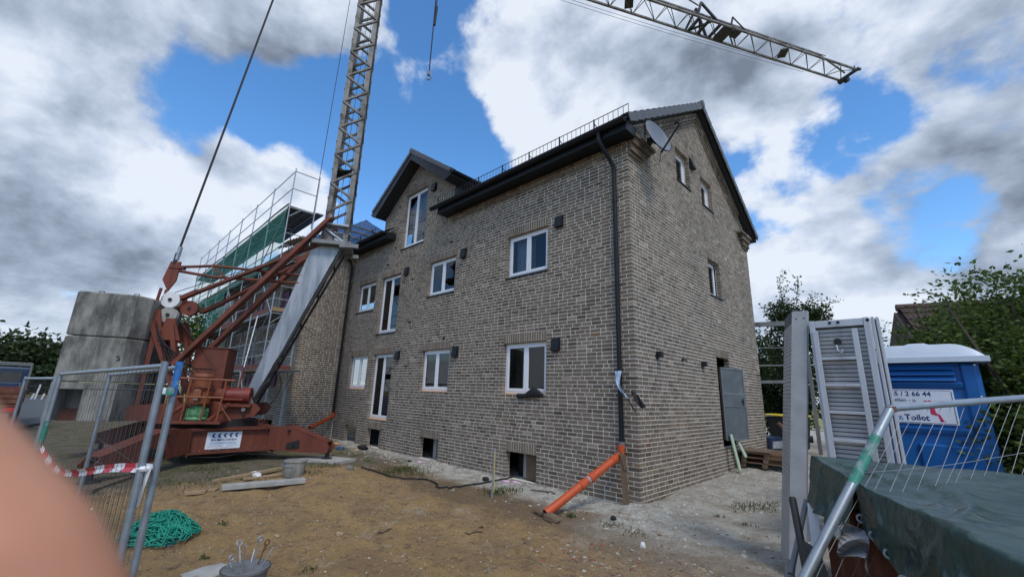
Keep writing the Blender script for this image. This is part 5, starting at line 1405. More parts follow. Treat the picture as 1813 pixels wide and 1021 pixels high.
# ---- rubber sheet over the sill of the near ground-floor window
m = MB(); rows = []
for i in range(9):
    t = i/8
    row = []
    for j in range(15):
        u = j/14; x = -3.13+u*.86
        top = Z1a+.02+.17*max(0, 1-abs(u-.62)/.34); y = -.02-.11*t
        z = top-(top-(Z1a-.10+.05*u))*t; row.append((x, -.045-.03*math.sin(t*3)-.01*math.sin(j), z))
    rows.append(row)
m.grid(rows); tag(m.build('rubber_sheet', MT['rubber'], None, fixn=False), 'black rubber sheet draped over the sill of the lower right window', 'rubber sheet')
# ---- marker stake
p = at_ground(871, 880); m = MB(); m.tube(p+V(0, 0, -.05), p+V(.03, 0, .88), .021, 8); st_ = m.build('marker_stake', MT['steel'], None); tag(st_, 'thin grey metal stake standing in the ground near the basement window', 'stake')
m = MB(); m.path([p+V(.05, -.01, .82), p+V(.055, -.02, .5), p+V(.06, -.01, .1)], .006, 5); m.build('string', MT['yellow'], st_)
# ---- hose and cables on the ground
def ground_path(pix, r, lift=.01):
    pts = [at_ground(*q) for q in pix]; out = []
    for a, b in zip(pts[:-1], pts[1:]):
        for k in range(5):
            t = k/5; x, y = a[0]+(b[0]-a[0])*t, a[1]+(b[1]-a[1])*t; out.append((x, y, G(x, y)+r+lift))
    return out
m = MB(); m.path(ground_path([(640, 828), (690, 845), (755, 850), (775, 858), (772, 863), (795, 866), (840, 858), (880, 852), (915, 843)], .016), .016, 6); tag(m.build('hose', MT['rubber'], None), 'black hose lying along the front wall to the basement window', 'hose')
for i, (pix, lab) in enumerate((([(430, 816), (520, 812), (560, 808), (600, 806)], 'thin black cable running under the crane outrigger'), ([(940, 868), (955, 870), (975, 872), (985, 876)], 'short black cable scrap below the near basement window'))):
    m = MB(); m.path(ground_path(pix, .01), .01, 5); tag(m.build('cable', MT['rubber'], None), lab, 'cable')
for i, (pix, lab) in enumerate((([(668, 944), (674, 946), (684, 941), (696, 937)], 'bent black wire lying on the brown earth in the middle'), ([(823, 944), (830, 945), (842, 942), (858, 943)], 'bent black wire on the earth left of the orange pipe end'), ([(848, 935), (855, 935), (852, 931)], 'tiny loop of black wire on the earth')) ):
    m = MB(); m.path(ground_path(pix, .005), .006, 5); tag(m.build('wire', MT['rubber'], None), lab, 'wire')
# ---- mortar bucket
def bucket(c, r0, r1, h, mat, name, label):
    c = np.array(c); r = thing(name, label, 'bucket', c)
    m = MB(); m.path([c+V(0, 0, z) for z in (0, .01, h*.9, h*.93, h)], [r0*.9, r0, r1*.97, r1*1.04, r1*1.04], 24, closed_ends=False); m.path([c+V(0, 0, h), c+V(0, 0, .03)], [r1, r0*.95], 24); m.build('body', mat, r, smooth=True)
    a = MB(); a.path([c+V(r1*1.03*math.cos(t), r1*1.03*math.sin(t), h*.93-.22*h*math.sin((t-2.6)/2.0*1.0)) for t in np.linspace(2.6, 5.8, 12)], .006, 5); a.build('handle', MT['steel'], r)
    return r
c = at_ground(519, 842); c[2] = G(c[0], c[1])-.01; bk = bucket(c, .20, .235, .33, MT['concrete'], 'mortar_bucket', 'grey mortar-stained bucket on the earth below the crane outrigger')
m = MB(); m.disc(c+V(0, 0, .29), (0, 0, 1), .215, .02, 20); m.build('mortar', MT['concrete_light'], bk)
# ---- planks
def plank(pix0, pix1, w_, t_, mat, label, name='plank', dz=0):
    a, b = at_ground(*pix0), at_ground(*pix1); a[2] = G(a[0], a[1])+t_/2+dz; b[2] = G(b[0], b[1])+t_/2+dz
    m = MB(); m.bar(a, b, w_, t_); return tag(m.build(name, mat, None, bevel=.004), label, 'plank')
plank((392, 868), (539, 855), .24, .075, MT['concrete_light'], 'thick grey plank lying in front of the bucket', dz=.02)
plank((376, 856), (498, 833), .10, .06, MT['timber'], 'long pale timber lying behind the thick grey plank', dz=.01)
plank((430, 850), (505, 840), .12, .04, MT['timber'], 'pale timber lying half under the long one by the bucket')
plank((329, 876), (365, 872), .12, .05, MT['timber'], 'short pale board left of the thick grey plank')
plank((392, 862), (420, 857), .09, .03, MT['timber'], 'small wood offcut between the pale timbers')
plank((372, 870), (380, 866), .14, .03, MT['timber'], 'small triangular wood scrap beside the short pale board')
plank((690, 821), (706, 818), .04, .02, MT['timber'], 'thin wood strip by the weeds near the basement windows')
# ---- white crumpled paper and foam scraps
def lump(p, sx, sy, sz, mat, name, label, cat, seed, rough=.35):
    m = MB(); bm = bmesh.new(); bmesh.ops.create_icosphere(bm, subdivisions=2, radius=.5)
    for v in bm.verts:
        n_ = 1+rough*mnoise.noise(v.co*4+Vector((seed*7.3, 1, 2))); v.co = Vector((p[0]+v.co.x*sx*n_, p[1]+v.co.y*sy*n_, p[2]+max(-.3, v.co.z)*sz*n_))
    m.add([tuple(v.co) for v in bm.verts], [tuple(v.index for v in f.verts) for f in bm.faces]); bm.free()
    return tag(m.build(name, mat, None), label, cat)
for k, (px, py, sx, sy, sz, mt, nm, lab, ct) in enumerate((
    (452, 842, .5, .2, .12, 'white', 'paper_sack', 'crumpled white sack on the pale timber by the bucket', 'sack'),
    (420, 862, .35, .2, .08, 'white', 'paper_sack', 'torn white sack between the timbers and the grey plank', 'sack'),
    (896, 853, .2, .14, .06, 'pink_foam', 'foam_scrap', 'pink foam scrap left of the near basement window', 'foam'),
    (914, 854, .22, .12, .06, 'pink_foam', 'foam_scrap', 'pink foam scrap right at the near basement window', 'foam'),
    (743, 819, .24, .14, .06, 'pink_foam', 'foam_scrap', 'pink foam scrap below the second basement window', 'foam'),
    (603, 794, .35, .22, .16, 'blue_foil', 'plastic_bag', 'dark blue bag beside the crane foot pad', 'bag'),
    (642, 794, .55, .25, .16, 'rubber', 'plastic_bag', 'dark grey bag below the left basement window', 'bag'),
    (596, 786, .35, .16, .06, 'orange_foam', 'foam_scrap', 'orange foam scrap at the recess by the drain pipe', 'foam'),
    (632, 797, .16, .12, .06, 'orange_foam', 'foam_scrap', 'orange foam scrap in front of the dark grey bag', 'foam'),
    (860, 851, .2, .12, .12, 'rubber', 'rubber_scrap', 'black rubber scrap left of the marker stake', 'scrap'),
    (725, 817, .16, .1, .07, 'rubber', 'rubber_scrap', 'black rubber scrap left of the farther pink foam', 'scrap'),
    (619, 832, .20, .18, .16, 'concrete', 'stone', 'grey stone block on the edge of the brown mound', 'stone'),
    (1138, 968, .08, .06, .09, 'white', 'paper_cup', 'white plastic scrap on the earth in the foreground', 'scrap'),
    (1086, 920, .10, .08, .09, 'rubber', 'stone', 'dark stone on the pale sand below the corner', 'stone'),
    (602, 946, .14, .1, .05, 'timber', 'wood_chip', 'pale wood chip on the brown earth in the middle', 'wood chip'),
    (490, 950, .10, .07, .05, 'timber', 'wood_chip', 'pale wood chip right of the green net heap', 'wood chip'))):
    p = at_ground(px, py); p[2] = G(p[0], p[1])+sz*.25
    lump(p, sx, sy, sz, MT[mt], nm, lab, ct, k+1)
# ---- heap of green scaffold net / rope
c = at_ground(283, 950); cz = G(c[0], c[1])
heap = thing('net_heap', 'tangled heap of turquoise-green rope netting on the brown earth', 'net', (c[0], c[1], cz))
rr = random.Random(3)
for k in range(84):
    m = MB(); a0 = rr.uniform(0, 6.28); pts = []; rad = rr.uniform(.05, .52); ph = rr.uniform(0, 6)
    for i in range(26):
        t = i/25; a = a0+t*rr.uniform(.7, 1.0)*5.5; r_ = rad*(1+.35*math.sin(3*t*6.28+ph)+.2*math.sin(7*t*5+k)); r_ = min(r_, .66)
        x = c[0]+r_*math.cos(a)*.80; y = c[1]+r_*math.sin(a)*.62
        h = .30*max(0, 1-(r_/.70)**2)**.8*(.35+.65*rr.random()*.4+.4*((k*37 % 84)/84)) 
        pts.append((x, y, G(x, y)+.012+h))
    m.path(pts, rr.choice((.006, .007, .009)), 5); m.build('rope', MT['rope_green'], heap, smooth='all')
bm_ = MB(); rows = []
for i in range(9):
    t = i/8; rows.append([(c[0]+.44*t*math.cos(a), c[1]+.33*t*math.sin(a), cz-.02+.20*(1-t*t)+.02*math.sin(a*5+i)) for a in np.linspace(0, 6.2832, 25)])
bm_.grid(rows); bm_.build('net_core', MT['fence_green'], heap, fixn=False)
m = MB(); e0_ = at_ground(330, 945); e1_ = at_ground(354, 939); m.path([e0_+V(0, 0, .05), (e0_+e1_)/2+V(0, .02, .05), e1_+V(0, 0, .02)], .02, 6); m.build('rope', MT['rope_green'], heap)
# ---- bucket with rebar hooks at the bottom edge
c = at_ground(428, 1050); c[2] = G(c[0], c[1]); bk2 = bucket(c, .17, .205, .22, MT['galv_dull'], 'hook_bucket', 'grey bucket full of steel hooks and rods at the bottom edge')
for k, (a, ln, lean) in enumerate(((.3, .42, .2), (.9, .38, .5), (1.6, .34, .3), (2.6, .30, .6), (3.2, .36, .7), (4.0, .26, .5), (5.1, .30, .4), (5.8, .44, .35))):
    m = MB(); s0 = c+V(.05*math.cos(a), .05*math.sin(a), .05); dr = V(math.cos(a)*lean, math.sin(a)*lean, 1); dr /= np.linalg.norm(dr); s1 = s0+dr*ln
    m.tube(s0, s1, .006, 6)
    if k % 2 == 0:
        ax = np.cross(dr, V(1, .3, 0)); ax /= np.linalg.norm(ax)
        m.path([s1+dr*(.024-.024*math.cos(t))+ax*.024*math.sin(t) for t in np.linspace(0, 6.0, 12)], .007, 5)
    m.build('steel_rod', MT['rust'] if k == 2 else MT['steel'], bk2)
p = at_ground(370, 1012); lump((p[0], p[1], G(p[0], p[1])+.0), .4, .5, .05, MT['concrete_light'], 'mortar_cake', 'pale dried mortar cake beside the hook bucket', 'mortar', 60, .2)
# ---- pallets, boards and door step at the gable
pz = at_ground(1290, 834); c = V(.62, 5.85, G(.62, 5.85))
for lv in range(3):
    r = thing('pallet', ['wooden pallet at the bottom of the stack under the steel door', 'wooden pallet in the middle of the stack under the steel door', 'topmost wooden pallet of the stack under the steel door'][lv], 'pallet', c+V(0, 0, lv*.13), 'pallets stacked by the gable door')
    z = c[2]+lv*.13; ang = R(8+lv*3)
    M3 = Matrix.Rotation(ang, 3, 'Z')
    rot = lambda x, y, zz: c+V(x*math.cos(ang)-y*math.sin(ang), x*math.sin(ang)+y*math.cos(ang), 0)*1+V(0, 0, zz-c[2])
    for i in range(5):
        m = MB(); m.box(rot(0, -.5+i*.25, z+.115), (1.15, .12, .022), M=M3); m.build('deck_board', MT['pallet'], r)
    for i in range(3):
        m = MB(); m.box(rot(-.5+i*.5, 0, z+.011), (.10, 1.15, .022), M=M3); m.build('bottom_board', MT['pallet'], r)
        for j in range(3):
            m = MB(); m.box(rot(-.5+i*.5, -.5+j*.5, z+.063), (.12, .12, .08), M=M3); m.build('block', MT['timber_old'], r)
m = MB(); m.box((.42, 5.68, c[2]+.405), (.75, .95, .02), rz=R(8)); tag(m.build('step_board', MT['timber_old'], None), 'flat board lying on the pallet stack', 'board')
for k, (px, y, h0, h1, lab) in enumerate((( 1288, 4.62, .05, .92, 'tall pale green foam strip leaning at the door opening'), (1303, 5.05, .30, .78, 'shorter pale green foam strip beside the pallet stack'))):
    m = MB(); m.bar((.30+.04*k, y, G(.3, y)+h0), (.16, y-.02, G(.2, y)+h1), .13, .05, up=(1, 0, 0)); tag(m.build('foam_strip', MT['pale_green'], None, bevel=.02), lab, 'foam strip')
# black corrugated drain pipe with a rusty-orange end behind the pallets
m = MB(); b0 = V(1.0, 7.9, G(1.0, 7.9)); m.path([b0, b0+V(0, 0, .35), b0+V(.02, .02, .48), b0+V(.12, .04, .56), b0+V(.35, .06, .56)], .10, 14); tag(m.build('drain_elbow', MT['rubber'], None, smooth=True), 'black drain elbow standing behind the pallets', 'pipe')
m = MB(); m.tube(b0+V(-.62, .6, .92), b0+V(-.02, .1, .50), .065, 12); tag(m.build('drain_pipe', MT['rust'], None, smooth=True), 'brown drain pipe end coming off the rear house corner', 'pipe')
# ---- scattered rubble, chips and pebbles (uncountable)
rs = random.Random(11)
def scatter(n, region, smin, smax, mats, name, label, cat, flat=.6):
    for mt in mats:
        m = MB()
        for _ in range(n):
            x, y = region(rs)
            if y > -.05 and x < .05 and x > -13.3: continue
            s = smin*(smax/smin)**(rs.random()**1.8); z = G(x, y); a = rs.uniform(0, 3.14)
            c_, s_ = math.cos(a), math.sin(a); vs = []
            for dz in (-.3, .55):
                for dx, dy in ((-1, -1), (1, -1), (1, 1), (-1, 1)):
                    k = rs.uniform(.5, 1.0)*(1 if dz < 0 else .75); vs.append((x+(dx*c_-dy*s_*.7)*s*k, y+(dx*s_+dy*c_*.7)*s*k, z+dz*s*flat*rs.uniform(.7, 1.2)))
            m.add(vs, BOXF)
        o = m.build(name, MT[mt], None); o['kind'] = 'stuff'; o['label'] = label+(' ' if not mats else ' in '+mt.replace('_', ' ').replace('brickbit', 'brick red')); o['category'] = cat
def reg_all(r): return (r.uniform(-8, 3), r.uniform(-7.2, 0.0))
def reg_wall(r): return (r.uniform(-12.5, 0.6), -abs(r.gauss(0, .6))-.03)
def reg_side(r): return (abs(r.gauss(0, 1.2))+.02, r.uniform(-1.5, 8))
def reg_pile(r): return (1.15+r.gauss(0, .75), -2.75+r.gauss(0, .35))
scatter(5200, reg_all, .004, .020, ['stone'], 'pebbles', 'loose pebbles strewn over the yard', 'pebbles')
scatter(3200, reg_all, .005, .030, ['clod'], 'earth_crumbs', 'crumbs of dark earth strewn over the yard', 'earth')
scatter(1700, reg_wall, .006, .050, ['rubble'], 'rubble', 'rubble along the front wall', 'rubble')
scatter(1300, reg_side, .006, .045, ['rubble'], 'rubble', 'rubble along the gable wall', 'rubble')
scatter(220, reg_all, .02, .055, ['clod'], 'earth_clods', 'larger clods of brown earth strewn over the yard', 'earth')
scatter(150, reg_pile, .006, .04, ['stone', 'brickbit', 'timber', 'timber_old', 'clod'], 'debris', 'debris patch in the foreground', 'debris', .5)
# ---- weeds
def tuft(m, x, y, n, h, sp):
    n = int(n*1.8); z = G(x, y)
    for _ in range(n):
        a = rs.uniform(0, 6.28); l = h*rs.uniform(.3, 1.0); bx_, by_ = x+rs.gauss(0, sp), y+rs.gauss(0, sp); w_ = .003+.006*rs.random()
        t = V(math.cos(a), math.sin(a), 0); s_ = V(-t[1], t[0], 0)*w_; b0_ = V(bx_, by_, z-.01); k = rs.uniform(.3, 1.1)
        p1 = b0_+V(0, 0, l*.6)+t*l*.25*k; p2 = b0_+V(0, 0, l*.85)+t*l*.8*k
        m.add([b0_-s_*.5, b0_+s_*.5, p1+s_, p1-s_, p2], [(0, 1, 2, 3), (3, 2, 4)], rs.random())
m = MB()
for (px, py, n, h, sp) in ((715, 832, 150, .16, .22), (690, 838, 90, .14, .2), (740, 838, 60, .14, .2), (880, 872, 90, .14, .14), (905, 868, 50, .12, .14), (1012, 915, 30, .12, .04), (1335, 898, 110, .09, .22), (1370, 892, 70, .08, .2), (1310, 900, 40, .08, .15), (1085, 930, 30, .07, .1), (1130, 945, 26, .06, .12), (580, 826, 60, .12, .16), (560, 836, 50, .1, .16), (450, 860, 50, .08, .2), (400, 845, 90, .06, .4), (340, 850, 110, .07, .45), (300, 850, 90, .06, .4), (365, 830, 60, .12, .2), (260, 868, 60, .07, .3), (470, 852, 50, .07, .2), (392, 928, 16, .08, .04), (361, 988, 16, .07, .03), (548, 1008, 16, .07, .04), (1322, 930, 24, .07, .06), (1272, 915, 20, .07, .05), (1375, 830, 60, .1, .3)):
    p = at_ground(px, py); tuft(m, p[0], p[1], n, h, sp)
o = m.build('weeds', MT['leaf_weed'], None, attr=True, fixn=False); o['kind'] = 'stuff'; o['label'] = 'sparse weeds and grass tufts growing on the yard'; o['category'] = 'weeds'

# ================================================================== SITE FENCES
def fence_panel(A, B, h, name, label, tube=.021, posts=True, zA=0, zB=0, nv=None, rows=(.18, .72, 1.25, 1.8), group=None, up=None, paint=None, wires=True, wr=.0013):
    """panel between base points A and B (height direction up)"""
    A, B = np.array(A, float), np.array(B, float); up = V(0, 0, 1) if up is None else np.array(up, float)
    r = thing(name, label, 'fence', (A+B)/2, group)
    for P in (A, B):
        m = MB(); m.tube(P, P+up*h, tube, 12); m.build('post', MT['fence'], r, smooth=True)
    for z in (.08, h-.03):
        m = MB(); m.tube(A+up*z, B+up*z, tube*.85, 10); m.build('rail', MT['fence'], r, smooth=True)
    n = nv or int(np.linalg.norm(B-A)/.10)
    m = MB()
    for i in range(1, n):
        P = A+(B-A)*i/n; m.tube(P+up*.08, P+up*(h-.03), wr, 4)
    for z in rows: m.tube(A+up*z, B+up*z, wr*1.3, 4)
    o = m.build('wire_mesh', MT['fence_wire'], r); o['kind'] = 'stuff'
    return r
P1 = PD(294, 636, 3.75); P2 = PD(320, 635, 3.80); P1[2] = G(P1[0], P1[1]); P2[2] = G(P2[0], P2[1]); hF = 1.96-P1[2]
gl = .06
def far_on(px, py, start, L_):
    for d_ in np.arange(3.8, 16, .05):
        q = PD(px, py, d_)
        if np.linalg.norm((q-start)[:2]) > L_: return q
E1 = far_on(112, 648, P1, 3.45); E2 = far_on(198, 652, P2, 3.45)
for E_ in (E1, E2): E_[2] = G(E_[0], E_[1])
f1 = fence_panel(P1, E1, hF, 'site_fence', 'wire mesh fence panel at left with barrier tape tied to its post')
f2 = fence_panel(P2, E2, hF, 'site_fence', 'wire mesh fence panel at left with the blue-topped post')
m = MB(); m.tube(P2+V(0, 0, hF-.22), P2+V(0, 0, hF+.012), .0225, 12); m.build('paint_band', MT['fence_blue'], f2)
m = MB(); m.tube(E1+V(0, 0, .9), E1+V(0, 0, 1.45), .0225, 12); m.build('paint_band', MT['fence_green'], f1)
E3 = E1+V(-3.3, -.42, 0); E3[2] = G(E3[0], E3[1])
fence_panel(E1+V(-.06, -.03, 0), E3, hF-.05, 'site_fence', 'wire mesh fence panel leading away to the road at far left')
for k, (P, lab) in enumerate(((P1, 'concrete weight under the near posts of the left fence'), (E1, 'concrete weight under the tape-tied far post'), (E2, 'concrete weight under the fence post before the ballast blocks'), (E3, 'concrete weight of the fence end near the road'))):
    m = MB(); m.box((P[0], P[1]-.02, G(P[0], P[1])+.05), (.62, .22, .13), rz=1.4); tag(m.build('concrete_weight', MT['concrete'], None, bevel=.02), lab, 'weight')
# clamp with green-white tape
m = MB(); zc3 = PD(300, 692, 3.78)[2]; a, b = V(P1[0], P1[1], zc3), V(P2[0], P2[1], zc3)
m.bar(a-V(.03, 0, 0), b+V(.03, 0, 0), .06, .045); cl = m.build('fence_clamp', MT['white'], None, bevel=.008); tag(cl, 'taped clamp joining the two near fence posts at left', 'clamp')
m = MB(); m.bar(a+(b-a)*.55, b+V(.034, 0, 0), .066, .050); m.build('green_tape', MT['fence_green'], cl)
# barrier tape, alternating red and white pieces
ta, tb = E1+V(.02, .0, .0), P1+V(.0, .02, 0)
ta[2] = PD(82, 786, math.hypot(*(E1-CAM)[:2]))[2]; tb[2] = PD(262, 828, 3.75)[2]
tp = thing('barrier_tape', 'red and white barrier tape sagging between two fence posts', 'tape', (ta+tb)/2)
n = 15; prev = None
def tape_pt(t): return ta+(tb-ta)*t+V(0, 0, -.16*math.sin(math.pi*min(1, t*1.0))-.05*math.sin(2*math.pi*t))
for i in range(n):
    rows = []
    for k in range(5):
        t = (i+k/4)/n; p = tape_pt(t); tw = .6*math.sin(t*9); rows.append([p+V(0, .02*tw, .028), p+V(.0, .012, 0), p+V(0, -.02*tw, -.028)])
    m = MB(); m.grid(rows); m.build('tape_piece', MT['tape_red'] if i % 2 else MT['tape_white'], tp, fixn=False)
m = MB(); m.grid([[tb+V(.0, 0, .03), tb+V(.06, .03, .03)], [tb+V(-.02, .01, -.10), tb+V(.02, .02, -.11)], [tb+V(-.10, 0, -.25), tb+V(-.06, .02, -.24)]]); m.build('loose_end', MT['tape_white'], tp, fixn=False)
m = MB(); m.path([tb+V(.025*math.cos(t), .025*math.sin(t), .0) for t in np.linspace(0, 6.3, 10)], .018, 6); m.build('knot', MT['tape_white'], tp)
m = MB()
for k in range(5): m.grid([[ta+V(.02, 0, .02), ta+V(.02, .02, -.03)], [ta+V(-.05+.05*k, -.03+.02*k, .10-.05*k), ta+V(-.02+.05*k, 0, .05-.04*k)]])
m.build('knot', MT['tape_red'], tp, fixn=False)
# thin white rod leaning at left
a = at_ground(212, 1008); m = MB(); m.tube(a, PD(162, 900, 5.6), .010, 8); tag(m.build('thin_rod', MT['white'], None), 'thin whitish rod leaning beside the left fence', 'rod')
# ================================================================== RIGHT FOREGROUND
# ---- scaffold decks stored upright
vd = V(-.03, 1, 0)             # looking direction there
def deck_face(x0, x1, y0, y1, z0, z1):
    """hatch deck seen from its underside: frame, grooved plate, folding ladder"""
    r = thing('scaffold_deck', 'aluminium scaffold hatch deck with folded ladder standing upright', 'scaffold deck', ((x0+x1)/2, (y0+y1)/2, z0))
    m = MB(); m.bb((x0+.03, y0+.045, z0), (x1-.03, y0+.07, z1-.02)); pl_ = m.build('plate', MT['alu_gap_shade'], r)
    n = int((z1-z0-.1)/.045)
    for i in range(n):
        z = z0+.02+i*.045
        m = MB(); m.hexa([(x0+.055, y0+.030, z), (x1-.055, y0+.030, z), (x1-.055, y0+.046, z), (x0+.055, y0+.046, z), (x0+.055, y0+.022, z+.034), (x1-.055, y0+.022, z+.034), (x1-.055, y0+.046, z+.034), (x0+.055, y0+.046, z+.034)])
        m.build('slat', MT['alu'], pl_)
    for (a, b, c, d) in ((x0, x0+.055, z0, z1), (x1-.055, x1, z0, z1)):
        m = MB(); m.bb((a, y0-.015, c), (b, y1, d)); m.build('edge_profile', MT['alu'], r, bevel=.006)
    m = MB(); m.bb((x0+.055, y0-.01, z1-.085), (x1-.055, y1-.02, z1-.004)); m.build('end_profile', MT['alu'], r, bevel=.006)
    for t in (.36, .5, .97):
        m = MB(); x = x0+(x1-x0)*t; m.disc((x, y0-.012, z1-.035), (0, 1, 0), .016, .006, 12); m.build('hole', MT['black'], r)
    m = MB(); hx = x0+(x1-x0)*.44; m.disc((hx, y0+.012, z1-.25), (0, 1, 0), .036, .012, 16); m.build('hole', MT['black'], r)
    m = MB(); m.path([(hx-.015, y0+.0, z1-.29), (hx-.005, y0-.02, z1-.36), (hx+.03, y0-.02, z1-.38), (hx+.035, y0, z1-.34)], .009, 6); m.build('catch', MT['steel'], r)
    la, lb = x0+(x1-x0)*.05, x0+(x1-x0)*.70
    ld = []
    for x in (la, lb):
        m = MB(); m.bb((x, y0-.045, z0), (x+.05, y0-.005, z1-.12)); m.build('ladder_stile', MT['alu'], r, bevel=.005)
    for i in range(9):
        z = z1-.44-i*.29
        if z < z0+.1: break
        m = MB(); m.bb((la+.05, y0-.042, z-.017), (lb, y0-.012, z+.017)); m.build('ladder_rung', MT['alu'], r, bevel=.004)
    return r
deck_face(3.165, 3.715, -1.70, -1.60, G(3.5, -1.7)+.01, 2.77)
# second deck leaning behind it on the right
r = thing('scaffold_deck', 'narrow aluminium scaffold deck leaning behind the hatch deck at its right edge', 'scaffold deck', (3.9, -1.55, .1))
for (a, b, q) in ((3.72, 3.75, 0), (3.76, 3.785, .03)):
    m = MB(); m.hexa([(a+.02, -1.66+q, G(3.8, -1.6)), (b+.02, -1.66+q, G(3.8, -1.6)), (b+.02, -1.55+q, G(3.8, -1.6)), (a+.02, -1.55+q, G(3.8, -1.6)), (a, -1.64+q, 2.78), (b, -1.64+q, 2.78), (b, -1.53+q, 2.78), (a, -1.53+q, 2.78)]); m.build('edge_profile', MT['alu'], r, bevel=.006)
m = MB(); m.hexa([(3.725, -1.58, .1), (3.80, -1.58, .1), (3.80, -1.56, .1), (3.725, -1.56, .1), (3.715, -1.56, 2.76), (3.78, -1.56, 2.76), (3.78, -1.54, 2.76), (3.715, -1.54, 2.76)]); m.build('plate', MT['alu_grey'], r)
# third deck, seen edge-on at left and leaning a little: grooved walking face and U-shaped edge profile
r = thing('scaffold_deck', 'aluminium scaffold deck standing edge-on at the left of the stored decks', 'scaffold deck', (2.7, -1.5, .08))
zb = G(2.65, -1.5)-.02; ztp = PD(1400, 557, 6.45)[2]
fx0, fy0 = PD(1411, 600, 6.25)[0]+.02, -1.62; fx1, fy1 = fx0-.225, -.98
def lean(mm):
    mm.v = [(x-.36*(1-(z-zb)/(ztp-zb)), y, z) for x, y, z in mm.v]; return mm
def dbox(a0, b0, a1, b1, z0, z1): return [(a0, fy0, z0), (b0, fy0, z0), (b1, fy1, z0), (a1, fy1, z0), (a0, fy0, z1), (b0, fy0, z1), (b1, fy1, z1), (a1, fy1, z1)]
m = MB(); m.hexa(dbox(fx0, fx0+.05, fx1, fx1+.05, zb, ztp)); pl_ = lean(m).build('plate', MT['alu_gap_shade'], r)
for i in range(60):
    z = zb+.03+i*.0468
    m = MB(); m.hexa(dbox(fx0-.006, fx0+.001, fx1-.006, fx1+.001, z, z+.040)); lean(m).build('slat', MT['alu_grey'], pl_)
for (a, b, c, d) in ((fx0, fx0+.155, fy0-.05, fy0-.002), (fx0+.10, fx0+.154, fy0, fy0+.05)):
    m = MB()
    for k in range(12): m.bb((a, c, zb+(ztp-.03-zb)*k/12), (b, d, zb+(ztp-.03-zb)*(k+1)/12))
    lean(m).build('edge_profile', MT['alu_grey'], r)
for t in (.3, .8):
    m = MB(); m.disc((fx0+.155*t, fy0-.05, ztp-.12), (0, 1, 0), .008, .006, 8); lean(m).build('hole', MT['black'], r)

# ---- mobile toilet
tc_ = PD(1650, 700, 7.0); tcx = 4.02; ty0 = -.66; tz = .17; tw = 1.0
tl = thing('portable_toilet', 'blue portable site toilet with a white domed roof and a phone-number sign', 'toilet', (tcx, ty0+.55, tz))
zpx = lambda y: PY(1650, y, ty0)[2]
X0, X1 = PY(1545, 660, ty0)[0], PY(1736, 660, ty0)[0]; ZR = PY(1650, 640, ty0-.1)[2]
m = MB(); m.hexa([(X0-.02, ty0-.01, tz+.02), (X1+.02, ty0-.01, tz+.02), (X1+.02, ty0+1.05, tz+.02), (X0-.02, ty0+1.05, tz+.02), (X0, ty0, ZR), (X1, ty0, ZR), (X1, ty0+1.05, ZR), (X0, ty0+1.05, ZR)]); m.build('cabin', MT['toilet_blue'], tl, bevel=.03)
def ribbox(x0, x1, z0, z1, p, mat='toilet_blue', nm='panel', bev=.02):
    m = MB(); m.hexa([(x0, ty0+.02, z0), (x1, ty0+.02, z0), (x1, ty0-.02, z0), (x0, ty0-.02, z0), (x0, ty0+.02, z1), (x1, ty0+.02, z1), (x1, ty0-p, z1), (x0, ty0-p, z1)]); return m.build(nm, MT[mat], tl, bevel=bev)
# raised frames round the louvre field and the sign field
for (a, b, c, d) in ((X0+.02, X0+.08, zpx(765), ZR-.03), (X1-.15, X1-.02, zpx(765), ZR-.03), (X0+.08, X1-.15, zpx(688), zpx(676)), (X0+.08, X1-.15, zpx(768), zpx(756)), (X0+.08, X1-.15, ZR-.05, ZR-.02)): ribbox(a, b, c, d, .045, nm='rib')
for i in range(3):
    z = zpx(672)+i*(zpx(652)-zpx(672))/2
    m = MB(); m.hexa([(X0+.13, ty0+.01, z), (X1-.20, ty0+.01, z), (X1-.20, ty0-.06, z-.015), (X0+.13, ty0-.06, z-.015), (X0+.13, ty0+.01, z+.05), (X1-.20, ty0+.01, z+.05), (X1-.20, ty0-.02, z+.045), (X0+.13, ty0-.02, z+.045)]); m.build('louvre', MT['toilet_blue'], tl, bevel=.006)
ribbox(X0+.30, X1-.10, .9, zpx(785), .035, nm='rib'); ribbox(X0+.02, X1-.02, .25, .85, .03, nm='rib')
for z in (zpx(700), zpx(755), ZR-.04):
    m = MB(); m.disc((X1-.035, ty0-.05, z), (0, 1, 0), .010, .012, 8); m.build('rivet', MT['white'], tl)
# roof
m = MB(); prof = []
for t in np.linspace(0, 1, 25):
    u = abs(2*t-1); x = X0-.06+(X1-X0+.14)*t
    z = ZR+.05+.165*(1-max(0, (u-.45)/.55)**2.2) if u < .97 else ZR+.05
    if .40 < t < .56: z += .018
    prof.append((x, z))
rows = []
for (y, f) in ((ty0-.10, 0), (ty0-.10, .15), (ty0-.03, .92), (ty0+.08, 1), (ty0+.97, 1), (ty0+1.08, .92), (ty0+1.15, .15), (ty0+1.15, 0)):
    rows.append([(x, y, ZR+.0+(z-ZR)*f+(.045 if 0 < f < .5 else 0)*0) for x, z in prof])
m.grid(rows); m.bb((X0-.07, ty0-.11, ZR-.005), (X1+.09, ty0+1.16, ZR+.055)); m.build('roof', MT['toilet_roof'], tl, smooth=True)
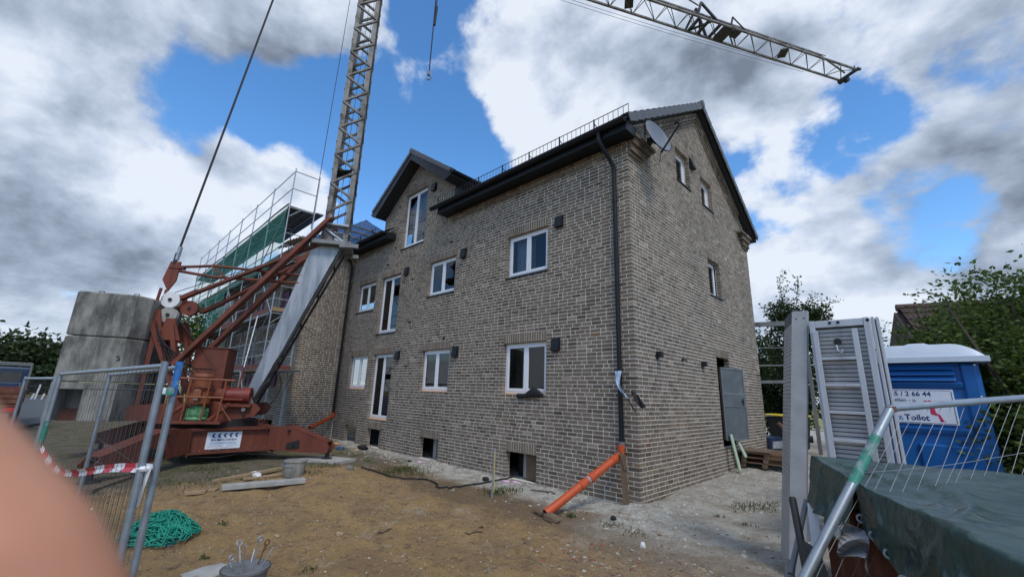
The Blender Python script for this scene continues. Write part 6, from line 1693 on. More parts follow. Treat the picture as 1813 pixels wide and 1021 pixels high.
# sign
sy = ty0-.022; sx0, sx1, sz0, sz1 = X0+.10, PY(1692, 715, sy)[0], PY(1640, 750, sy)[2], PY(1640, 689, sy)[2]
m = MB(); m.bb((sx0, sy-.004, sz0), (sx1, sy+.02, sz1)); sgn = m.build('toilet_sign', MT['sign_white'], tl, bevel=.004)
for (a, b, c, d) in ((sx0, sx1-.02, sz1-.014, sz1-.010), (sx0, sx1-.02, sz0+.010, sz0+.014), (sx1-.02, sx1-.014, sz0+.02, sz1-.02)):
    m = MB(); m.bb((a, sy-.0055, c), (b, sy-.0042, d)); m.build('border', MT['sign_blue'], sgn)
SM = lambda x, z: Matrix.Translation((x, sy-.0052, z)) @ Matrix.Rotation(math.pi/2, 4, 'X')
lx = PY(1577, 695, sy)[0]
text_mesh('65 / 2 66 44', .072, 'lettering', MT['sign_blue'], sgn, SM(lx-.005, sz1-.075), bold=.0012)
text_mesh('tellen - u.', .056, 'lettering', MT['sign_blue'], sgn, SM(lx+.005, sz1-.14))
text_mesh('a', .088, 'lettering', MT['sign_lightblue'], sgn, SM(lx+.035, sz0+.04), bold=.002)
text_mesh('Toilet', .088, 'lettering', MT['sign_blue'], sgn, SM(lx+.085, sz0+.04), bold=.002)
fx, fz = lx+.30, sz0+.035
fS = .70
fg = MB(); fy = (0, .002, 0)
S_ = lambda pts: fg.prism([(fx+a*fS, sy-.0055, fz+b*fS) for a, b in pts], fy)
fg.disc((fx+.035*fS, sy-.0055, fz+.305*fS), (0, 1, 0), .026*fS, .002, 16)
S_([(.015, .265), (.065, .265), (.07, .235), (.02, .24)]); S_([(-.02, .29), (.005, .315), (-.005, .325), (-.035, .325)]); S_([(.02, .225), (.075, .225), (.085, .14), (.025, .125)]); S_([(.02, .13), (.085, .135), (.13, .10), (.105, .085), (.03, .105)]); S_([(.10, .10), (.13, .10), (.16, .01), (.12, .0)]); S_([(.12, .012), (.175, .012), (.18, -.005), (.12, -.005)])
fg.build('emblem', MT['sign_red'], sgn)

# ---- rusty skip under the green tarpaulin
def QD(px, py, z): return PZ(px, py, z)
TZ = 1.40
bl = PD(1436, 806, 3.55); fl = PD(1535, 862, 2.75); fr_ = PZ(1700, 950, TZ); frr = PZ(1990, 1070, TZ); br = V(7.2, -4.35, TZ)
def Zs(p, z): return V(p[0], p[1], z)
A0 = Zs(bl, 1.50); A1 = V(7.2, -4.25, 1.52)           # back ridge
F0 = PZ(1512, 852, 1.47); _f = PZ(1625, 905, 1.46); F1 = F0+(_f-F0)/np.linalg.norm(_f-F0)*1.95           # front ridge
skp = thing('rusty_skip', 'rust-brown metal skip covered by the dark green tarpaulin', 'skip', (4.8, -5.2, .1))
cor = [Zs(A0, 0)+V(.07, -.06, 0), Zs(F0, 0)+V(.08, .02, 0), Zs(F1, 0)+V(.10, .08, 0), Zs(A1, 0)+V(-.1, -.08, 0)]
m = MB(); zt0, zt1 = .18, 1.34
m.add([Zs(p, zt0) for p in cor]+[Zs(p, zt1) for p in cor], BOXF); m.build('box', MT['rust_box'], skp)
for a, b in ((0, 1), (1, 2)):
    p, q = cor[a], cor[b]
    for t in (.0, .33, .66, 1.0)[a:]:
        m = MB(); m.bar(Zs(p+(q-p)*t, .2)-V(0, .02, 0), Zs(p+(q-p)*t, 1.3)-V(0, .02, 0), .06, .05); m.build('rib', MT['rust_box'], skp)
# tarp: surface defined over a strip of sections going along the box
tp_ = MB()
nu, nv = 150, 90
TIE = (.36, .56)
def ridge_(x, w): return max(0.0, 1-abs(x)/w)
def line_fold(u, v, p, q, w):
    """sharp fold along the line p-q in (u, v)"""
    du, dv = q[0]-p[0], q[1]-p[1]; L2 = du*du+dv*dv; t = ((u-p[0])*du+(v-p[1])*dv)/L2
    if t < 0 or t > 1: return 0.0
    d = abs((u-p[0])*dv-(v-p[1])*du)/math.sqrt(L2); return ridge_(d, w*(.35+.65*t))*min(1, t*4)*(1-t*.7)
FOLDS = [(TIE, (.10, .14), .05, .030), (TIE, (.62, .13), .05, .035), (TIE, (.95, .30), .06, .030), (TIE, (.20, 1.0), .05, .045), (TIE, (.34, 1.0), .04, .05), (TIE, (.48, 1.0), .05, .05), ((.02, .14), (.30, .56), .03, .02), ((.0, .5), (.06, 1.0), .03, .03), ((.7, .14), (.80, .56), .04, .025), ((.12, .56), (.10, 1.0), .03, .03)]
rows = []
for j in range(nv+1):
    v = j/nv; row = []
    for i in range(nu+1):
        u = i/nu
        a = A0+(A1-A0)*u; f_ = F0+(F1-F0)*u
        out = V(f_[0]-a[0], f_[1]-a[1], 0); out /= np.linalg.norm(out)+1e-9
        nz = mnoise.fractal(Vector((u*7, v*3.2, 2.2)), 1.0, 2.0, 4)
        fold = sum(line_fold(u, v, p, q, w)*h for p, q, w, h in FOLDS)
        if v < .10:       # back hang
            t = 1-v/.10; p = a-out*.06*t+V(0, 0, -.35*t)
        elif v < .56:     # top sheet, nearly flat between the ridges
            t = (v-.10)/.46; p = a+(f_-a)*t+V(0, 0, -.045*math.sin(math.pi*t)+.012*nz+fold)
        else:             # front flap
            t = (v-.56)/.44; hang = .19+.62*sstep(.06, .55, u)+.04*math.sin(u*17)
            p = f_+out*(.03*math.sin(t*2.2)+fold*1.5*(.3+t)+.015*nz)+V(0, 0, -hang*t)
        row.append(p)
    rows.append(row)
tp_.grid(rows); rows_front = rows[-1]
# left flap over the short end
rows = []
for j in range(31):
    v = j/30; row = []
    for i in range(41):
        u = i/40; p = A0+(F0-A0)*u; sd_ = V(-.93, -.35, 0)
        nz = mnoise.fractal(Vector((u*4, v*3, 9.2)), 1.0, 2.0, 3)
        fold = .05*v*ridge_((u-.28-.15*v), .10)+.06*v*ridge_((u-.62-.1*v), .12)+.05*v*ridge_(u-.92, .1)
        hang = .27+.03*u+.02*math.sin(u*9); row.append(p+sd_*(.05*v+fold+.012*nz)+V(0, 0, -hang*v))
    rows.append(row)
tp_.grid(rows)
tarp = tp_.build('tarpaulin', MT['tarp'], None, smooth='all', fixn=False); 
for i in range(0, nu+1, 10):
    p_ = rows_front[i]; m = MB(); m.path([p_+V(.016*math.cos(t), 0, .035+.016*math.sin(t)) for t in np.linspace(0, 6.3, 12)], .005, 5); m.build('eyelet', MT['steel'], tarp)
tag(tarp, 'dark green tarpaulin thrown over the rusty skip in the right foreground', 'tarpaulin')
# posts, rods and rags beside the skip
a = at_ground(1425, 1035); m = MB(); m.tube(PD(1432, 1030, 2.95), PD(1403, 882, 3.35), .020, 10); tag(m.build('steel_post', MT['blacksteel'], None), 'dark round post standing left of the tarpaulin', 'post')
m = MB(); m.tube(PD(1400, 1015, 3.3), PD(1428, 885, 3.6), .017, 8); tag(m.build('steel_tube', MT['galv_dull'], None), 'grey tube leaning under the tarpaulin corner', 'tube')
m = MB(); m.bar(PD(1448, 985, 3.3), PD(1438, 893, 3.5), .05, .03); tag(m.build('white_lath', MT['white'], None), 'pale lath upright beside the rusty skip', 'lath')
m = MB(); rows = []
for i in range(12):
    t = i/11; row = []
    for j in range(8):
        s_ = j/7; px = 1465+58*s_+30*t+10*math.sin(t*5+j); py = 940+30*s_*0+90*t*(.5+.5*s_)-18*math.sin(s_*3); row.append(PD(px, py, 2.62+.06*math.sin(i*1.3+j*1.1)-.1*t))
    rows.append(row)
m.grid(rows); tag(m.build('torn_sheet', MT['alu_grey'], None, fixn=False), 'torn pale sheet caught between fence wires and skip', 'sheet')
m = MB(); m.prism([PD(1420, 955, 3.0), PD(1450, 975, 2.95), PD(1470, 1030, 2.85), PD(1428, 1040, 2.9)], (.02, -.05, 0)); tag(m.build('dark_board', MT['blacksteel'], None), 'dark board leaning between post and skip', 'board')
m = MB(); m.path([PD(1400, 990, 3.4), PD(1398, 1020, 3.38), PD(1420, 1045, 3.3), PD(1450, 1040, 3.2)], .03, 8); tag(m.build('bent_tube', MT['galv_dull'], None), 'bent grey tube on the ground at the bottom edge', 'tube')

pm('fence_wire2', (.20, .215, .225), .55, .3, var=.2, bump=0)
# ---- fence panel lying over the skip, tilted
T_ = CAM+ray(1577, 722)*2.12; B_ = CAM+ray(1425, 1021)*1.78; R_ = CAM+ray(1813, 704)*2.36
uu = (B_-T_)/np.linalg.norm(B_-T_); vv = (R_-T_)/np.linalg.norm(R_-T_)
Lp = min(3.0, (T_[2]-.05)/(-uu[2])); Wp = 2.0
fr2 = thing('site_fence', 'tilted wire fence panel lying over the tarpaulin in the right foreground', 'fence', T_)
m = MB(); m.tube(T_, T_+uu*Lp, .021, 14); m.build('post', MT['fence'], fr2, smooth=True)
m = MB(); m.tube(T_+vv*Wp, T_+vv*Wp+uu*Lp, .021, 14); m.build('post', MT['fence'], fr2, smooth=True)
m = MB(); m.tube(T_, T_+vv*Wp, .018, 12); m.build('rail', MT['fence'], fr2, smooth=True)
m = MB(); m.tube(T_+uu*Lp, T_+uu*Lp+vv*Wp, .018, 12); m.build('rail', MT['fence'], fr2, smooth=True)
m = MB(); m.tube(T_+uu*.19, T_+uu*.48, .0216, 14); m.build('paint_band', MT['fence_green'], fr2)
m = MB(); m.path([T_-uu*.012-vv*.01, T_+uu*.03+vv*.02], .0235, 10); m.build('weld', MT['rust'], fr2)
m = MB()
nwv = 22
for i in range(1, nwv):
    p = T_+vv*(Wp*i/nwv); m.path([p+uu*(Lp*t)+np.cross(uu, vv)*(.012*math.sin(t*9+i))+vv*.012*math.sin(t*7+i*2) for t in np.linspace(0, 1, 14)], .0013, 4)
for t in (.17, .42, .66, .9): m.path([T_+uu*(Lp*t)+vv*(Wp*s_)+np.cross(uu, vv)*.012*math.sin(s_*9)+uu*.02*math.sin(s_*5) for s_ in np.linspace(0, 1, 14)], .0017, 4)
o = m.build('wire_mesh', MT['fence_wire2'], fr2); o['kind'] = 'stuff'

# ---- behind the house on the right: steel frame, bin, barrel, boards
fr3 = thing('rail_rack', 'grey steel rail frame behind the gable corner', 'rack', (.8, 9.4, .3))
def D17(px, py): return PD(px, py, 17.5)
for (py0, py1, w_) in ((575, 571, .16), (616, 615, .03), (647, 646, .05), (676, 675, .10), (735, 735, .05)):
    m = MB(); a, b = D17(1325, py0), D17(1425, py1); m.bar(a, b, .08, w_); m.build('rail', MT['galv_dull'], fr3)
for px in (1420,):
    m = MB(); a = D17(px, 560); m.bar(V(a[0], a[1], .1), a, .1, .1); m.build('post', MT['galv_dull'], fr3)
a = D17(1322, 573); m = MB(); m.bar(V(a[0], a[1], .1), a, .1, .1); m.build('post', MT['galv_dull'], fr3)
bn = PD(1398, 760, 17.8); bz = .32
wb = thing('wheelie_bin', 'black wheeled bin with a yellow lid behind the house', 'bin', (bn[0], bn[1], bz))
m = MB(); m.hexa([bn+V(-.46, -.34, 0), bn+V(.46, -.34, 0), bn+V(.46, .34, 0), bn+V(-.46, .34, 0), bn+V(-.56, -.42, 0), bn+V(.56, -.42, 0), bn+V(.56, .42, 0), bn+V(-.56, .42, 0)])
for i in range(len(m.v)): m.v[i] = (m.v[i][0], m.v[i][1], bz+.05 if i < 4 else bz+1.08)
m.build('body', MT['rubber'], wb, bevel=.03)
m = MB(); m.bb((bn[0]-.6, bn[1]-.46, bz+1.08), (bn[0]+.6, bn[1]+.44, bz+1.15)); m.build('lid', MT['yellow'], wb, bevel=.03)
for s_ in (-1, 1):
    m = MB(); m.disc((bn[0]+s_*.42, bn[1]-.3, bz+.1), (1, 0, 0), .1, .05, 14); m.build('wheel', MT['black'], wb)
p = PD(1366, 775, 16.8); m = MB(); m.path([V(p[0], p[1], .3), V(p[0], p[1], .33), V(p[0], p[1], .75), V(p[0], p[1], .78)], [.26, .28, .28, .22], 18); tag(m.build('plastic_drum', MT['truck_blue'], None, smooth=True), 'dark blue drum beside the rear house corner', 'drum')
for i in range(4):
    m = MB(); a = PD(1368, 783+i*3, 16.2); b = PD(1400, 781+i*3, 16.4); m.bar(a, b, .1, .05); tag(m.build('steel_profile', MT['steel'], None), ['topmost', 'second', 'third', 'lowest'][i]+' steel profile of the small stack by the bin', 'profile', 'steel profiles by the bin')
# ================================================================== ROAD, TRUCK AND NEIGHBOURS
def flat_sheet(name, pts, z, mat, kind='structure', n=1):
    m = MB(); m.add([(x, y, z) for x, y in pts], [tuple(range(len(pts)))]); o = m.build(name, mat, None); o['kind'] = kind; return o
road = flat_sheet('road', [(-13.6, -9.2), (-140, -13.5), (-140, -60), (-13.6, -60), ], .012, MT['asphalt'])
flat_sheet('forecourt', [(-24, -8.0), (-60, -8.3), (-60, -10.95), (-17.5, -9.5)], .008, MT['asphalt'])
m = MB(); m.bar((-13.7, -9.25, .03), (-60, -10.85, .03), .14, .10); o = m.build('kerb', MT['kerb'], None); o['kind'] = 'structure'
m = MB(); m.bar((-16, -9.9, .0185), (-90, -12.5, .0185), .16, .004); o = m.build('road_marking', MT['white'], None); o['kind'] = 'structure'
flat_sheet('verge', [(-62, -4.5), (-140, -4.5), (-140, -13.4), (-62, -10.9)], .016, pm('dry_grass', (.20, .155, .05), .95, var=.35, scale=2, col2=(.10, .11, .035), s2=1.0, bump=.4))
for k, (px, py, h) in enumerate(((66, 689, 1.3), (60, 687, .5), (78, 688, .5))):
    p = PZ(px, py, 0.0); p = PD(px, py, 58); m = MB(); m.bar((p[0], p[1], -.1), (p[0], p[1]+.12, h), .12, .12); tag(m.build('marker_post', MT['white'], None), ['tall', 'short left', 'short right'][k]+' white marker post before the far trees', 'post')
# ---- rusty flatbed truck
tp0 = V(-19.9, -8.75, .01)
tr = thing('flatbed_truck', 'rusty flatbed truck with a ladder rack and dark blue cab at far left', 'truck', tp0+V(-2, -1, 0))
hd = V(-1, -.04, 0); hd /= np.linalg.norm(hd); sdv = V(.04, -1, 0); sdv /= np.linalg.norm(sdv)
def T(f, s, z): return tp0+hd*f+sdv*s+V(0, 0, z)
def tbox(f0, f1, s0, s1, z0, z1, nm, mt, par=None, bev=.01):
    m = MB(); m.hexa([T(f0, s0, z0), T(f1, s0, z0), T(f1, s1, z0), T(f0, s1, z0), T(f0, s0, z1), T(f1, s0, z1), T(f1, s1, z1), T(f0, s1, z1)]); return m.build(nm, MT[mt], par or tr, bevel=bev)
tbox(0, 3.4, 0, 2.1, .78, .88, 'bed', 'rust')
for i in range(3): tbox(-.03, .02, .0, 2.1, .90+i*.17, 1.05+i*.17, 'tailgate_board', 'rust')
for i in range(3): tbox(.04, 3.4, -.03, .02, .90+i*.17, 1.05+i*.17, 'side_board', 'rust')
tbox(.1, 3.3, .1, 2.0, 1.0, 1.48, 'load', 'timber_red'); tbox(.3, 2.6, .2, 1.7, 1.48, 1.62, 'load', 'truck_blue')
tbox(3.6, 5.2, .02, 2.08, .55, 2.25, 'cab', 'truck_blue', bev=.08); tbox(3.585, 3.60, .25, 1.85, 1.55, 2.05, 'rear_window', 'glass_dark')
for (s0, s1) in ((.0, .05), (2.05, 2.1)): tbox(.0, .05, s0, s1, .9, 2.35, 'rack_post', 'galv_dull'); tbox(3.3, 3.35, s0, s1, .9, 2.35, 'rack_post', 'galv_dull')
tbox(.0, .05, 0, 2.1, 2.30, 2.36, 'rack_bar', 'galv_dull'); tbox(3.3, 3.35, 0, 2.1, 2.30, 2.36, 'rack_bar', 'galv_dull'); tbox(.05, 3.3, 0, .05, 2.30, 2.36, 'rack_bar', 'galv_dull'); tbox(.05, 3.3, 2.05, 2.1, 2.30, 2.36, 'rack_bar', 'galv_dull'); tbox(.0, .05, 1.0, 1.05, 1.5, 2.3, 'rack_bar', 'black')
for f in (.7, 4.5):
    for s in (.12, 1.98):
        m = MB(); m.disc(T(f, s, .36), sdv, .36, .22, 20); w_ = m.build('wheel', MT['rubber'], tr, smooth=True); m = MB(); m.disc(T(f, s, .36), sdv, .19, .235, 14); m.build('rim', MT['rust'], w_)
tbox(-.05, -.03, .08, .38, .62, .74, 'tail_light', 'tape_red'); tbox(-.05, -.03, 1.72, 2.02, .62, .74, 'tail_light', 'tape_red'); tbox(-.052, -.04, .5, .75, .66, .72, 'lamp', 'white'); tbox(-.04, .1, .05, 2.05, .55, .77, 'rear_bar', 'rust')
# ---- neighbour's house behind the hedge
nh = thing('neighbour_house', 'neighbouring house with an old brown tiled roof behind the hedge', 'house', PD(1720, 760, 24)*V(1, 1, 0))
a0 = PD(1590, 545, 18.5); a1 = PD(1840, 526, 19.5); a1[2] = a0[2]; ax_ = (a1-a0); ax_ = ax_*1.6; dwn = V(ax_[1], -ax_[0], 0); dwn /= np.linalg.norm(dwn)
if (CAM-a0) @ dwn < 0: dwn = -dwn
e0_ = a0+dwn*3.2+V(0, 0, -2.6)
m = MB(); tiled(m, e0_, e0_+ax_, 10, 44, a0-e0_, sub=1, wave=.04, step=.04); m.add([a0, a0+ax_, a0+ax_-dwn*3.2+V(0, 0, -2.6), a0-dwn*3.2+V(0, 0, -2.6)], [(0, 1, 2, 3)]); nr_ = m.build('roof', MT['tile_old'], nh, fixn=False)
m = MB(); m.path([a0-ax_*.01, a0+ax_], .12, 8); m.build('ridge_tiles', MT['tile_old'], nr_)
m = MB(); q0 = a0+ax_*.02; lo_ = .2
b0_, b1_ = a0+dwn*2.9+V(0, 0, -2.5), a0-dwn*2.9+V(0, 0, -2.5)
m.prism([V(b0_[0], b0_[1], 0), V(b1_[0], b1_[1], 0), b1_, a0-V(0, 0, .15), b0_], ax_/np.linalg.norm(ax_)*.25)
m.bar(V(b0_[0], b0_[1], b0_[2]/2)+ax_*.02, V(b0_[0], b0_[1], b0_[2]/2)+ax_, .25, b0_[2]); m.build('wall', MT['dark_gable'], nh)
wn = MB(); wc_ = V(b0_[0], b0_[1], 1.6)+ax_*.3+dwn*.14; wn.bar(wc_, wc_+ax_*.08, .02, 1.2); wn.build('window', MT['glass_dark'], nh)
# ================================================================== TREES, HEDGE
def leaf_mesh(name, pts, nrm_dir, size, mat, parent, seed, flat=.5, aspect=.55):
    rg = np.random.default_rng(seed); n = len(pts); pts = np.asarray(pts)
    d = rg.normal(size=(n, 3)); d /= np.linalg.norm(d, axis=1)[:, None]
    d[:, 2] = d[:, 2]*.6-.15; d = d+nrm_dir*flat; d /= np.linalg.norm(d, axis=1)[:, None]
    s = np.cross(d, rg.normal(size=(n, 3))); s /= np.linalg.norm(s, axis=1)[:, None]+1e-9
    up = np.cross(s, d); sz = size*rg.uniform(.55, 1.25, n)[:, None]
    v = np.empty((n, 4, 3)); v[:, 0] = pts; v[:, 1] = pts+d*sz*.45+s*sz*aspect*.5+up*sz*.10; v[:, 2] = pts+d*sz; v[:, 3] = pts+d*sz*.45-s*sz*aspect*.5+up*sz*.10
    off = OFF[parent.name]; v = v.reshape(-1, 3)-off
    me = bpy.data.meshes.new(name); me.vertices.add(4*n); me.vertices.foreach_set('co', v.ravel())
    me.loops.add(6*n); me.polygons.add(2*n)
    idx = (np.arange(n)[:, None]*4+np.array([0, 1, 2, 0, 2, 3])).ravel()
    me.loops.foreach_set('vertex_index', idx); me.polygons.foreach_set('loop_start', np.arange(2*n)*3)
    me.update(calc_edges=True)
    at = me.attributes.new('bc', 'FLOAT', 'FACE'); val = np.repeat(np.clip(rg.beta(1.6, 2.2, n), 0, 1), 2); at.data.foreach_set('value', val)
    me.materials.append(mat)
    o = bpy.data.objects.new(name, me); COL.objects.link(o); o.parent = parent; OFF[o.name] = off
    return o
def blob_pts(c, r, n, rg, seed, shell=.55, lump_=.35, fr=1.2):
    """points in an uneven ellipsoid, clumped, denser towards the outside"""
    out = []; nn_ = []
    c = np.array(c); r = np.array(r)
    while len(out) < n:
        d = rg.normal(size=3); d /= np.linalg.norm(d)
        k = 1+lump_*mnoise.fractal(Vector(d*fr*2+seed), 1.0, 2.0, 4)
        t = rg.uniform(shell, 1.0)**.6 if rg.random() < .8 else rg.uniform(.15, shell)
        p = c+d*r*k*t
        if mnoise.noise(Vector(p*2.3)+Vector((seed, 0, 0))) < -.12 and t > .7: continue
        if p[2] < .05: continue
        out.append(p); nn_.append(d)
    return out, nn_
def shrub(name, label, cat, base, blobs, n, size, mat, seed, trunks=3, shoots=(), group=None, shell=.5):
    base = np.array(base, float); r = thing(name, label, cat, base, group)
    rg = np.random.default_rng(seed); P_, N_ = [], []
    tot = sum(b[1][0]*b[1][2] for b in blobs)
    for c, rad in blobs:
        p, q = blob_pts(c, rad, int(n*rad[0]*rad[2]/tot), rg, seed+len(P_) % 7, shell); P_ += p; N_ += q
    tm = MB(); topc = np.mean([b[0] for b in blobs], axis=0)
    for k in range(trunks):
        a = rg.uniform(0, 6.28); b0 = base+V(.15*math.cos(a), .15*math.sin(a), -.1); c = np.array(blobs[k % len(blobs)][0])
        m1 = b0+(c-b0)*.5+rg.normal(size=3)*.1; tm.path([b0, m1, c, c+rg.normal(size=3)*.3+V(0, 0, blobs[k % len(blobs)][1][2]*.5)], [.07, .055, .03, .012], 7)
        for _ in range(4):
            e_ = c+rg.normal(size=3)*np.array(blobs[k % len(blobs)][1])*.5; tm.path([m1, (m1+e_)/2+rg.normal(size=3)*.08, e_], [.03, .02, .008], 5)
    for sh in shoots:          # long free shoots: (list of points, leaf spacing, leaf size factor)
        pts = [np.array(p) for p in sh[0]]; L_ = 0; seg = []
        sm_ = []
        for a, b in zip(pts[:-1], pts[1:]):
            for t in np.arange(0, 1, max(.02, sh[1]/np.linalg.norm(b-a))): sm_.append(a+(b-a)*t)
        sm_.append(pts[-1]); tm.path(pts, [max(.004, .016*(1-i/len(pts))) for i in range(len(pts))], 5)
        for p in sm_:
            for _ in range(sh[2]): P_.append(p+rg.normal(size=3)*sh[3]); N_.append(rg.normal(size=3)*.5)
    tm.build('trunk', MT['bark'], r)
    leaf_mesh('crown', P_, np.array(N_), size, MT[mat], r, seed)
    return r
hb = PD(1700, 850, 9.4); hb[2] = G(hb[0], hb[1])
d9 = lambda px, py, D_=9.2: PD(px, py, D_)
shrub('hedge_bush', 'dense green leafy bush behind the portable toilet', 'bush', (4.3, 1.4, .2),
      [(d9(1672, 655, 9.6), (.9, .8, .80)), (d9(1750, 640, 9.6), (.9, .9, 1.05)), (d9(1690, 740, 9.4), (1.0, .8, 1.1)), (d9(1620, 700, 9.8), (.75, .7, .75))], 40000, .072, 'leaf_hedge', 5, 4, shell=.25,
      shoots=[([d9(1690, 560), d9(1672, 524), d9(1640, 517), d9(1600, 523)], .05, 1, .03), ([d9(1725, 560), d9(1702, 520), d9(1690, 505)], .04, 2, .03), ([d9(1745, 570), d9(1752, 530), d9(1763, 508), d9(1768, 489)], .05, 1, .03), ([d9(1640, 590), d9(1620, 545), d9(1604, 541)], .05, 1, .02)])
shrub('hedge_bush', 'dark leafy bush at the right edge beside the toilet', 'bush', (5.2, -.5, .2),
      [(d9(1830, 640, 8.4), (1.0, 1.0, 1.35)), (d9(1835, 760, 8.0), (.50, .5, 1.1)), (d9(1875, 800, 7.4), (.75, .7, 1.2))], 36000, .072, 'leaf_hedge', 9, 3, shell=.25,
      shoots=[([d9(1800, 580, 8), d9(1790, 530, 8), d9(1800, 508, 8), d9(1813, 500, 8)], .05, 2, .03), ([d9(1770, 560, 8.4), d9(1765, 530, 8.4), d9(1783, 515, 8.4)], .05, 1, .03)])
d2 = lambda px, py, D_=21.0: PD(px, py, D_)
shrub('thorn_tree', 'dark slender tree with upright shoots behind the stored decks', 'tree', V(d2(1408, 780)[0], d2(1408, 780)[1], .3),
      [(d2(1410, 575), (1.05, 1.0, 1.0)), (d2(1385, 560), (.6, .6, .75)), (d2(1440, 560), (.7, .7, .6)), (d2(1410, 640), (1.5, 1.2, 1.5))], 12500, .13, 'leaf_dark', 21, 4,
      shoots=[([d2(1392, 560), d2(1382, 515), d2(1380, 492), d2(1391, 480)], .10, 5, .09), ([d2(1408, 560), d2(1412, 510), d2(1411, 490)], .10, 5, .09), ([d2(1425, 560), d2(1437, 520), d2(1455, 526)], .10, 5, .10), ([d2(1440, 565), d2(1462, 540), d2(1480, 530)], .10, 5, .10), ([d2(1385, 570), d2(1362, 545), d2(1352, 543)], .10, 4, .09), ([d2(1380, 545), d2(1395, 505)], .10, 4, .1)], shell=.3)
shrub('rear_hedge', 'dark hedge behind the steel rails and the bin', 'hedge', V(d2(1370, 780, 23)[0], d2(1370, 780, 23)[1], .3),
      [(d2(1350, 650, 23), (1.6, 1.0, 2.0)), (d2(1400, 690, 23), (1.8, 1.0, 1.7)), (d2(1370, 730, 22.5), (1.6, .9, 1.2)), (d2(1330, 700, 24), (1.4, 1.0, 1.6))], 16000, .17, 'leaf_dark', 33, 3, shell=.2)
dl = lambda px, py, D_=74: PD(px, py, D_)
for k, (bl_, lab, sd_) in enumerate((([(dl(15, 632), (4.6, 5, 3.4)), (dl(40, 640), (3.6, 4, 3.0)), (dl(-25, 640), (4, 4, 3.4))], 'broad far tree behind the flatbed truck', 41), ([(dl(82, 645), (3.6, 3.6, 3.0)), (dl(62, 650), (2.8, 3, 3.0)), (dl(95, 668), (2.4, 2.4, 2.0))], 'rounded far tree at the right of the distant pair', 43))):
    shrub('far_tree', lab, 'tree', V(bl_[0][0][0], bl_[0][0][1], 0), bl_, 5200, .62, 'leaf_far', sd_, 3, group='far trees beyond the road', shell=.35)
shrub('small_bush', 'light green bush glimpsed behind the crane and scaffold', 'bush', V(PD(338, 640, 30)[0], PD(338, 640, 30)[1], 0), [(PD(338, 600, 30), (1.6, 1.5, 1.9)), (PD(350, 580, 30), (1.0, 1.0, 1.3))], 1800, .22, 'leaf_hedge', 51, 2)
# ---- unseen house and trees across the street, added for the ground-floor panes to mirror
oh = thing('unseen_opposite_house', 'unseen dark brick gabled house added for the windows to mirror', 'house', (-3, -34, 0))
m = MB(); m.bb((-10, -42, -.2), (5, -34, 5.2)); m.prism([(5.0, -42, 5.2), (5.0, -34, 5.2), (5.0, -38, 8.6)], (.3, 0, 0)); m.prism([(-10.0, -42, 5.2), (-10.0, -34, 5.2), (-10.0, -38, 8.6)], (.3, 0, 0)); m.build('wall', MT['dark_gable'], oh)
m = MB(); m.prism([(-2.5, -33.5, 5.0), (-2.5, -38, 8.9), (-2.5, -42.5, 5.0), (-2.5, -38, 8.7)], (15.6, 0, 0)); m.build('roof', MT['tile_old'], oh)
for x in (-8, -4.5, -1, 2.5):
    m = MB(); m.bb((x, -34.02, 1.0), (x+1.4, -33.97, 2.5)); m.build('window', MT['glass_dark'], oh)
for k, (x, y) in enumerate(((9.5, -30), (-15, -30), (16, -27), (-22, -31))):
    shrub('unseen_street_tree', ['unseen tree added right of the opposite house', 'unseen tree added left of the opposite house', 'farthest right of the unseen trees added across the road', 'farthest left of the unseen trees added across the road'][k], 'tree', (x, y, 0), [((x, y, 5.2), (3.0, 3.0, 3.0)), ((x+1.5, y+.5, 3.8), (2.2, 2.2, 2.2))], 2600, .5, 'leaf_far', 70+k, 3, group='unseen trees added for the window reflections', shell=.3)
# ================================================================== THE PHOTOGRAPHER'S HAND AT THE LENS
def CS(x, y, d): return CAM+cr_*x+cu_*y+fw*d
def skin_mat():
    m = bpy.data.materials.new('skin'); m.use_nodes = True; t = m.node_tree; b = t.nodes['Principled BSDF']
    n = t.nodes.new('ShaderNodeTexNoise'); n.inputs['Scale'].default_value = 38; n.inputs['Detail'].default_value = 3
    g = t.nodes.new('ShaderNodeNewGeometry'); t.links.new(g.outputs['Position'], n.inputs['Vector'])
    c = t.nodes.new('ShaderNodeMix'); c.data_type = 'RGBA'; t.links.new(n.outputs[0], c.inputs[0]); c.inputs[6].default_value = (.56, .31, .19, 1); c.inputs[7].default_value = (.46, .16, .08, 1)
    t.links.new(c.outputs[2], b.inputs['Base Color']); b.inputs['Roughness'].default_value = .5; b.inputs['Subsurface Weight'].default_value = .25; b.inputs['Subsurface Radius'].default_value = (.008, .003, .0015); b.inputs['Subsurface Scale'].default_value = .6
    return m
hm = MB()
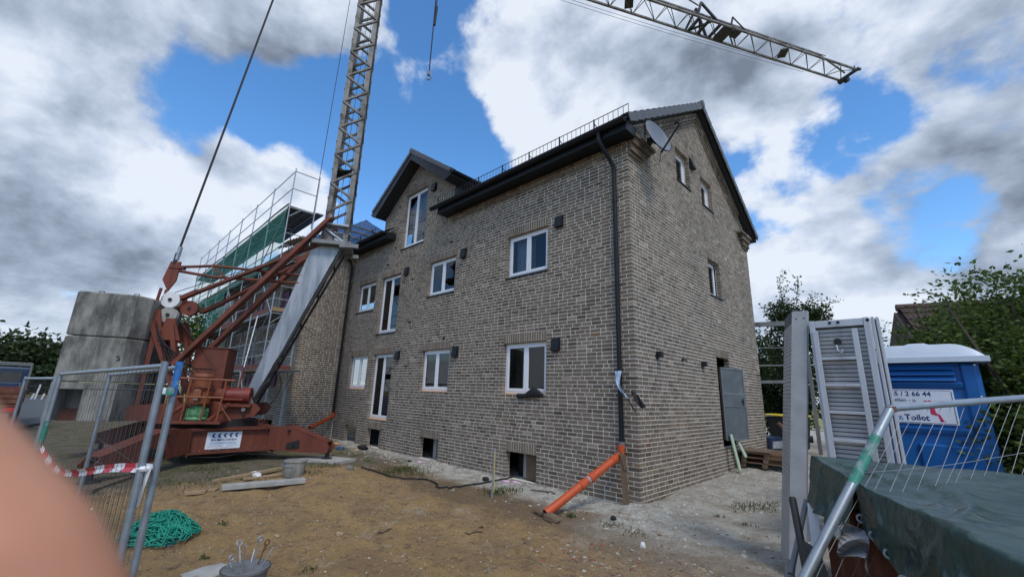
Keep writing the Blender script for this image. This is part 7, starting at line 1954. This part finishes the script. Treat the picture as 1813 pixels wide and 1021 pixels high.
def finger(pts, r0, r1):
    P_ = [CS(*p) for p in pts]; q = []
    for a, b in zip(P_[:-1], P_[1:]):
        for t in np.linspace(0, 1, 6)[:-1]: q.append(a+(b-a)*t)
    q.append(P_[-1]); n = len(q); rad = [r0+(r1-r0)*i/(n-1) for i in range(n)]
    for k in range(1, 5):
        q.append(q[n-1]+(q[n-1]-q[n-2])/np.linalg.norm(q[n-1]-q[n-2])*r1*math.sin(k*math.pi/8)); rad.append(max(.0005, r1*math.cos(k*math.pi/8)))
    hm.path(q, rad, 14)
finger([(-.150, .080, .030), (-.124, .0330, .044), (-.0950, .0030, .050), (-.0722, -.0222, .050), (-.0610, -.0335, .050), (-.0568, -.0415, .050), (-.0545, -.051, .049)], .0105, .0092)   # index finger along the edge of the picture
finger([(-.165, .070, .035), (-.150, .035, .055), (-.140, .000, .050), (-.135, -.020, .035)], .0105, .0088)
finger([(-.178, .055, .035), (-.170, .022, .055), (-.160, -.008, .050), (-.155, -.025, .036)], .0100, .0084)
finger([(-.190, .038, .035), (-.184, .010, .050), (-.176, -.015, .046), (-.170, -.030, .035)], .0090, .0075)
finger([(-.165, .060, -.010), (-.135, .040, -.030), (-.115, .020, -.030), (-.105, .006, -.022)], .0125, .0100)                                # thumb, leaving the side of the palm
for (a, b) in (((-.150, .080, .030), (-.215, .065, -.030)), ((-.165, .070, .035), (-.220, .052, -.025)), ((-.178, .055, .035), (-.225, .040, -.020)), ((-.190, .038, .035), (-.230, .030, -.018)), ((-.165, .060, -.010), (-.215, .055, -.030))):
    hm.path([CS(*a), (CS(*a)+CS(*b))/2, CS(*b)], [.0120, .0165, .018], 14)
hm.path([CS(-.212, .052, -.022), CS(-.245, .020, -.060), CS(-.30, -.06, -.13), CS(-.36, -.16, -.20)], [.026, .025, .031, .038], 18)
hand = hm.build('person', skin_mat(), None); tag(hand, 'bare out-of-focus finger of a hand reaching into the lower left corner', 'person')
rm = hand.modifiers.new('remesh', 'REMESH'); rm.mode = 'VOXEL'; rm.voxel_size = .0022; rm.use_smooth_shade = True
ss_ = hand.modifiers.new('smooth', 'SMOOTH'); ss_.factor = .5; ss_.iterations = 8
